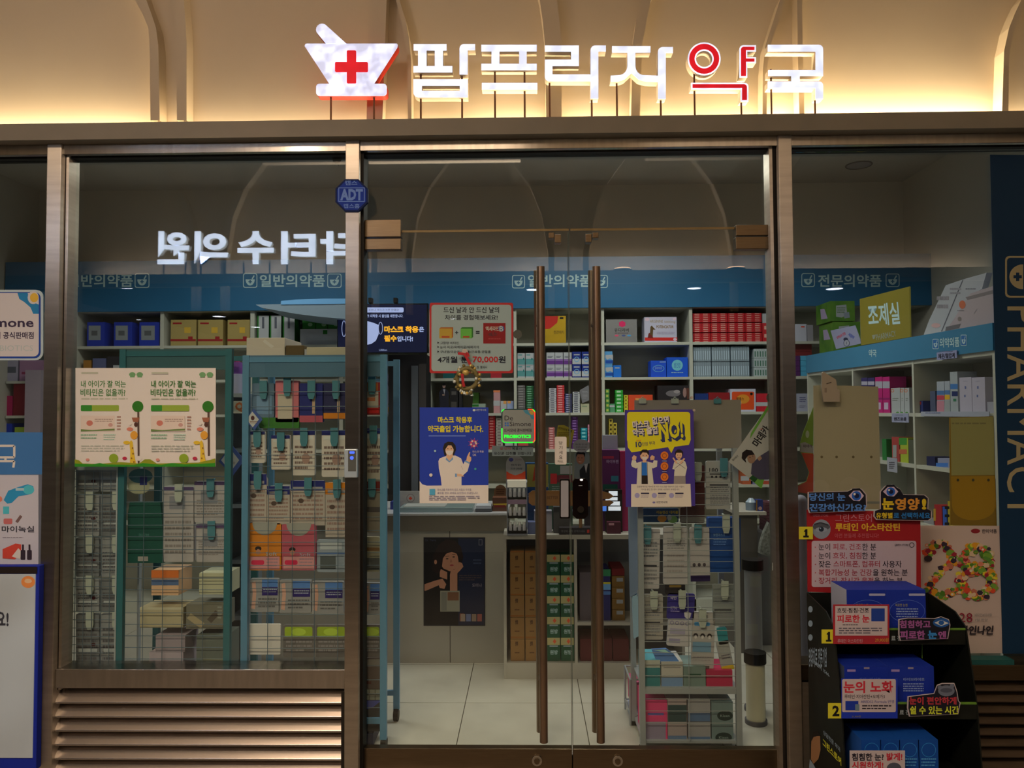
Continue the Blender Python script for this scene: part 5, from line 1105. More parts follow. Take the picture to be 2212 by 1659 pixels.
# bell wreath
q = P(1004, 766, GY-.012); c = P(1009, 818, GY-.035); t = thing('bell_wreath', 'small christmas wreath of gold bells with a red ribbon on the door glass', 'wreath', c)
rd = random.Random(5); gm = mat((150, 112, 52), 'D', .3, .2, .8); sm_ = mat((150, 136, 118), 'D', .2, .2, .9); rm = mat((128, 24, 24), 'D', .6); gm2 = mat((84, 66, 34), 'D', .5, .1)
MB().tube([c+Vector((.045*math.cos(a), 0, .045*math.sin(a))) for a in [2*math.pi*i/24 for i in range(24)]], .010, gm2, 8, True).build('ring', t)
for i in range(38):
    a = rd.random()*6.28; r = .035+rd.random()*.026; k = c+Vector((r*math.cos(a), -.01+rd.random()*.02, r*math.sin(a)*1.05-.004)); MB().ball(k, .0055+rd.random()*.003, (gm, sm_, gm2)[i % 3], 8, 5).build('bell', t)
for i in range(6): k = c+Vector((-.02+.008*i, 0, -.058-rd.random()*.018)); MB().cyl(k, k+Vector((0, 0, .012)), .007, sm_, 8, .003).build('bell', t)
MB().ball(c+Vector((-.005, -.012, .026)), .016, gm, 10, 6, (1, .8, .8)).build('gold_bell', t)
rb = MB()
def rib3(pts, wd):
    for (a, b_) in zip(pts, pts[1:]):
        a, b_ = Vector(a), Vector(b_); n = Vector((0, 1, 0)).cross((b_-a).normalized())*wd/2; rb.prism([a+n, b_+n, b_-n, a-n], (0, .0015, 0), rm)
rib3([q+Vector((-.03, -.005, .006)), q+Vector((.0, -.005, .002)), q+Vector((.012, -.006, -.02)), q+Vector((.032, -.008, -.06)), q+Vector((.042, -.01, -.085))], .012); rib3([q, q+Vector((.012, -.006, .008)), q+Vector((.018, -.006, -.01))], .009)
rib3([c+Vector((-.02, -.02, .02)), c+Vector((-.016, -.02, -.02)), c+Vector((-.012, -.018, -.036))], .012); rb.build('ribbon', t)
MB().cyl(q+Vector((0, .011, .01)), q+Vector((0, .002, .012)), .014, mat((90, 70, 60), 'A', .2), 12).build('suction_cup', t)
# tilted ointment leaflet
t, A = sheet('ointment_leaflet', 'tilted white and green leaflet with a man in a grey suit', 'leaflet', YP(GI+.01), [(1662, 874), (1678, 905), (1678, 960), (1645, 1053), (1620, 1034), (1577, 1000), (1574, 997)], J_((130, 122, 112)), .002)
gf = J_((74, 110, 40)); gd = J_((24, 52, 24))
A.poly(gf, [(1660, 873), (1664, 878), (1620, 948), (1622, 936)]); A.poly(gd, [(1664, 960), (1678, 948), (1678, 985), (1668, 1000)]); A.poly(gf, [(1618, 1033), (1656, 1015), (1645, 1056)]); A.poly(gd, [(1618, 1033), (1630, 1022), (1640, 1030), (1630, 1042)])
A.text(J_((24, 20, 22)), '마데카', 1620, 932, 1668, 952, .03, -56); A.text(J_((170, 50, 40)), '솔', 1661, 905, 1674, 920, .03, -56); A.lines(J_((160, 90, 80)), 1640, 926, 1648, 930, 1)
A.poly(J_((52, 46, 58)), [(1624, 1002), (1640, 986), (1662, 972), (1676, 984), (1676, 1010), (1660, 1036), (1640, 1036), (1622, 1024)]); A.ell(J_((110, 80, 62)), 1623, 989, 9, 12); A.poly(J_((24, 16, 16)), [(1612, 1000), (1602, 990), (1603, 978), (1612, 971), (1624, 973), (1630, 982), (1616, 984), (1610, 992)])
A.poly(J_((120, 88, 68)), [(1635, 990), (1642, 984), (1646, 990), (1640, 996)]); A.ell(J_((40, 26, 24)), 1620, 988, 1.2, 1.2, 6); A.ell(J_((40, 26, 24)), 1626, 985, 1.2, 1.2, 6); A.text(J_((20, 20, 30)), '동국제약', 1580, 987, 1596, 992, 0, -40); A.ell(J_((170, 60, 80)), 1660, 889, 2.4); A.build(t, 'illustration')
t, A = sheet('small_note', 'cream sticker low on the door frame glass edge', 'sticker', YP(GO), rc(1668, 1216, 1673, 1232), D_((120, 110, 96)), .001); A.build(t)
# ================================================================ counter, cabinet and display rack behind the doors
fy = lambda px, py: PZ(px, py, 0).y
YC1 = fy(960, 1432); YC2 = fy(1200, 1467)
CW = noisy('counter_white', (.50, .48, .44), (.46, .44, .40), 3, .45); CT = noisy('counter_edge_taupe', (.20, .18, .15), (.18, .16, .135), 4, .5)
zt1 = Z(1112, YC1, 960); zt2 = Z(1146, YC1, 960)
t = thing('sales_counter', 'white sales counter with a taupe edge, a portrait poster on its front', 'counter', (X(960, YC1, 1400), YC1+.3, 0))
xl = X(846, YC1, 1300)-.9; xm = X(972, YC1, 1300); xr = X(1092, YC1, 1300)
MB().box(xl, xm-.002, YC1, YC1+.6, .0, zt2, CW).build('front_panel', t); MB().box(xm+.002, xr, YC1, YC1+.6, .0, zt2, CW).build('front_panel', t)
MB().box(xm-.002, xm+.002, YC1+.004, YC1+.6, 0, zt2, DARK).build('panel_joint', t)
MB().box(xl-.01, xr+.02, YC1-.03, YC1+.62, zt2, zt1, CT).build('edge_band', t, bevel=.003); MB().box(xl-.01, xr+.02, YC1-.035, YC1+.62, zt1, zt1+.012, mat((150, 148, 138), 'I', .2, 0, .5)).build('worktop', t)
ztc = zt1+.012
# portrait poster on the counter front
t, A = sheet('portrait_poster', 'dark poster of a woman resting her chin on her hand', 'poster', YP(YC1-.004), rc(915, 1161, 1048, 1352), W_((22, 22, 28)), .003)
hk = W_((150, 104, 78)); hb = W_((20, 12, 12)); A.rect(W_((18, 26, 46)), 985, 1163, 1046, 1350); A.rect(W_((16, 14, 16)), 917, 1163, 990, 1350)
A.poly(hb, [(937, 1222), (940, 1192), (950, 1172), (966, 1166), (982, 1170), (994, 1186), (1000, 1206), (996, 1222), (990, 1228), (950, 1240)]); A.poly(hk, [(950, 1228), (966, 1236), (966, 1252), (950, 1246)])
A.poly(hk, [(950, 1205), (957, 1192), (970, 1180), (982, 1186), (989, 1202), (991, 1216), (984, 1228), (972, 1234), (958, 1228), (950, 1216)]); A.poly(W_((30, 19, 17)), [(934, 1232), (936, 1200), (946, 1178), (964, 1165), (984, 1168), (996, 1182), (1001, 1204), (996, 1210), (989, 1197), (976, 1192), (964, 1196), (957, 1206), (955, 1222), (950, 1236), (944, 1240)])
for p in ((966, 1207), (980, 1203)): A.ell(hb, p[0], p[1], 3, 1.2, 8)
A.stroke(hb, [(962, 1202), (970, 1201)], 1); A.stroke(hb, [(977, 1198), (984, 1198)], 1); A.poly(W_((130, 84, 64)), [(974, 1206), (977, 1214), (972, 1215)]); A.ell(W_((130, 50, 50)), 976, 1221, 4.5, 2, 8); A.ell(hk, 941, 1214, 3, 5)
A.poly(hk, [(974, 1232), (982, 1230), (992, 1214), (998, 1216), (1001, 1224), (994, 1232), (988, 1238), (988, 1276), (972, 1276), (972, 1242)])
A.poly(hk, [(917, 1262), (940, 1254), (956, 1250), (964, 1262), (960, 1272), (950, 1270), (948, 1264), (920, 1276), (917, 1276)])
A.rect(W_((120, 116, 96)), 951, 1276, 993, 1321); A.rect(W_((100, 66, 44)), 967, 1279, 991, 1297); A.rect(W_((100, 98, 84)), 953, 1279, 965, 1319); A.rect(W_((110, 60, 40)), 993, 1325, 1003, 1342)
for i, c in enumerate(((130, 110, 90), (90, 96, 120), (120, 100, 80), (130, 70, 60))): A.rect(W_(c), 995+i*12, 1326, 1005+i*12, 1342)
A.frame(W_((90, 90, 96)), 1034, 1165, 1042, 1178, 1.2); A.text(W_((110, 100, 104)), '도미나', 1020, 1260, 1041, 1268, .02); A.lines(W_((64, 50, 50)), 992, 1242, 1040, 1256, 3); A.lines(W_((54, 60, 80)), 1022, 1208, 1040, 1222, 2); A.text(W_((54, 56, 70)), 'Dr. Tiama', 919, 1164, 942, 1169); A.build(t, 'portrait')
# items on the counter
t, A = sheet('first_aid_card', 'white card with a red cross lying against the counter back', 'card', YP(YC1+.22), rc(862, 1061, 906, 1100), W_((128, 122, 110)), .01); A.ell(W_((104, 92, 84)), 887, 1076, 9, 9); A.ell(W_((132, 124, 112)), 887, 1076, 7.5, 7.5); A.rect(W_((160, 50, 30)), 885, 1073, 888.5, 1080); A.rect(W_((160, 50, 30)), 883, 1075, 890.5, 1078); A.build(t)
t = thing('glass_tray', 'low clear tray of papers along the counter edge', 'tray', (X(940, YC1+.1), YC1+.12, ztc)); MB().box(X(862, YC1+.02), X(1020, YC1+.02), YC1+.02, YC1+.24, ztc+.0005, ztc+.03, mat((96, 108, 100), 'I', .2)).build('tray', t, bevel=.004)
MB().box(X(870, YC1+.02), X(960, YC1+.02), YC1+.03, YC1+.2, ztc+.03, ztc+.034, W_((120, 120, 108))).build('paper_sheet', t)
def oncounter(name, label, x0, y0, x1, Y, m, dep=.1, art=None, cat='box', group=None, side=None): return carton(name, label, x0, y0, x1, 1105, Y, dep, m, art, side, group, cat, z0=ztc)
oncounter('navy_carton', 'small navy carton beside the red cross card', 843, 1084, 858, YC1+.16, W_((24, 34, 80)))
t = thing('card_terminal', 'white card terminal with a dark rim on the counter', 'terminal', (X(1044, YC1+.03), YC1+.1, ztc)); pa, pc = P(1027, 1110, YC1+.02), P(1062, 1092, YC1+.02)
MB().box(pa.x, pc.x, YC1+.02, YC1+.16, ztc+.0004, ztc+.022, W_((60, 60, 58))).build('base', t, bevel=.003); MB().box(pa.x+.003, pc.x-.003, YC1+.018, YC1+.15, ztc+.022, pc.z, W_((136, 136, 130))).build('keypad', t, bevel=.002)
def choc(A, x0, y0, x1, y1): A.poly(W_((150, 120, 30)), [(x0, y0+13), (x1, y0+12), (x1-4, y0+19), (x0+6, y0+19)]); A.rect(W_((90, 20, 18)), x0+4, y1-14, x1-4, y1-9)
oncounter('candy_carton', 'brown and yellow candy carton with a rounded header beside the dispenser', 1064, 1075, 1096, YC1+.06, W_((74, 44, 26)), .1, choc)
t, A = sheet('carton_header', 'brown rounded header card standing over the candy carton', 'card', YP(YC1+.165), [(1067, 1085), (1067, 1060), (1073, 1050), (1080, 1047), (1088, 1049), (1095, 1058), (1096, 1085)], W_((86, 60, 36)), .004); A.lines(W_((60, 36, 20)), 1072, 1056, 1090, 1070, 3); A.build(t)
# dark monitor and doorway behind the counter
t = thing('dark_cabinet', 'tall dark cabinet with a grey strip behind the counter', 'cabinet', (X(885, 2.2), 2.3, 0))
MB().box(X(838, 2.2), X(921, 2.2), 2.22, 2.46, .0, Z(766, 2.2, 880), W_((22, 20, 20))).build('body', t); MB().box(X(889, 2.2), X(903, 2.2), 2.19, 2.22, .0, Z(790, 2.2, 880), W_((58, 60, 60))).build('grey_strip', t)
MB().box(X(904, 2.2), X(920, 2.2), 2.205, 2.22, .6, Z(786, 2.2, 880), W_((44, 40, 36))).build('door', t)
def wallp(label, pts, m, f, Y=1.7, th=.004):
    t, A = sheet('notice_card', label, 'notice', YP(Y), pts, m, th); f(A); A.build(t); return t
wallp('navy notice behind the teal-posted rack', rc(843, 800, 880, 852), W_((26, 34, 96)), lambda A: A.lines(W_((50, 60, 120)), 848, 806, 874, 812, 1), YS-.012)
wallp('white slim notice with a dark word behind the rack post', rc(826, 808, 853, 856), W_((124, 124, 130)), lambda A: A.text(W_((40, 40, 50)), '감', 837, 824, 846, 834, .03), YS-.024)
wallp('white notice with green word and yellow picture behind the rack post', rc(826, 852, 868, 895), W_((130, 130, 136)), lambda A: (A.text(W_((50, 90, 20)), '그린플', 838, 866, 862, 875, .05), A.rect(W_((170, 140, 60)), 838, 879, 862, 890)), YS-.030)
wallp('yellow standing notice behind the rack post', rc(846, 951, 875, 1058), W_((110, 100, 34)), lambda A: (A.text(W_((60, 50, 20)), '비맥스', 852, 958, 868, 966), A.ell(W_((130, 130, 120)), 860, 981, 7, 5), A.poly(W_((120, 20, 16)), [(846, 970), (851, 974), (852, 990), (847, 991)]), A.lines(W_((90, 84, 40)), 852, 995, 870, 1030, 6)), PZ(860, 1058, ztc).y)
# wall tv
pa, pc = P(728, 763, 2.0), P(925, 655, 2.0); t = thing('wall_screen', 'dark wall screen showing a white face mask and yellow wording', 'screen', ((pa.x+pc.x)/2, 2.02, pa.z))
MB().box(pa.x, pc.x, 2.0, 2.05, pa.z, pc.z, mat((8, 8, 10), 'A', .25)).build('bezel', t)
SCN = mat((12, 16, 44), 'A', emit=.8); SCW = mat((150, 160, 205), 'A', emit=.9); SCY = mat((235, 165, 40), 'A', emit=.85)
A = Art(YP(2.0)); A.rect(SCN, 730, 658, 922, 761); A.rr(SCW, 780, 664, 872, 675, 3); A.text(mat((60, 66, 110), 'A', emit=.3), '코로나, 마스크 쓰면 안돼요!', 796, 667, 862, 672); A.text(SCW, '마스크 미착용 시 출입을 제한합니다.', 782, 679, 871, 686, .02)
A.poly(SCW, [(762, 700), (776, 696), (790, 693), (806, 697), (818, 702), (818, 722), (812, 736), (802, 743), (786, 746), (774, 742), (764, 730)]); A.ring(SCW, 822, 709, 4.4, 1.2, 13); A.ring(SCW, 743, 710, 4.4, 1.4, 17)
A.text(SCY, '마스크 착용', 830, 704, 904, 719, .05); A.text(SCW, '은', 905, 706, 916, 717, .04); A.text(SCY, '필수', 830, 724, 857, 738, .05); A.text(SCW, '입니다!', 858, 726, 892, 738, .04); A.text(SCW, 'Ullifon', 819, 754, 836, 758); A.build(t, 'screen_picture')
for px in (801, 855): p = P(px, 655, 2.03); MB().box(p.x-.012, p.x+.012, 2.0, 2.06, p.z, p.z+.035, DARK).build('bracket', t)
p = P(826, 700, 2.05); MB().box(p.x-.03, p.x+.03, 2.05, YS-.03, p.z-.03, p.z+.03, DARK).build('wall_arm', t)
# low open cabinet in the middle
zc1 = Z(1155, YC2, 1250); xl, x2, x3 = X(1088, YC2, 1300), X(1241, YC2, 1300), X(1480, YC2, 1300)
t = thing('open_cabinet', 'white open-front cabinet of boxed drinks beside the counter', 'cabinet', ((xl+x3)/2, YC2+.2, 0)); th = .02
MB().box(xl, x3, YC2-.004, YC2+.268, zc1-.025, zc1, CW).build('top_board', t)
for x in (xl, x2, x3-.02): MB().box(x, x+.016, YC2, YC2+.268, 0, zc1-.025, CW).build('side_panel', t)
zb_ = Z(1432, YC2, 1250); MB().box(xl, x3, YC2+.002, YC2+.268, 0, zb_, CW).build('plinth', t); zs_ = Z(1344, YC2, 1300); MB().box(x2+.016, x3-.02, YC2, YC2+.25, zs_-.018, zs_, CW).build('shelf_board', t)
MB().box(xl, x3, YC2+.258, YC2+.268, 0, zc1, W_((90, 88, 80))).build('back_panel', t)
BRN = noisy('drink_box_brown', (.33, .18, .065), (.30, .16, .055), 8, .5); BLT2 = W_((110, 66, 22))
def incab(label, x0, x1, n, i, zlo, ztop, m, art=None, group=None):
    Y = YC2+.03; h = (ztop-zlo)/n; A0, C0 = X(x0, Y, 1300), X(x1, Y, 1300); z = zlo+i*h
    t = thing('drink_box', label, 'box', ((A0+C0)/2, Y+.1, z), group); MB().box(A0+.0008, C0-.0008, Y, Y+.21, z+.0005, z+h-.001, m).build('carton', t, bevel=.002)
    A = Art(YP(Y)); 
    y1 = CY; q0 = h*FPX/(Y-CAM.y); yb = 889+ (1.5-z)*FPX/(Y-CAM.y)
    art(A, x0, yb-q0+1, x1, yb); A.build(t)
ztb = Z(1192, YC2+.03, 1130)
def brn(A, x0, y0, x1, y1): h = y1-y0; A.rect(BLT2, x0+1, y0, x1-1, y0+3); A.text(W_((44, 22, 12)), '쌍화', x0+11, y0+h*.22, x1-14, y0+h*.44, .03); A.lines(W_((66, 38, 18)), x0+10, y1-12, x1-10, y1-7, 1)
for c, (a, b_) in enumerate(((1102, 1133), (1134, 1165))):
    for i in range(5): incab('brown herbal drink box, %s level, %s column of the cabinet' % (('lowest', 'second', 'third', 'fourth', 'top')[i], ('left', 'right')[c]), a, b_, 5, i, zb_, ztb, BRN, brn, 'brown drink boxes')
GDK = W_((18, 60, 38)); CRMB = W_((140, 130, 84))
def grn(A, x0, y0, x1, y1):
    h = y1-y0; A.rect(CRMB, x0+.5, y0+1, x1-.5, y0+h*.38); A.poly(W_((170, 70, 40)), [(x0+13, y0+h*.2), (x0+17, y0+h*.08), (x0+21, y0+h*.2), (x0+17, y0+h*.32)]); A.rect(W_((110, 120, 120)), x0+6, y0+h*.40, x1-5, y0+h*.47); A.text(W_((120, 140, 130)), '원방', x0+7, y0+h*.62, x1-5, y0+h*.85, .04)
for c, (a, b_) in enumerate(((1181, 1210), (1211, 1240))):
    for i in range(5): incab('green and cream tonic box, %s level, %s column of the cabinet' % (('lowest', 'second', 'third', 'fourth', 'top')[i], ('left', 'right')[c]), a, b_, 5, i, zb_, Z(1199, YC2+.03, 1210), GDK, grn, 'green tonic boxes')
RBX = W_((64, 18, 20)); no = lambda A, a, b_, c, d: None
for i, (a, c) in enumerate(((1252, 1290), (1291, 1322), (1323, 1358))): incab('dark red carton on the cabinet floor, %s of three' % ORD[i], a, c, 1, 0, zb_, Z(1380, YC2+.03, 1300), RBX, no, 'dark red cartons')
zsx = zs_
incab('grey carton standing in the cabinet right bay', 1252, 1284, 1, 0, zsx, Z(1236, YC2+.03, 1270), W_((70, 62, 62)), no)
incab('striped blue carton standing behind the right door pull', 1302, 1319, 1, 0, zsx, Z(1232, YC2+.03, 1310), W_((30, 30, 70)), art_((W_((80, 120, 150)), .30, .42), (W_((150, 140, 40)), .26, .30), (W_((40, 100, 60)), .0, .14), (W_((60, 90, 130)), .45, .52)), None)
OLV = W_((90, 64, 24))
for i in range(4): incab('olive carton with a grey tag in the cabinet bay, %s from the bottom' % ORD[i], 1322, 1350, 4, i, zsx, Z(1244, YC2+.03, 1335), OLV, art_((W_((110, 110, 106)), .3, .65, .35, .85)), 'olive cartons')
incab('red-topped box lying over the olive cartons', 1322, 1350, 1, 0, Z(1244, YC2+.03, 1335)+.0005, Z(1228, YC2+.03, 1335), W_((80, 14, 16)), no)
# on the cabinet: bottle dispenser tower
zc_ = zc1
t = thing('dispenser_stand', 'slim white counter display of white-capped bottles with a rounded header', 'display stand', (X(1118, YC2+.05), YC2+.1, zc_)); Y = YC2+.04
mb = MB(); pl_ = YP(Y); mb.prism([pl_.w(*p) for p in [(1093, 1072), (1093, 1000), (1096, 992), (1103, 986), (1113, 984.5), (1123, 986), (1130, 992), (1134, 1000), (1135, 1072)]], (0, .006, 0), W_((110, 108, 100))); mb.build('header', t)
for x in (1095, 1137): MB().box(X(x, Y)-.002, X(x, Y)+.002, Y-.06, Y+.10, zc_, Z(1040, Y, 1115), W_((110, 110, 108))).build('side_panel', t)
A = Art(pl_); A.ell(W_((50, 50, 90)), 1104, 993, 5, 4); A.text(W_((90, 60, 60)), '건강하루', 1113, 991, 1127, 995); A.text(ik, '변비 딱 맞는', 1104, 1002, 1126, 1007); A.text(ik, '건강한 간편생활', 1103, 1010, 1128, 1015); A.poly(W_((150, 50, 24)), [(1094, 1018), (1102, 1023), (1113, 1027), (1125, 1023), (1135, 1017), (1135, 1035), (1094, 1035)]); A.build(t)
MB().box(X(1095, Y), X(1136, Y), Y-.05, Y+.002, Z(1051, Y, 1115), Z(1036, Y, 1115), mat((235, 225, 205), 'A', .3, emit=.25)).build('light_strip', t)
for k, (ys, yb2) in enumerate(((1052, 1072), (1092, 1112), (1124, 1144))):
    zz = Z(yb2, Y, 1115); MB().box(X(1095, Y), X(1137, Y), Y-.05, Y+.09, zz-.012, zz, BLACK).build('tray', t)
    for i in range(4):
        xx = X(1101+i*10, Y-.03); b = MB(); b.cyl((xx, Y-.03, zz), (xx, Y-.03, zz+.030), .0105, mat((150, 148, 142), 'I', .3), 12); b.cyl((xx, Y-.03, zz+.030), (xx, Y-.03, zz+.048), .0085, mat((165, 163, 158), 'I', .3), 12); b.build('bottle', t)
MB().box(X(1096, Y), X(1136, Y), Y-.052, Y-.05, Z(1087, Y, 1115), Z(1077, Y, 1115), W_((110, 90, 100))).build('price_strip', t)
MB().box(X(1096, Y), X(1137, Y), Y-.06, Y+.10, zc_, zc_+.008, W_((100, 100, 98))).build('base', t)
def oncab(name, label, x0, y0, x1, dY, m, art=None, dep=.08, cat='box', side=None, group=None): return carton(name, label, x0, y0, x1, 1150, YC2+dY, min(dep, .262-dY), m, art, side, group, cat, z0=zc_)
oncab('poster_stand_box', 'yellow, blue and teal folded display behind the bottle stand', 1136, 1000, 1184, .20, W_((30, 60, 90)), lambda A, a, b_, c, d: (A.rect(W_((120, 110, 50)), a+2, 1003, c, 1052), A.poly(W_((140, 50, 30)), [(1150, 1040), (1155, 1006), (1166, 1000), (1172, 1030)]), A.rect(W_((24, 50, 84)), a, 1056, c, 1106), A.lines(W_((90, 100, 120)), a+4, 1066, c-4, 1076, 2)))
oncab('leaflet_box', 'green and white leaflet holder under the pull sign', 1186, 1002, 1236, .20, W_((60, 84, 64)), lambda A, a, b_, c, d: (A.rect(W_((130, 128, 120)), a+24, 1006, c, 1024), A.rect(W_((90, 40, 44)), a+8, 1026, c, 1042), A.rect(W_((150, 40, 40)), 1189, 1023, 1203, 1045), A.lines(W_((110, 120, 110)), a+6, 1050, c-6, 1062, 3)))
t, A = sheet('yellow_flyer', 'yellow torn-edge flyer behind the pull sign', 'flyer', YP(YC2+.16), [(1201, 948), (1205, 919), (1218, 918), (1241, 930), (1233, 966), (1203, 962)], W_((120, 106, 30)), .002); A.text(W_((40, 34, 10)), '이거이야 해결', 1206, 925, 1236, 931, .02, 14); A.lines(W_((84, 66, 20)), 1206, 934, 1232, 944, 3); A.build(t)
t, A = sheet('speech_bubble_card', 'round white speech bubble card by the right door pull', 'card', YP(YC2+.14), [(1256+19*math.cos(a), 963+14*math.sin(a)) for a in [2*math.pi*i/20 for i in range(20)]], W_((112, 108, 106)), .002)
A.text(ik, '혹시 많이 힘드시면', 1243, 958, 1269, 962); A.text(ik, '약사에게 상담하세요', 1244, 964, 1268, 968); A.lines(W_((80, 74, 74)), 1248, 970, 1266, 974, 1); A.build(t)
t, A = sheet('spokesman_card', 'card of a smiling man in a dark suit under the speech bubble', 'card', YP(YC2+.17), [(1240, 1046), (1241, 1003), (1242, 980), (1252, 973), (1266, 975), (1280, 990), (1284, 1008), (1284, 1060), (1244, 1060)], W_((84, 88, 84)), .003)
A.poly(W_((18, 18, 22)), [(1254, 1060), (1252, 1016), (1262, 1004), (1276, 1000), (1284, 1008), (1284, 1060)]); A.ell(W_((112, 72, 52)), 1254, 991, 9, 12); A.poly(hb, [(1244, 988), (1245, 978), (1254, 973), (1264, 979), (1264, 988), (1260, 981), (1248, 981)]); A.poly(W_((130, 124, 118)), [(1262, 1003), (1270, 1001), (1266, 1022)])
for x in (1250, 1257): A.ell(hb, x, 989, 1.3, .9, 6)
A.stroke(W_((150, 120, 100)), [(1250, 997), (1256, 998)], 1.4); A.build(t, 'portrait')
for lb, x0, y0, x1, dY, c in (('grey blue tray box at the front of the cabinet top', 1140, 1128, 1166, .02, (70, 76, 96)), ('white upright leaflets holder left of the left door pull', 1154, 1104, 1192, .08, (116, 112, 112)), ('grey basket of packets under the cream lock plate', 1196, 1095, 1232, .06, (56, 54, 50)), ('dark tray lettered box at the cabinet front right', 1208, 1140, 1278, .0, (34, 30, 30)), ('dark card box behind the keypad lock', 1264, 1090, 1284, .12, (40, 34, 36))): oncab('counter_box', lb, x0, y0, x1, dY, W_(c), (lambda A, a, b_, c_, d: (A.text(W_((90, 84, 80)), '영양제 시작 선택하세요', a+4, b_+5, c_-14, b_+10), A.rect(W_((150, 40, 30)), c_-10, b_+4, c_-5, b_+11))) if 'dark tray' in lb else None)
t, A = sheet('wooden_hand_card', 'tan two-fingered card pointing across behind the keypad lock', 'card', YP(YC2-.01), [(1142, 1066), (1150, 1060), (1300, 1061), (1318, 1066), (1326, 1072), (1316, 1078), (1302, 1078), (1300, 1082), (1318, 1081), (1326, 1085), (1316, 1093), (1294, 1094), (1150, 1092), (1142, 1086)], W_((110, 76, 40)), .01); A.text(W_((74, 48, 26)), 'BETTER', 1182, 1072, 1206, 1078); A.build(t)
t.location.y += 0
p = P(1254, 1140, YC2+.02); MB().cyl((p.x, YC2+.01, zc_), (p.x, YC2+.01, Z(1094, YC2, 1254)), .010, W_((100, 70, 40)), 10).build('stick', t)
# glowing box shelves, cartons under the monitor
pa, pc = P(1280, 1100, YC2+.06), P(1341, 1060, YC2+.06)
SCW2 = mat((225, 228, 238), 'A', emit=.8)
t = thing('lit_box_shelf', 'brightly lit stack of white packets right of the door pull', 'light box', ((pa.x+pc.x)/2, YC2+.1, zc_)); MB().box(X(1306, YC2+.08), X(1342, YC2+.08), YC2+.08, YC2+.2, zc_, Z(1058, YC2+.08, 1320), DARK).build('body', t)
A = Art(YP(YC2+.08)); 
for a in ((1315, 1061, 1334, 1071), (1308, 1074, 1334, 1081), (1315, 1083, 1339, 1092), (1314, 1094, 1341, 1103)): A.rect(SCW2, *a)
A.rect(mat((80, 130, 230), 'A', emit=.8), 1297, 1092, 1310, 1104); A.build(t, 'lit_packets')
for j, (y0, c) in enumerate(((1108, (110, 50, 54)), (1128, (60, 22, 32)))): oncab('medicine_box', ('rosy', 'maroon')[j]+' carton under the lit packets', 1312+j*0, y0, 1341, .03+.06*(1-j), W_(c), art_((W_((150, 110, 110)), .1, .3, .1, .5)))
for lb, x0, y0, x1, dY, c, ar in (('purple carton stack with white wording beside the NO poster', 1302, 972, 1338, .13, (66, 26, 60), 1), ('magenta carton peeking beside the NO poster', 1341, 975, 1356, .13, (120, 24, 60), 0), ('white carton with a grey swirl on the purple stack', 1304, 940, 1334, .215, (120, 120, 124), 0)):
    oncab('tall_carton', lb, x0, y0, x1, dY, W_(c), (lambda A, a, b_, c_, d: (A.text(W_((130, 110, 130)), '마이부펜', a+8, 993, c_-2, 1001, .02), A.rect(W_((120, 30, 50)), a, 985, a+24, 991), A.rect(W_((40, 90, 100)), a+18, 1028, c_-2, 1040), A.rect(W_((20, 60, 50)), a, 1046, c_-4, 1060))) if ar else None)
# right counter piece behind the display rack
YC3 = YC1+.15; z3 = Z(1106, YC3, 1640)
t = thing('side_counter', 'pale counter end behind the white display rack', 'counter', (X(1640, YC3), YC3+.2, 0)); MB().box(X(1588, YC3), X(1652, YC3), YC3, YC3+.5, z3-.02, z3, CW).build('worktop', t); MB().box(X(1592, YC3), X(1636, YC3), YC3+.04, YC3+.5, 0, z3-.02, W_((64, 60, 52))).build('body', t); MB().box(X(1604, YC3), X(1700, YC3), YC3+.2, YC3+.5, 0, Z(1150, YC3+.2, 1640), W_((80, 78, 72))).build('side_panel', t)
t = thing('glass_jar', 'small clear glass jar on the pale counter end', 'jar', (X(1619, YC3+.1), YC3+.1, z3)); q = Vector((X(1619, YC3+.1), YC3+.1, z3)); MB().cyl(q, q+Vector((0, 0, .05)), .034, mat((84, 94, 96), 'I', .1), 16).cyl(q+Vector((0, 0, .05)), q+Vector((0, 0, .075)), .034, mat((120, 130, 130), 'I', .1), 16, .012).build('jar', t)
carton('medicine_box', 'small navy carton with a picture beside the glass jar', 1636, 1080, 1648, 1106, YC3+.04, .06, W_((24, 34, 76)), lambda A, a, b_, c, d: (A.ell(W_((130, 100, 90)), 1642, 1098, 4, 4), A.rect(W_((100, 70, 20)), a-3, b_, a, d)), z0=z3)
stz = z3
for i in range(9):
    h = .021; t = thing('medicine_box', 'maroon and white flat carton stacked behind the jar, %s from the bottom' % ORD[i], 'box', (X(1660, YC3+.1), YC3+.2, Z(1150, YC3+.2, 1640)+i*h), 'maroon flat cartons')
    z = Z(1150, YC3+.2, 1640)+i*h; MB().box(X(1650, YC3+.22), X(1667, YC3+.22), YC3+.22, YC3+.36, z+.0006, z+h-.0015, W_((64, 34, 38))).box(X(1667, YC3+.22), X(1682, YC3+.22), YC3+.22, YC3+.36, z+.0006, z+h-.0015, W_((120, 108, 112))).build('carton', t)
# hanging plastic bag
pl_ = YP(YC3-.062); t = thing('plastic_bag', 'clear speckled plastic bag hanging beside the display rack', 'bag', pl_.w(1660, 1200)); mb = MB(); mb.prism([pl_.w(*p) for p in [(1662, 1128), (1668, 1150), (1676, 1196), (1672, 1201), (1655, 1200), (1642, 1196), (1644, 1176), (1652, 1150)]], (0, .05, 0), noisy('bag_speckle', (.10, .11, .10), (.34, .36, .35), 60, .3)); mb.build('bag', t); MB().tube([pl_.w(1662, 1129), pl_.w(1640, 1112)], .002, DARK).build('strap', t)
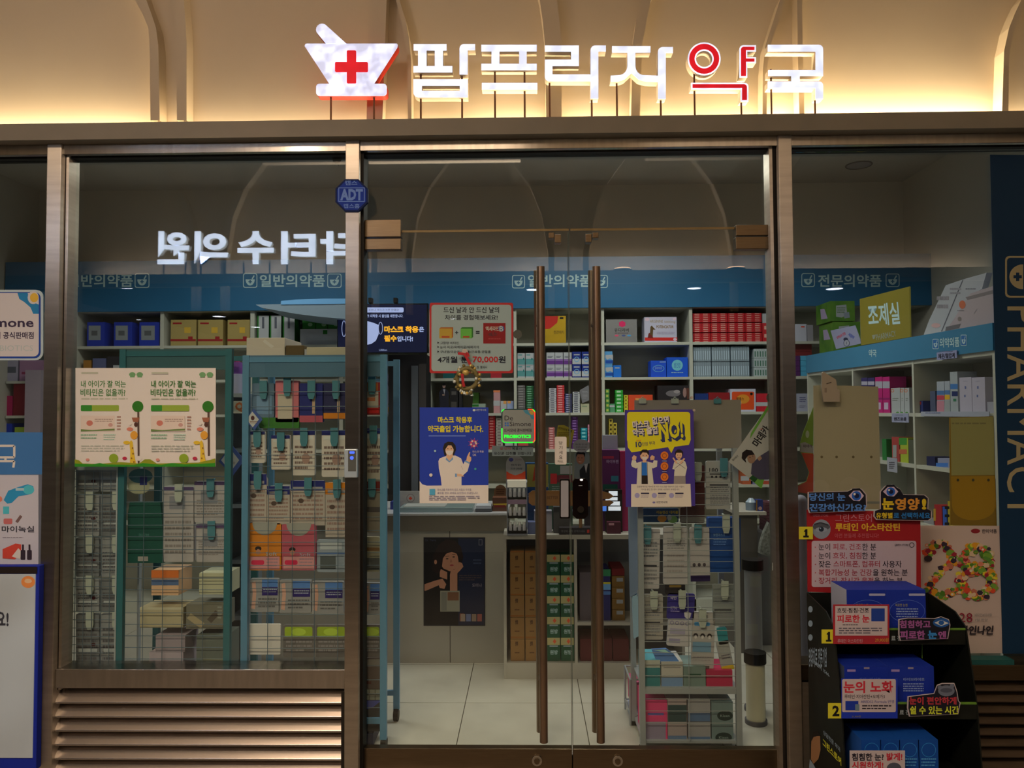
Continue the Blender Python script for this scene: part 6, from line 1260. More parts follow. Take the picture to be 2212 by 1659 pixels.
# umbrella sleeve dispenser: clear tubes with black caps
YU = .45
for lb, px, y0, y1, ty in (('cream post-like tube standing on the floor with a black cap', 1634, 1408, 1606, 0), ('clear tube with a black cap standing behind the cream tube', 1632, 1208, 1606, 1)):
    Yq = YU+.16*ty; q = P(px, y1, Yq); z0 = 0.0; r = .052; zt = Z(y0, Yq, px)
    t = thing('umbrella_tube', lb, 'tube', (q.x, Yq, 0)); MB().cyl((q.x, Yq, .0), (q.x, Yq, zt-.045), r*.86 if not ty else r*.8, mat((150, 134, 104), 'J', .4) if not ty else mat((96, 92, 84), 'J', .3), 24).build('tube', t)
    MB().cyl((q.x, Yq, zt-.05), (q.x, Yq, zt), r, BLACK, 24).build('cap', t); MB().cyl((q.x, Yq, 0), (q.x, Yq, .02), r, mat((70, 68, 64), 'I'), 24).build('base', t)
# white wire display rack behind the right leaf
YW = .15; WP = mat((120, 122, 114), 'I', .35, 0, .4)
xl, xr = X(1385, YW, 1300), X(1592, YW, 1300); zt = Z(1000, YW, 1480)
t = thing('wire_display_rack', 'white wire rack of hanging mask packs behind the right door leaf', 'rack', ((xl+xr)/2, YW+.15, 0)); DP = .28
for x in (xl, xr):
    for y in (YW, YW+DP): MB().box(x-.012, x+.012, y-.012, y+.012, .02, Z(968, YW, 1480), WP).build('post', t)
for py in (1492,): 
    for y in (YW, YW+DP): z = Z(py, YW, 1480); MB().box(xl+.012, xr-.012, y-.008, y+.008, z-.012, z+.012, WP).build('crossbar', t)
b = MB()
for py in (975, 1020, 1041, 1066, 1090, 1114, 1139, 1164, 1189, 1213, 1237, 1262, 1288, 1312, 1337, 1362, 1386, 1410, 1435, 1460, 1510, 1536, 1562): z = Z(py, YW, 1490); b.cyl((xl, YW, z), (xr, YW, z), .0016, WP, 5)
for px in (1486,): x = X(px, YW, 1300); b.cyl((x, YW-.003, .04), (x, YW-.003, zt), .0018, WP, 5)
b.build('wire_grid', t, kind='stuff')
MB().box(xl-.02, xr+.03, YW-.006, YW+.004, Z(969, YW, 1480), Z(864, YW, 1480), mat((98, 88, 76), 'J')).build('header_panel', t)
MB().box(xl, xr, YW, YW+DP, Z(1484, YW, 1480)-.008, Z(1484, YW, 1480), WP).build('shelf_board', t); MB().box(xl, xr, YW, YW+DP, .03, .04, WP).build('shelf_board', t)
for x in (xl, xr):
    for y in (YW, YW+DP): MB().box(x-.014, x+.014, y-.014, y+.014, 0, .02, BLACK).build('foot', t)
for k, (px, c) in enumerate(((1382, HOOKW), (1452, HOOKW), (1544, HOOKT))):
    q = P(px+6, 866, YW-.012); t = thing('binder_clip', '%s clip gripping the top edge of the rack header' % ('left white', 'middle white', 'teal')[k], 'clip', q)
    MB().box(q.x-.016, q.x+.016, YW-.014, YW-.007, q.z-.012, q.z+.010, c).build('jaw', t); MB().tube([q+Vector((-.010, 0, .008)), q+Vector((0, 0, .018)), q+Vector((.010, 0, .008))], .002, c).build('handle', t)
I_ = lambda c: mat(c, 'J')
YH = YW-.022
def wp(A, x0, y0, x1, y1, s=1):
    A.lines(I_((84, 82, 80)), x0+4, y0+(y1-y0)*.22, x1-5, y0+(y1-y0)*.5, 5, int(x0+y0)); A.rect(I_((40, 38, 38)), x0+3, y0+(y1-y0)*.60, x1-6, y0+(y1-y0)*.63); A.lines(I_((90, 86, 82)), x0+4, y0+(y1-y0)*.68, x1-6, y1-6, 4, int(x1))
def rk(label, x0, y0, x1, y1, c, art=wp, hook=HOOKW, hx=None, rot=0, group=None, Y=YW+.03, bulge=.012): return hook_pack(label, x0, y0, x1, y1, I_(c), art, hook, hx, group, 'hanging_pack', 'pack', Y, bulge, rot)
rk('tall white leaflet pad with 180 at its head on the rack', 1525, 996, 1578, 1100, (118, 112, 102), lambda A, a, b_, c, d: (A.text(I_((40, 38, 38)), '180', 1532, 1011, 1551, 1020, .02), A.rect(I_((40, 38, 38)), 1533, 1023, 1573, 1025), A.rect(I_((40, 38, 38)), 1533, 1046, 1573, 1049), [A.ell(I_((40, 38, 38)), 1538+i*9, 1030, 2.4) for i in range(4)], A.lines(I_((84, 80, 76)), 1534, 1052, 1574, 1094, 10)), HOOKT, 1564)
rk('dark maroon pack behind the poster edge', 1480, 1005, 1522, 1098, (54, 26, 24), lambda A, a, b_, c, d: None, HOOKW, 1508)
rk('yellow and navy pack with a fruit picture under the NO poster', 1386, 1098, 1466, 1128, (20, 48, 70), lambda A, a, b_, c, d: (A.text(I_((140, 120, 40)), '리놀렌산 대라볼', 1418, 1103, 1465, 1110, .03), A.ell(I_((140, 90, 30)), 1430, 1120, 10, 8), A.ell(I_((90, 120, 60)), 1453, 1122, 11, 8), A.ell(I_((120, 120, 110)), 1446, 1118, 5, 6)), None)
rk('maroon and cream pack right under the NO poster', 1470, 1096, 1522, 1130, (48, 24, 22), art_((I_((90, 84, 74)), .6, .95)), None)
rk('deep blue bag with small wording at the rack right side', 1530, 1118, 1600, 1236, (16, 44, 84), lambda A, a, b_, c, d: (A.text(I_((90, 110, 140)), '보령마스크', 1541, 1152, 1566, 1159), A.lines(I_((60, 84, 120)), 1541, 1164, 1570, 1180, 3), A.ell(I_((90, 100, 70)), 1586, 1153, 4, 3)), HOOKW, 1569, Y=YW+.04, bulge=.04)
for i, (a, b_, c, d, r_) in enumerate(((1385, 1142, 1425, 1272, 1), (1433, 1138, 1486, 1262, 0), (1491, 1140, 1533, 1256, -1))):
    rk('white mask pack in the upper pack row, %s from the left' % ORD[i], a, b_, c, d, (122, 114, 106), (wp, lambda A, x0, y0, x1, y1: (A.lines(I_((96, 90, 84)), x0+8, y0+24, x1-6, y0+50, 5, 2), A.lines(I_((110, 100, 92)), x0+8, y0+60, x1-8, y1-20, 4, 6)), lambda A, x0, y0, x1, y1: (A.text(I_((70, 66, 64)), '닥터 마스크', x0+4, y0+22, x1-6, y0+29), [A.ell(I_((50, 44, 44)), x0+8+i_*11, y0+80, 3.4, 4) for i_ in range(3)], A.rect(I_((28, 18, 44)), x0, y0+103, x1, y1)))[i], (HOOKT, HOOKW, HOOKT)[i], (1399, 1463, 1508)[i], r_, 'white mask packs in the upper row')
rk('dark pack with clear top under the upper row', 1437, 1262, 1480, 1284, (28, 24, 24), art_((I_((90, 70, 30)), .1, .3, .2, .8)), None)
rk('cream pack with tiny rows at the lower left', 1386, 1284, 1432, 1382, (112, 104, 92), wp, HOOKW, 1413)
rk('purple mask pack with a white mask outline', 1442, 1282, 1500, 1338, (34, 28, 78), lambda A, a, b_, c, d: (A.text(I_((130, 120, 150)), '국민', 1447, 1288, 1460, 1296, .02), A.text(I_((110, 100, 140)), 'KF94', 1449, 1310, 1462, 1318), A.lines(I_((110, 100, 140)), 1449, 1320, 1470, 1324, 1), A.poly(I_((140, 132, 130)), [(1478, 1322), (1486, 1320), (1494, 1323), (1492, 1333), (1486, 1336), (1480, 1332)])), HOOKW, 1474, 3)
rk('white mask pack of round icons below the purple one', 1442, 1340, 1492, 1396, (130, 122, 114), lambda A, x0, y0, x1, y1: ([A.ring(I_((80, 70, 96)), x0+8+i*11, y0+6, 3.6, 1.1) for i in range(4)], A.rect(I_((112, 104, 112)), x0+5, y0+18, x1-12, y0+30), A.rect(I_((100, 92, 104)), x0+4, y0+40, x0+28, y0+49)), None, None, 4)
rk('clear grey pack at the rack right side', 1540, 1262, 1586, 1352, (90, 90, 82), wp, HOOKW, 1566)
rk('white pack with three faces and a blue window', 1494, 1322, 1543, 1460, (120, 112, 102), lambda A, x0, y0, x1, y1: (A.rr(I_((50, 96, 150)), x0+4, 1344, x0+38, 1352, 3), A.text(I_((60, 56, 58)), '4매', x0+12, 1328, x0+32, 1336), [(A.ell(I_((28, 22, 22)), x0+8+i*15, 1373, 5, 5), A.ell(I_((150, 136, 126)), x0+8+i*15, 1376, 3, 4)) for i in range(3)], A.rect(I_((76, 100, 112)), x0+2, 1387, x0+42, 1408), A.lines(I_((110, 100, 92)), x0+4, 1418, x1-6, 1430, 2), A.rect(I_((60, 54, 50)), x0+26, 1438, x0+40, 1445)), HOOKW, 1518, 2)
rk('yellow-footed folded pack at the lower right', 1553, 1384, 1580, 1448, (110, 106, 96), lambda A, x0, y0, x1, y1: (A.rect(I_((150, 120, 20)), x0, y1-10, x1, y1), A.lines(I_((70, 64, 64)), x0+5, y0+30, x1-3, y0+42, 2)), None, None, -12)
t = rk('teal clip pack hanging askew at the rack right', 1551, 1356, 1572, 1392, (24, 86, 86), lambda A, a, b_, c, d: None, None, None, -8)
for lb, x, y0, y1, c in (('long grey-blue strip pack hanging at the rack left side', 1366, 1090, 1290, (84, 92, 100)), ('pale strip pack hanging below it at the rack left side', 1374, 1288, 1380, (104, 120, 122))):
    pl_ = YP(YW+.12); t = thing('strip_pack', lb, 'pack', pl_.w(x, y1)); mb = MB(); mb.prism([pl_.w(*p) for p in [(x-8, y0), (x+10, y0-6), (x+12, y1-10), (x-4, y1)]], (0, .03, 0), I_(c)); mb.build('pack', t); MB().tube([pl_.w(x+2, y0), pl_.w(x+4, y0-14)], .002, WP).build('hook_clip', t)
# boxes on the rack shelves
zsw = Z(1484, YW, 1480)
def sh_(label, x0, y0, x1, dY, c, art=None, dep=.16, z0=None, top=None): return carton('tissue_box', label, x0, y0, x1, 1484, YW+dY, dep, I_(c), art, I_(top) if top else None, None, 'box', z0=zsw if z0 is None else z0)
sh_('teal and white glove box on the rack tray', 1391, 1426, 1426, .01, (120, 116, 100), art_((I_((28, 76, 74)), .28, 1.0)), top=(60, 110, 110))
sh_('white and blue glove box on the rack tray', 1429, 1430, 1475, .01, (124, 116, 102), art_((I_((74, 92, 110)), .62, 1.0), (I_((90, 84, 76)), .2, .24, .1, .9)))
sh_('pale green wipe box on the rack tray', 1477, 1440, 1524, .01, (74, 84, 74), art_((I_((24, 50, 34)), .35, .45, .2, .8)))
sh_('crimson box at the right end of the rack tray', 1526, 1448, 1582, .01, (120, 20, 44))
t, A = sheet('blue_sachet', 'shiny blue sachet lying over the glove boxes', 'sachet', YP(YW+.02), [(1408, 1404), (1440, 1402), (1456, 1414), (1468, 1430), (1420, 1432)], I_((60, 84, 116)), .02); A.poly(I_((110, 150, 180)), [(1412, 1404), (1436, 1403), (1448, 1411), (1430, 1408)]); A.build(t, 'painted_sheen')  # paler polygon paints the sheen onto the flat sachet colour
zf_ = .04
for lb, x0, y0, x1, c, art in (('pink box with a grey lower half on the rack base', 1392, 1514, 1441, (150, 40, 70), art_((I_((96, 84, 92)), .52, 1, .06, .94), (I_((80, 70, 110)), .30, .36, .15, .85))), ('dark green and pink box on the rack base', 1443, 1509, 1483, (110, 96, 88), art_((I_((30, 44, 42)), .15, .55), (I_((60, 74, 90)), .88, 1))), ('grey and slate box on the rack base', 1487, 1512, 1534, (104, 98, 92), art_((I_((54, 70, 88)), .32, .52), (I_((54, 70, 88)), .90, 1), (I_((60, 58, 56)), .52, .545))), ('sage box with two dark ovals on the rack base', 1538, 1516, 1583, (74, 84, 78), lambda A, a, b_, c, d: (A.ell(I_((16, 30, 26)), 1566, 1546, 17, 11), A.ell(I_((16, 30, 26)), 1563, 1593, 18, 11), A.text(I_((90, 100, 90)), 'Kleen', 1556, 1543, 1576, 1549), A.text(I_((90, 100, 90)), 'Kleen', 1553, 1590, 1573, 1596)))):
    carton('tissue_box', lb, x0, y0, x1, 1600, YW+.02, .2, I_(c), art, None, None, 'box', z0=zf_)
# white wire basket stand beside the rack
YK = .42; t = thing('wire_basket', 'white wire basket frame standing left of the display rack', 'basket', (X(1370, YK), YK+.1, 0)); xk0, xk1 = X(1355, YK), X(1388, YK); zk = Z(1468, YK, 1360)
b = MB()
for x in (xk0, xk1):
    for y in (YK, YK+.2): b.cyl((x, y, 0), (x, y, zk), .006, WP, 8)
for z in (zk, .05): b.tube([(xk0, YK, z), (xk1, YK, z), (xk1, YK+.2, z), (xk0, YK+.2, z)], .005, WP, 6, True)
b.build('frame', t); MB().box(xk0+.01, xk1-.01, YK+.02, YK+.19, .0, .05, I_((110, 110, 116))).build('liner', t); MB().box(xk0+.012, xk1-.006, YK+.05, YK+.18, zk-.14, zk-.03, I_((130, 50, 70))).build('pink_lining', t)
# ================================================================ side shelving, window notices and black display stand
R_ = lambda c: mat(c, 'R'); I_ = W_
pf = P(1745, 806, 2.30); zB = pf.z
d = ray(2148, 757); tt = (zB-CAM.z)/d.z; pn = CAM+d*tt
PS = Pl(pf, (pn-pf).normalized()); INW = -PS.N
def pz(px, py): return PS.w(px, py)
zB1 = pz(1745, 769).z
def zat(px, py): return PS.w(px, py).z
UE = PS.uv(2151, 760)[0]
t = thing('side_shelving', 'white shelving along the right wall under the slanting blue band', 'shelving', (pf.x, pf.y, 0))
def slab(u0, u1, z0, z1, i0, i1, m, b=None):
    b = b or MB(); c = []
    for z in (z0, z1):
        for u, i in ((u0, i0), (u1, i0), (u1, i1), (u0, i1)): q = pf+PS.U*u+INW*i; c.append((q.x, q.y, z))
    b.hexa(c, m); return b
DS = .34
for px in (1745, 1842, 1972, 2147): u = PS.uv(px, 900)[0]; slab(u, u+.018, 0, zB, 0, DS, WSHELF).build('upright', t)
zsd = [zB, zat(1940, 892), zat(1940, 999), zat(2000, 1133), zat(2000, 1260)]
for z in zsd: slab(0, UE, z-.020, z, .002, DS, WSHELF).build('shelf_board', t)
slab(0, UE, 0, zB, DS-.01, DS, noisy('side_back', (.46, .44, .39), (.42, .40, .36), 3, .7)).build('back_panel', t)
slab(0, UE, zB1-.02, zB1, .01, DS, WSHELF).build('top_board', t)
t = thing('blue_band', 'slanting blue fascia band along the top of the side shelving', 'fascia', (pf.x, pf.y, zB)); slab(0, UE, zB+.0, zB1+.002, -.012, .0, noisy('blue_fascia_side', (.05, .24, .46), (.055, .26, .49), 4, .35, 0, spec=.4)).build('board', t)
A = Art(PS, .013); A.text(LW, '약국', 1881, 755, 1898, 771, .02); A.build(t); A = Art(PS, .013); A.text(LW, '의약외품', 2035, 729, 2078, 750, .02, -3); A.build(t)
BB = mat((40, 84, 124), 'I', .5)
for ic in ((2020, 732, 2033, 754), (2081, 723, 2094, 747)): A = Art(PS, .013); icon(A, LW, *ic, BB); A.build(t, 'emblem')
def pcard(name, label, x0, y0, x1, y1, m, f, off=.02, cat='label card'):
    u0, v0 = PS.uv(x0, y1); u1, v1 = PS.uv(x1, y0); W = [PS.at(u0, v0, off), PS.at(u1, v0, off), PS.at(u1, v1, off), PS.at(u0, v1, off)]
    t = thing(name, label, cat, sum(W, Vector())/4); MB().prism(W, INW*.003, m).build('card', t); A = Art(PS, off+.001); f(A); A.build(t); return t
pcard('shelf_label', 'white shelf card lettered for thermometers on the blue band edge', 2032, 756, 2075, 778, I_((112, 114, 134)), lambda A: (A.text(ik, '체온/혈압계', 2035, 763, 2071, 774, .02, -4), A.lines(I_((70, 70, 90)), 2036, 758, 2070, 761, 1)))
pcard('shelf_label', 'white shelf card lettered for lens supplies on the middle board', 1934, 893, 1970, 912, I_((116, 118, 130)), lambda A: (A.text(ik, '렌즈용품', 1939, 901, 1966, 909, .02), A.lines(I_((80, 90, 84)), 1942, 896, 1960, 898, 1)))
pcard('round_label', 'white speech bubble label on the lower board', 1924, 990, 1945, 1018, I_((124, 124, 124)), lambda A: A.lines(I_((50, 48, 50)), 1928, 998, 1941, 1014, 4, 3))
pcard('label_rail', 'long white label rail along the board under the white cartons', 1994, 889, 2142, 899, I_((126, 128, 130)), lambda A: A.lines(I_((80, 84, 110)), 2004, 891, 2040, 895, 1), .012)
def pbox(label, x0, y0, x1, row, m, art=None, inn=.03, dep=.10, name='medicine_box', z0=None, side=None, cat='box'):
    z = zsd[row] if z0 is None else z0
    pl2 = Pl(PS.p0+INW*inn, PS.U); u0 = pl2.uv(x0, 850)[0]; u1 = pl2.uv(x1, 850)[0]; zt = pl2.w((x0+x1)/2, y0).z; c = []
    for zz in (z+.0003, zt):
        for u, i in ((u0, 0), (u1, 0), (u1, dep), (u0, dep)): q = pl2.p0+pl2.U*u+INW*i; c.append(Vector((q.x, q.y, zz)))
    t = thing(name, label, cat, sum(c[:4], Vector())/4); MB().hexa(c, m).build('carton', t)
    if art:
        A = Art(pl2); yb = 889 + (CAM.z-z)*(y0-889)/(CAM.z-zt) if abs(CAM.z-zt) > .02 else y0+60
        art(A, x0, y0, x1, yb); A.build(t)
    return t
pbt = art_((I_((130, 126, 128)), .12, .3), (I_((110, 20, 70)), .55, .6), (I_((150, 130, 140)), .68, .86, .2, .8))
MG = I_((140, 24, 80)); NVY = I_((40, 34, 70))
for i, (a, c) in enumerate(((1861, 1874), (1875, 1889))): pbox('navy and white tall carton on the side shelving, %s of two' % ORD[i], a, 816, c, 1, NVY, art_((I_((130, 126, 130)), .1, .2), (I_((130, 126, 130)), .4, .55)))
for i, (a, c) in enumerate(((1891, 1906), (1907, 1922))): pbox('magenta tall carton on the side shelving, %s of two' % ORD[i], a, 814, c, 1, MG, pbt)
for i, (a, c) in enumerate(((1923, 1944), (1946, 1971))): pbox('dark red carton behind the white ones on the side shelving, %s' % ORD[i], a, 814, c, 1, I_((84, 20, 30)), None, .16)
for i, (a, c) in enumerate(((1925, 1944), (1945, 1953), (1954, 1964))): pbox('white carton with an orange curl on the side shelving, %s' % ORD[i], a, 838, c, 1, I_((130, 132, 124)), lambda A, x0, y0, x1, y1: (A.ring(I_((160, 90, 50)), x0+3, y0+6, 3, 1.2), A.ell(I_((50, 100, 40)), x1-5, y1-4, 3.5, 3), A.lines(I_((100, 104, 90)), x0+3, y0+22, x1-2, y0+30, 2)))
pbox('navy and red small carton by the shelf upright', 1979, 866, 1993, 1, I_((26, 36, 76)), art_((I_((120, 30, 30)), .05, .25, .0, .8)))
pbox('dark slim bottle carton left of the pink-footed cartons', 2009, 845, 2020, 1, I_((58, 64, 78)), None)
def tri(c1, c2_): return lambda A, x0, y0, x1, y1: (A.rect(I_((60, 90, 120)), x0, y0+20, x1, y0+29), A.rr(I_(c1), x0, y0+30, x1, y0+40, 2), A.rect(I_(c2_), x0, y0+42, x1, y1-2))
pbox('white and blue carton with a pink foot', 2024, 824, 2040, 1, I_((126, 130, 128)), tri((150, 50, 60), (150, 100, 104)))
pbox('white and blue carton with a yellow disc', 2041, 823, 2052, 1, I_((126, 130, 128)), tri((170, 130, 30), (120, 124, 116)))
pbox('tallest white carton with a navy patch', 2053, 803, 2069, 1, I_((126, 130, 124)), art_((I_((50, 90, 130)), .28, .4), (I_((24, 34, 70)), .45, .56, .2, 1), (I_((40, 90, 60)), .62, .68, .4, .8)))
for i, (a, c) in enumerate(((2073, 2099), (2100, 2128))): pbox('large plain white carton with tiny blue marks, %s of two' % ('left', 'right')[i], a, 815, c, 1, I_((138, 132, 134)), lambda A, x0, y0, x1, y1: (A.rect(I_((70, 80, 110)), x0+11, y0+19, x0+14, y0+25), A.rect(I_((70, 80, 110)), x0+10, y0+38, x0+13, y0+43), A.lines(I_((100, 100, 110)), x0+8, y0+8, x0+18, y0+10, 1)))
pbox('white slanted packets at the near end of the board', 2132, 868, 2146, 1, I_((120, 118, 118)))
for lb, a, y, c, r, col, ar in (('green carton on the lower side board', 1903, 948, 1912, 2, (30, 90, 40), None), ('red and white carton on the lower side board', 1924, 944, 1940, 2, (130, 50, 44), art_((I_((120, 120, 110)), .35, .9, .3, .8))), ('yellow green carton on the lower side board', 1942, 946, 1959, 2, (130, 140, 40), art_((I_((50, 110, 40)), 0, .3), (I_((150, 80, 50)), .5, .7))), ('olive grey carton on the lower side board', 1960, 950, 1971, 2, (64, 66, 50), None),
    ('dark navy packets on the lower side board right bay', 1998, 986, 2016, 2, (24, 28, 54), None), ('white and blue carton in the lower side board right bay', 2022, 990, 2048, 2, (110, 112, 124), art_((I_((50, 90, 140)), .55, 1))),
    ('red and yellow carton low on the side shelving', 2012, 1090, 2028, 3, (130, 30, 30), art_((I_((150, 110, 30)), .2, .8, .3, .6))), ('blue tube carton low on the side shelving', 2030, 1094, 2038, 3, (40, 70, 130), None), ('yellow and black striped carton low on the side shelving', 2041, 1082, 2051, 3, (140, 120, 24), art_((BLACK, .2, .3), (BLACK, .5, .6), (BLACK, .8, .9))),
    ('white carton low on the side shelving left bay', 1984, 1118, 2010, 3, (110, 108, 104), None), ('dark purple bottles box low on the side shelving', 2018, 1048, 2040, 3, (40, 36, 52), None)):
    pbox(lb, a, y, c, r, I_(col), ar, .17 if 'bottles' in lb else .03)
# things on top of the side shelving
GC = noisy('green_cube_print', (.05, .16, .02), (.12, .26, .03), 9, .5); GC2 = noisy('green_cube_side', (.09, .20, .02), (.20, .28, .03), 9, .5)
def cube(label, x0, y0, x1, y1, Y, dep, z0=None):
    a, c = P(x0, y1, Y), P(x1, y0, Y); z = a.z if z0 is None else z0; t = thing('product_cube', label, 'box', ((a.x+c.x)/2, Y+dep/2, z), 'green product cubes')
    MB().box(a.x, c.x, Y, Y+dep, z+.0004, c.z, GC).build('carton', t)
    A = Art(YP(Y)); A.poly(I_((112, 114, 106)), [(x0+12, y0+10), (x0+34, y0+8), (x0+36, y0+30), (x0+24, y0+36), (x0+12, y0+34)]); A.poly(I_((96, 100, 100)), [(x0+28, y0+26), (x0+40, y0+24), (x0+42, y0+36), (x0+30, y0+38)]); A.lines(I_((60, 80, 50)), x0+14, y0+14, x0+32, y0+28, 3); A.build(t)
    pl2 = Pl((a.x, Y, z), (0, -1, 0)); A = Art(pl2); A.poly(I_((120, 108, 120)), [(x0-22, y0+18), (x0-13, y0+17), (x0-6, y0+38), (x0-20, y0+40)]); A.build(t)
    return t
yt = 2.02
zt2_ = P(1800, 694, yt).z
for k, z in ((0, zB1),):
    cube('lower green cube carton between the steel post and yellow sign', 1800, 695, 1858, 755, yt, .25, zB1)
cube('upper green cube carton standing on the lower one', 1794, 650, 1846, 694, yt, .26, zt2_)
t, A = sheet('framed_notice', 'tilted white framed notice with a small figure before the green cubes', 'notice', PS, [(1794, 714), (1846, 703), (1860, 742), (1806, 754)], I_((112, 112, 124)), .006)
A.text(I_((150, 40, 50)), '고객님의 건강', 1806, 722, 1828, 728, .03, -30); A.text(I_((40, 60, 120)), '지킴이', 1832, 722, 1846, 729, .03, 35); A.ell(I_((30, 34, 50)), 1827, 733, 5, 4); A.ell(I_((120, 120, 120)), 1829, 741, 6, 7); A.ring(I_((30, 34, 50)), 1829, 741, 6, 1, 7); A.stroke(I_((30, 34, 50)), [(1829, 738), (1829, 744)], 1); A.build(t)
t, A = sheet('dispensary_sign', 'mustard yellow dispensary sign with Hangul over PHARMACY', 'sign', PS, [(1857, 646), (1964, 619), (1966, 728), (1860, 746)], I_((104, 94, 28)), .008)
A.text(LW, '조제실', 1875, 655, 1943, 703, .02, -5, 2); A.text(I_((112, 116, 96)), 'PHARMACY', 1892, 718, 1936, 731, .01, -12); A.poly(I_((112, 116, 96)), [(1884, 724), (1891, 723), (1890, 731), (1886, 733)]); A.build(t)
for lb, pts, f in (('large white paper bag card leaning at the near end of the blue band', [(2043, 616), (2082, 603), (2131, 589), (2121, 624), (2092, 640), (2064, 700), (2048, 716), (1995, 724), (2006, 694)], lambda A: (A.stroke(I_((70, 70, 70)), [(2080, 605), (2034, 716)], 2), A.lines(I_((112, 108, 104)), 2052, 622, 2076, 640, 2), A.lines(I_((80, 78, 78)), 2086, 623, 2110, 628, 1), A.ell(I_((150, 120, 110)), 2022, 703, 10, 5), A.lines(I_((110, 104, 100)), 2024, 640, 2050, 676, 2, 4))),
                   ('white lidded paper carton in front of the leaning bag card', [(2096, 634), (2147, 617), (2147, 700), (2040, 718), (2060, 690)], lambda A: (A.poly(I_((100, 92, 86)), [(2086, 642), (2147, 626), (2147, 634), (2090, 648)]), A.ell(I_((150, 80, 50)), 2079, 658, 7, 9), A.lines(I_((104, 98, 96)), 2068, 670, 2084, 674, 1), A.poly(I_((80, 76, 72)), [(2044, 706), (2076, 699), (2072, 709), (2042, 715)]), A.ell(I_((100, 90, 80)), 2073, 689, 4, 5), A.stroke(I_((112, 106, 102)), [(2104, 678), (2110, 668)], 1)))):
    t, A = sheet('paper_carton', lb, 'carton', Pl(PS.p0+INW*(.06 if 'large' in lb else .02), PS.U), pts, I_((128, 128, 122) if 'large' in lb else (132, 120, 114)), .03); f(A); A.build(t)
# ---- notices on the right window
GN = YP(GY+.012)
t, A = sheet('cream_notice', 'large blank cream notice back taped inside the right window', 'notice', GN, [(1757, 833), (1785, 832), (1897, 835), (1903, 1078), (1903, 1100), (1760, 1100)], mat((124, 109, 84), 'J'), .003)
for x in (1775, 1807, 1843, 1882): A.ell(R_((90, 64, 36)), x, 987, 3, 3, 8)
A.rect(R_((112, 96, 78)), 1870, 1083, 1903, 1088); A.build(t, 'pin_holes')
t, A = sheet('folded_hanger', 'folded beige paper hanger stuck over the cream notice back', 'hanger', YP(GY-.02), [(1776, 806), (1779, 803), (1806, 820), (1809, 840), (1814, 842), (1814, 868), (1779, 868), (1775, 838), (1776, 822)], R_((120, 96, 70)), .012); A.stroke(R_((50, 38, 26)), [(1785, 829), (1796, 826)], 2); A.rect(R_((100, 78, 56)), 1781, 838, 1786, 848); A.build(t)
t, A = sheet('yellow_notice', 'yellow notice back with a mustard half disc in the right window', 'notice', GN, [(2051, 902), (2146, 899), (2153, 1136), (2053, 1134)], R_((122, 78, 16)), .003)
A.poly(R_((136, 110, 58)), [(2053, 903), (2146, 900), (2149, 1026), (2055, 1027)]); A.poly(R_((146, 92, 12)), [(2054, 1029), (2149, 1028), (2152, 1100)]+[(2103+46*math.cos(a), 1096+28*math.sin(a)) for a in [math.pi*i/12 for i in range(13)]]+[(2056, 1096)])
A.lines(R_((112, 90, 50)), 2056, 913, 2138, 920, 1, 4)
for x in (2069, 2102, 2135): A.ell(R_((60, 44, 20)), x, 1037, 3, 3.4, 8)
A.build(t, 'half_disc')
t, A = sheet('ointment_leaflet', 'narrow green, white and red leaflet at the window edge by the post', 'leaflet', YP(GY+.03), [(1757, 880), (1757, 1072), (1742, 1066), (1722, 1064), (1722, 1048), (1742, 1040), (1748, 1020), (1734, 985), (1728, 975), (1729, 955), (1736, 932)], I_((84, 104, 30)), .003)
A.poly(I_((112, 106, 100)), [(1729, 957), (1739, 955), (1757, 964), (1757, 979), (1728, 976)]); A.text(I_((50, 30, 40)), '마데카', 1735, 960, 1754, 967, .02); A.poly(I_((130, 44, 24)), [(1731, 978), (1757, 980), (1757, 1072), (1742, 1066), (1723, 1063), (1723, 1050), (1742, 1040), (1748, 1020)]); A.ell(I_((120, 124, 100)), 1744, 938, 4, 8); A.build(t)
t = thing('white_bin', 'rounded pale grey bin lid behind the steel post', 'bin', P(1731, 1150, .5)); q = P(1731, 1150, .5); MB().cyl((q.x, .5, 0), (q.x, .5, P(1731, 1082, .5).z), .03, I_((104, 100, 100)), 16).ball((q.x, .5, P(1731, 1082, .5).z), .03, I_((110, 106, 106)), 14, 8).build('body', t)
# 28 poster
t, A = sheet('vitamin_poster', 'cream poster with a big 28 made of fruit and vegetables', 'poster', YP(GY-.004), [(1989, 1135), (2160, 1136), (2168, 1411), (1992, 1411)], R_((158, 124, 100)), .002)
A.ell(R_((110, 24, 24)), 2107, 1147, 10, 5); A.text(R_((40, 28, 26)), '한미약품', 2121, 1143, 2153, 1152, .02)
two = [(2004, 1196), (2010, 1186), (2022, 1180), (2036, 1178), (2048, 1184), (2056, 1196), (2056, 1210), (2048, 1222), (2038, 1232), (2026, 1244), (2016, 1256), (2008, 1268), (2006, 1278), (2020, 1280), (2036, 1284), (2052, 1282), (2064, 1280)]
eight = [(2108+28*math.cos(a), 1209+25*math.sin(a)) for a in [2*math.pi*i/18 for i in range(18)]]+[(2108+34*math.cos(a), 1256+30*math.sin(a)) for a in [2*math.pi*i/22 for i in range(22)]]
frc = [(170, 50, 24), (60, 84, 20), (90, 110, 30), (180, 104, 20), (190, 140, 30), (120, 24, 30), (150, 76, 50), (44, 30, 34), (190, 90, 60), (70, 96, 30), (170, 130, 90)]
rd = random.Random(11); up_ = MB(); plf = YP(GY-.006)
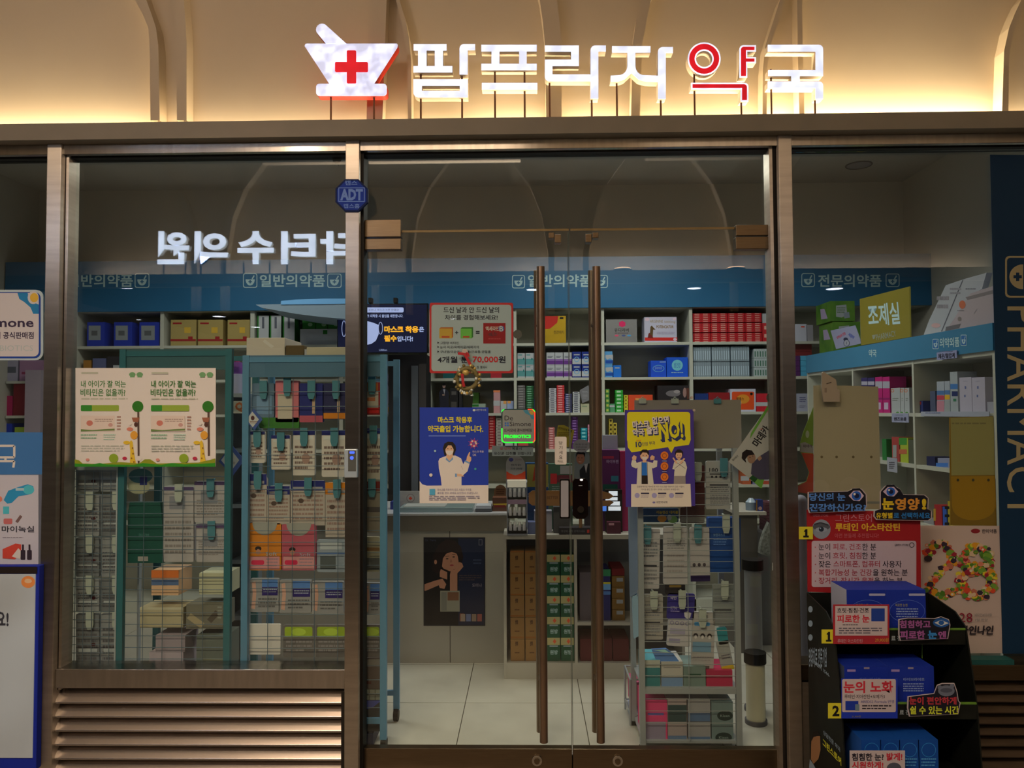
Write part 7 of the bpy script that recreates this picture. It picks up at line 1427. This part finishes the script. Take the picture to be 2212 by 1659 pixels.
for (x, y) in two+eight:
    for k in range(8):
        c = frc[rd.randrange(len(frc))]; a = rd.random()*6.28; r = 4+rd.random()*4.5; xx, yy = x+rd.uniform(-8.5, 8.5), y+rd.uniform(-8.5, 8.5)
        n = rd.choice((5, 7, 9)); A.poly(R_(c), [(xx+r*(.8+.3*rd.random())*math.cos(a+6.283*i/n), yy+r*(.65+.3*rd.random())*math.sin(a+6.283*i/n)) for i in range(n)]); A.o -= A.st*.8
        if k == 0: A.ell(R_((210, 150, 110)), xx, yy, r*.45, r*.4, 8); A.o -= A.st*.8
A.ell(R_((40, 26, 24)), 2003, 1206, 9, 7, 10); A.o += .001
A.text(R_((110, 20, 30)), '28', 2070, 1323, 2098, 1343); A.text(R_((96, 84, 74)), '비타민&미네랄', 2103, 1324, 2140, 1330); A.text(R_((96, 84, 74)), '1일 한알', 2104, 1335, 2131, 1341); A.text(R_((34, 24, 24)), '나인나인', 2072, 1350, 2143, 1370, .04, 0, 2, .12); A.build(t, 'fruit_numerals')
# teal banner
t, A = sheet('pharmacy_banner', 'tall dark teal banner lettered PHARMACY sideways at the right frame edge', 'banner', YP(GY-.008), [(2139, 334), (2420, 336), (2440, 1412), (2166, 1412), (2155, 950), (2146, 640)], R_((12, 32, 44)), .002)
CG = R_((132, 106, 68)); A.text(CG, 'PHARMACY', 2209-229, 891-34, 2209+229, 891+34, .0, 90, 3)
A.setrot(2214, 598, 90); cx, cy = 2214, 598
rp = rrp(cx-45, cy-43, cx+45, cy+43, 9, 4); A.poly(CG, rp); A.poly(R_((12, 32, 44)), rrp(cx-41, cy-39, cx+41, cy+39, 7, 4))
A.poly(CG, [(cx+27*math.cos(a), cy+4+30*math.sin(a)) for a in [math.pi*i/14 for i in range(15)]]); A.rect(R_((12, 32, 44)), cx-3.5, cy+7, cx+3.5, cy+25); A.rect(R_((12, 32, 44)), cx-9, cy+12.5, cx+9, cy+19.5); A.stroke(CG, [(cx+10, cy), (cx+22, cy-22)], 7); A.build(t, 'emblem')
t = thing('green_mat', 'green sheet lying on the sill beside the black stand', 'mat', P(2110, 1430, .04)); q0, q1 = P(2074, 1436, -.0), P(2150, 1436, .10); MB().box(q0.x, q1.x+.02, .0, .06, Z(1436, 0, 1950)+.0004, Z(1436, 0, 1950)+.02, mat((24, 58, 48), 'R')).build('sheet', t)
# ---- black display stand in front of the window
BK = noisy('stand_black_card', (.006, .008, .007), (.012, .015, .013), 12, .45, spec=.35); LIME = R_((74, 92, 24))
yb_, y1_, y2_, y3_ = -.10, -.36, -.42, -.48
xl_ = X(1743, yb_, 1300); xr_ = X(2004, yb_, 1300)
t = thing('display_stand', 'black cardboard floor stand of stepped shelves with blue cartons', 'display stand', ((xl_+xr_)/2, -.29, -.36))
ztop = Z(1280, yb_, 1743)
def side(x, lab=None):
    zs = [(-.36, yb_), (ztop, yb_), (Z(1312, -.24, 1900), -.30), (Z(1352, y1_, 1900)-.0, y1_-.01), (Z(1520, y2_, 1900), y2_-.01), (-.36, y3_-.02)]
    MB().prism([(x, y, z) for z, y in zs], (.005, 0, 0), BK).build('side_panel', t)
side(xl_); side(xr_)
MB().box(xl_+.005, xr_, yb_-.004, yb_, -.36, ztop, BK).build('back_panel', t)
zt_1, zt_2, zt_3 = Z(1388, y1_, 1900), Z(1548, y2_, 1900), Z(1712, y3_, 1900)
for z, y in ((zt_1, y1_), (zt_2, y2_), (zt_3, y3_)):
    MB().box(xl_+.006, xr_-.001, y, yb_-.005, z-.006, z, BK).build('shelf', t); MB().box(xl_+.006, xr_-.001, y-.012, y-.006, z-.004, z+.050, BK).build('shelf_lip', t); MB().box(xl_+.006, xr_-.001, y-.013, y-.006, z+.050, z+.056, LIME).build('lime_edge', t)
for z, y, x0, y0 in ((zt_1, y1_, 1925, 1373), (zt_2, y2_, 1943, 1533)): A = Art(YP(y-.0125)); A.text(R_((130, 120, 104)), '료 전', x0, y0, x0+22, y0+11, .02); A.build(t)
A = Art(YP(y2_+.1)); A.rect(LIME, 1991, 1391, 1992.5, 1422); A.build(t, 'thin_cord')
# print on the stand's left side
SL = Pl((xl_-.0005, -.2, 0), (0, -1, 0)); A = Art(SL)
gw = R_((120, 116, 108)); A.text(gw, '영양치료 전문기업', 1747, 1399, 1786, 1441, .02, 0, 2); A.build(t)
A = Art(SL)
def sk(m, s_, x0, yl0, x1, drop, h, bold=0):   # lettering that runs back along the side panel
    V, F, b = glyphs(s_, bold); pts = []
    u0, v0 = SL.uv(x0, yl0+h); u1, _ = SL.uv(x1, yl0+h); hh = SL.uv(x0, yl0)[1]-v0
    pts = [SL.at(u0+(u1-u0)*(v.x-b[0])/(b[2]-b[0]), v0+hh*(v.y-b[1])/(b[3]-b[1]), .001) for v in V]
    f = F[0]; nn = (pts[f[1]]-pts[f[0]]).cross(pts[f[2]]-pts[f[0]])
    A.let.add(pts, F if nn.dot(SL.N) > 0 else [g_[::-1] for g_ in F], m)
A.shape = MB(); 
sk(gw, '그린스토어 1544-', 1748, 1416, 1792, 0, 9, .02); sk(R_((180, 160, 30)), '그린스토어', 1778, 1594, 1817, 0, 16, .03); sk(gw, '상담전문 약국', 1779, 1576, 1815, 0, 10, .01)
for y in (1316, 1347, 1377): A.ell(gw, 1751, y, 5, 7, 10)
A.poly(R_((130, 80, 44)), [(1757, 1584), (1764, 1580), (1772, 1590), (1773, 1620), (1768, 1640), (1758, 1650), (1752, 1640), (1753, 1600)]); A.poly(R_((26, 16, 10)), [(1753, 1602), (1757, 1582), (1766, 1578), (1773, 1590), (1766, 1590), (1758, 1592)]); A.poly(gw, [(1748, 1659), (1750, 1640), (1757, 1650), (1762, 1659)]); A.build(t, 'side_print')
# header poster
t, A = sheet('eye_health_poster', 'red header poster listing eye complaints with an eye photograph', 'poster', YP(-.106), [(1743, 1101), (1988, 1106), (1990, 1290), (1745, 1278)], R_((122, 18, 18)), .005)
A.text(R_((150, 90, 84)), '그린스토어', 1804, 1110, 1883, 1127); A.text(R_((176, 120, 26)), '루테인 아스타잔틴', 1804, 1130, 1944, 1147, .03); A.text(R_((150, 70, 64)), '이런 분들께 추천합니다!', 1803, 1152, 1898, 1162); A.text(R_((150, 80, 76)), 'GREEN STORE', 1756, 1111, 1789, 1116)
A.ell(R_((104, 96, 90)), 1774, 1143, 20, 21, 24); A.ell(R_((60, 54, 50)), 1774, 1138, 19, 8); A.ell(R_((112, 104, 98)), 1774, 1144, 13, 5.5); A.ell(R_((24, 28, 32)), 1774, 1143, 5.5, 5.5); A.ell(R_((120, 120, 120)), 1772, 1141, 1.6, 1.6, 8); A.stroke(R_((40, 36, 34)), [(1758, 1133), (1772, 1129), (1789, 1134)], 3)
A.poly(R_((150, 118, 108)), rrp(1753, 1168, 1979, 1268, 5)); rdk = R_((130, 36, 40)); nk = R_((28, 20, 24))
for y, segs in ((1174, (('눈이', nk, 1768, 1793), ('피로, 건조', rdk, 1799, 1860), ('한 분', nk, 1862, 1892))), (1193, (('눈이', nk, 1768, 1793), ('흐릿, 침침', rdk, 1799, 1860), ('한 분', nk, 1862, 1892))), (1211, (('잦은', nk, 1768, 1794), ('스마트폰, 컴퓨터', rdk, 1800, 1900), ('사용자', nk, 1906, 1947))),
                (1229, (('복합기능성 눈 건강', rdk, 1768, 1883), ('을 원하는 분', nk, 1885, 1960))), (1247, (('장거리, 장시간 운전', rdk, 1768, 1886), ('을 하는 분', nk, 1888, 1949)))):
    A.ell(rdk, 1761, y+8, 1.3, 1.3, 6)
    for s_, m, a, c in segs: A.text(m, s_, a, y, c, y+14.5, .008)
A.text(nk, 'GREEN STORE', 1932, 1175, 1962, 1179); A.ring(nk, 1969, 1177, 5, 1.2); A.build(t)
# sticker cards
def sticker(name, label, pl, outline, under, f, cat='sticker'):
    t, A = sheet(name, label, cat, pl, outline, R_((150, 120, 104)), .004); A.poly(R_((18, 14, 18)), under); f(A); A.build(t); return t
def eye(A, cx, cy, rx, ry, iris=(30, 64, 110)):
    A.poly(R_((14, 12, 16)), [(cx-rx*1.25, cy), (cx-rx*.5, cy-ry*1.3), (cx+rx*.4, cy-ry*1.35), (cx+rx*1.15, cy-ry*.2), (cx+rx*1.1, cy+ry*.6), (cx+rx*.4, cy+ry*1.3), (cx-rx*.5, cy+ry*1.15)])
    A.poly(R_((160, 124, 130)), [(cx-rx, cy), (cx-rx*.4, cy-ry*.9), (cx+rx*.4, cy-ry*.95), (cx+rx*.95, cy), (cx+rx*.4, cy+ry*.95), (cx-rx*.4, cy+ry*.85)]); A.ell(R_(iris), cx, cy, ry*.85, ry*.85); A.ell(R_((16, 18, 36)), cx+.5, cy, ry*.45, ry*.45, 12); A.ell(R_((170, 150, 150)), cx-ry*.35, cy-ry*.3, ry*.22, ry*.22, 8)
def offs(pts, cx, cy, k): return [(cx+(x-cx)*k, cy+(y-cy)*k) for x, y in pts]
YSK = YP(-.125)
o1 = [(1745, 1063), (1832, 1061), (1846, 1054), (1862, 1056), (1872, 1068), (1873, 1092), (1868, 1104), (1748, 1108), (1745, 1100)]
bl = R_((62, 88, 132)); sticker('eye_sticker', 'black sticker with blue lettering and an eye, left above the red poster', YSK, o1, offs(o1, 1809, 1083, .965), lambda A: (A.text(bl, '당신의 눈', 1748, 1065, 1826, 1082, .035), A.text(bl, '건강하신가요?', 1748, 1088, 1871, 1105, .035), eye(A, 1850, 1071, 17, 12)))
o2 = [(1901, 1062), (1912, 1050), (1928, 1047), (1944, 1056), (1951, 1068), (1998, 1069), (2006, 1076), (2005, 1100), (2013, 1104), (2013, 1120), (2006, 1125), (1893, 1123), (1887, 1116), (1888, 1104), (1901, 1100)]
yo = R_((176, 130, 20)); sticker('eye_sticker', 'black sticker with yellow lettering and an eye, right above the red poster', YP(-.127), o2, offs(o2, 1950, 1088, .965), lambda A: (A.text(yo, '눈', 1905, 1076, 1931, 1101, .04), A.text(R_((170, 100, 30)), '영양', 1933, 1076, 1986, 1102, .04), A.text(yo, '!', 1991, 1077, 2001, 1101, .05), A.text(yo, '유형별', 1892, 1107, 1928, 1120, .03), A.text(R_((30, 80, 110)), '로 선택하세요', 1930, 1107, 2009, 1120, .03), eye(A, 1924, 1062, 17, 11)))
o3 = [(1941, 1338), (1960, 1335), (2020, 1336), (2034, 1332), (2050, 1338), (2053, 1350), (2048, 1380), (1944, 1384), (1941, 1372)]
pk = R_((120, 56, 84)); sticker('eye_sticker', 'black sticker with pink lettering by the first tier', YP(y1_-.03), o3, offs(o3, 1997, 1359, .965), lambda A: (A.text(pk, '침침하고', 1943, 1340, 2010, 1357, .04), A.text(pk, '피로한', 1944, 1362, 1998, 1381, .04), A.text(R_((40, 90, 140)), '눈', 2004, 1362, 2024, 1380, .04), A.text(pk, '엔', 2026, 1363, 2044, 1380, .04), A.ell(R_((24, 56, 90)), 2033, 1345, 18, 10), A.poly(R_((160, 140, 130)), [(2018, 1345), (2033, 1339), (2049, 1346), (2033, 1352)]), A.ell(R_((24, 56, 90)), 2033, 1345, 6, 5)))
o4 = [(1961, 1505), (2018, 1498), (2025, 1480), (2036, 1476), (2048, 1476), (2062, 1476), (2068, 1494), (2071, 1514), (2075, 1518), (2070, 1543), (1964, 1548), (1960, 1530)]
sticker('rest_sticker', 'black sticker with red and yellow lettering and a grey sleep-masked head', YP(y2_-.03), o4, offs(o4, 2016, 1518, .965), lambda A: (A.text(R_((140, 34, 34)), '눈이 편안하게', 1964, 1505, 2066, 1522, .035), A.text(R_((160, 150, 30)), '쉴 수 있는 시간', 1965, 1525, 2071, 1543, .03), A.ell(R_((84, 76, 74)), 2030, 1485, 5, 5), A.ell(R_((84, 76, 74)), 2056, 1482, 5, 5), A.ell(R_((84, 76, 74)), 2044, 1492, 18, 12), A.ell(R_((60, 54, 54)), 2044, 1491, 13, 5)))
# number tags
for n_, lb, x0, y0, x1, y1, Y in (('1', 'yellow tag numbered 1 at the left edge of the red header poster', 1726, 1138, 1756, 1165, -.115), ('1', 'yellow tag numbered 1 beside the first price card', 1775, 1360, 1806, 1390, y1_-.03), ('2', 'yellow tag numbered 2 beside the second price card', 1789, 1519, 1822, 1552, y2_-.03)):
    t, A = sheet('number_tag', lb, 'tag', YP(Y), rc(x0, y0, x1, y1), R_((164, 136, 24)), .002, 'yellow number tags'); (A.text(R_((16, 12, 10)), n_, x0+9, y0+5, x1-9, y1-5, .04) if n_ == '2' else A.poly(R_((16, 12, 10)), [(x0+10, y0+10), (x0+14, y0+5), (x0+18, y0+5), (x0+18, y1-8), (x0+21, y1-8), (x0+21, y1-4), (x0+9, y1-4), (x0+9, y1-8), (x0+13, y1-8), (x0+13, y0+11)])); A.build(t)
# cartons on the tiers
BLU = R_((15, 29, 88)); BLS = R_((140, 124, 132)); YT = R_((140, 120, 40)); BW = R_((110, 110, 150))
def tier(label, x0, y0, x1, y1, Y, z, m, f, side=None, dep=.15, grp=None):
    a, c = P(x0, y1, Y), P(x1, y0, Y); t = thing('supplement_box', label, 'box', ((a.x+c.x)/2, Y+dep/2, z), grp); b = MB(); b.box(a.x, c.x, Y, Y+dep, z+.0005, c.z, m)
    if side: b.add([(a.x-.0004, Y, z+.001), (a.x-.0004, Y+dep, z+.001), (a.x-.0004, Y+dep, c.z), (a.x-.0004, Y, c.z)], [(0, 3, 2, 1)], side)
    b.build('carton', t); A = Art(YP(Y)); f(A, x0, y0, x1, y1); A.build(t); return t
def tv(A, x0, y0, x1, y1): A.rr(R_((130, 116, 130)), x1-36, y0+8, x1-1, y0+13, 2); A.ring(R_((70, 80, 120)), (x0+x1)/2+2, y0+46, 38, .9, 24, 26); A.text(YT, '피로한 눈엔', x0+18, y0+30, x0+44, y0+36); A.lines(BW, x0+20, y0+40, x1-16, y0+62, 4)
tier('blue eye supplement carton with a white side, first tier left', 1831, 1274, 1913, 1388, y1_+.004, zt_1, BLU, tv, BLS)
tier('blue eye supplement carton on the first tier, right of its twin', 1916, 1274, 1999, 1388, y1_+.004, zt_1, BLU, tv, BLS)
def tv2(A, x0, y0, x1, y1): A.text(BW, '아이브라이트', x0+30, y0+24, x0+76, y0+31, .01); A.lines(BW, x0+30, y0+36, x0+74, y0+56, 4); A.rect(R_((120, 90, 110)), x0+4, y0+6, x0+22, y0+11); A.rect(R_((110, 90, 90)), x0+40, y0+1, x0+52, y0+5)
tier('blue eye supplement carton on the second tier left', 1826, 1440, 1919, 1548, y2_+.004, zt_2, BLU, tv2, R_((60, 60, 70)))
tier('blue eye supplement carton on the second tier right', 1921, 1440, 2017, 1548, y2_+.004, zt_2, BLU, tv2, BLS)
for i in range(4):
    x0 = 1863+i*41
    tier('bright blue film-wrapped carton on the third tier, %s from the left' % ORD[i], x0, 1598, x0+40, 1712, y3_+.004, zt_3, R_((10, 46, 88)), lambda A, a, b_, c, d: (A.ring(R_((40, 96, 150)), (a+c)/2, b_+22, 15, 1), A.lines(R_((60, 100, 140)), a+4, b_+40, c-4, b_+60, 3)), R_((30, 60, 100)), .15, 'bright blue cartons on the third tier')
# price cards
def price(label, x0, y0, x1, y1, Y, m, f): t, A = sheet('price_card', label, 'price card', YP(Y), rc(x0, y0, x1, y1), m, .003); f(A); A.build(t); return t
pw = R_((150, 120, 104)); rk_ = R_((150, 26, 32))
price('red-edged price card for tired eyes on the first tier', 1800, 1306, 1921, 1391, y1_-.034, R_((126, 24, 26)), lambda A: (A.rect(pw, 1804, 1309, 1917, 1373), A.text(nk, '흐릿·침침·건조', 1808, 1313, 1877, 1324, .02), A.text(rk_, '피로한 눈', 1808, 1328, 1878, 1345, .03), A.rect(R_((24, 40, 84)), 1882, 1314, 1911, 1342), A.lines(nk, 1820, 1349, 1856, 1352, 1), A.lines(R_((70, 56, 56)), 1812, 1356, 1905, 1371, 3, 4), A.text(R_((150, 100, 90)), '루테인 아스타잔틴', 1809, 1380, 1863, 1389, .01), A.text(R_((160, 110, 30)), '29,900원', 1890, 1378, 1919, 1387)))
price('blue-edged price card for ageing eyes on the second tier', 1818, 1466, 1939, 1552, y2_-.034, R_((20, 34, 100)), lambda A: (A.rr(pw, 1819, 1467, 1935, 1538, 3), A.text(rk_, '눈의 노화', 1822, 1471, 1929, 1497, .03), A.text(nk, '루테인·지아잔틴+오메가3', 1824, 1500, 1911, 1509, .01), A.text(R_((60, 50, 80)), 'AREDS2 Formula 반영', 1859, 1512, 1931, 1519, .01), A.rect(R_((20, 34, 90)), 1826, 1514, 1854, 1534), A.rect(R_((80, 84, 80)), 1847, 1521, 1856, 1535), A.lines(nk, 1862, 1523, 1925, 1535, 2, 2), A.text(R_((110, 90, 40)), '31,900원', 1840, 1545, 1859, 1550)))
price('white price card asking about dim eyes on the third tier', 1836, 1622, 1955, 1716, y3_-.034, pw, lambda A: (A.text(nk, '침침한 눈?', 1840, 1627, 1909, 1643, .03), A.text(rk_, '밝게!', 1915, 1626, 1949, 1643, .03), A.text(rk_, '시원하게!', 1840, 1645, 1908, 1660, .03), A.ell(R_((60, 54, 54)), 1931, 1660, 16, 13)))

set_lettering()

# many-pieced flat prints stay one joined part
for o in list(bpy.data.objects):
    if o.parent and o.type == 'MESH' and o.name.split('.')[0] in ('illustration', 'fruit_numerals', 'lettering') and len(o.data.polygons) > 260: o['kind'] = 'stuff'
if PEN: bpy.data.objects.remove(PEN[1]); bpy.data.batch_remove([PEN[0]]+TRASH)
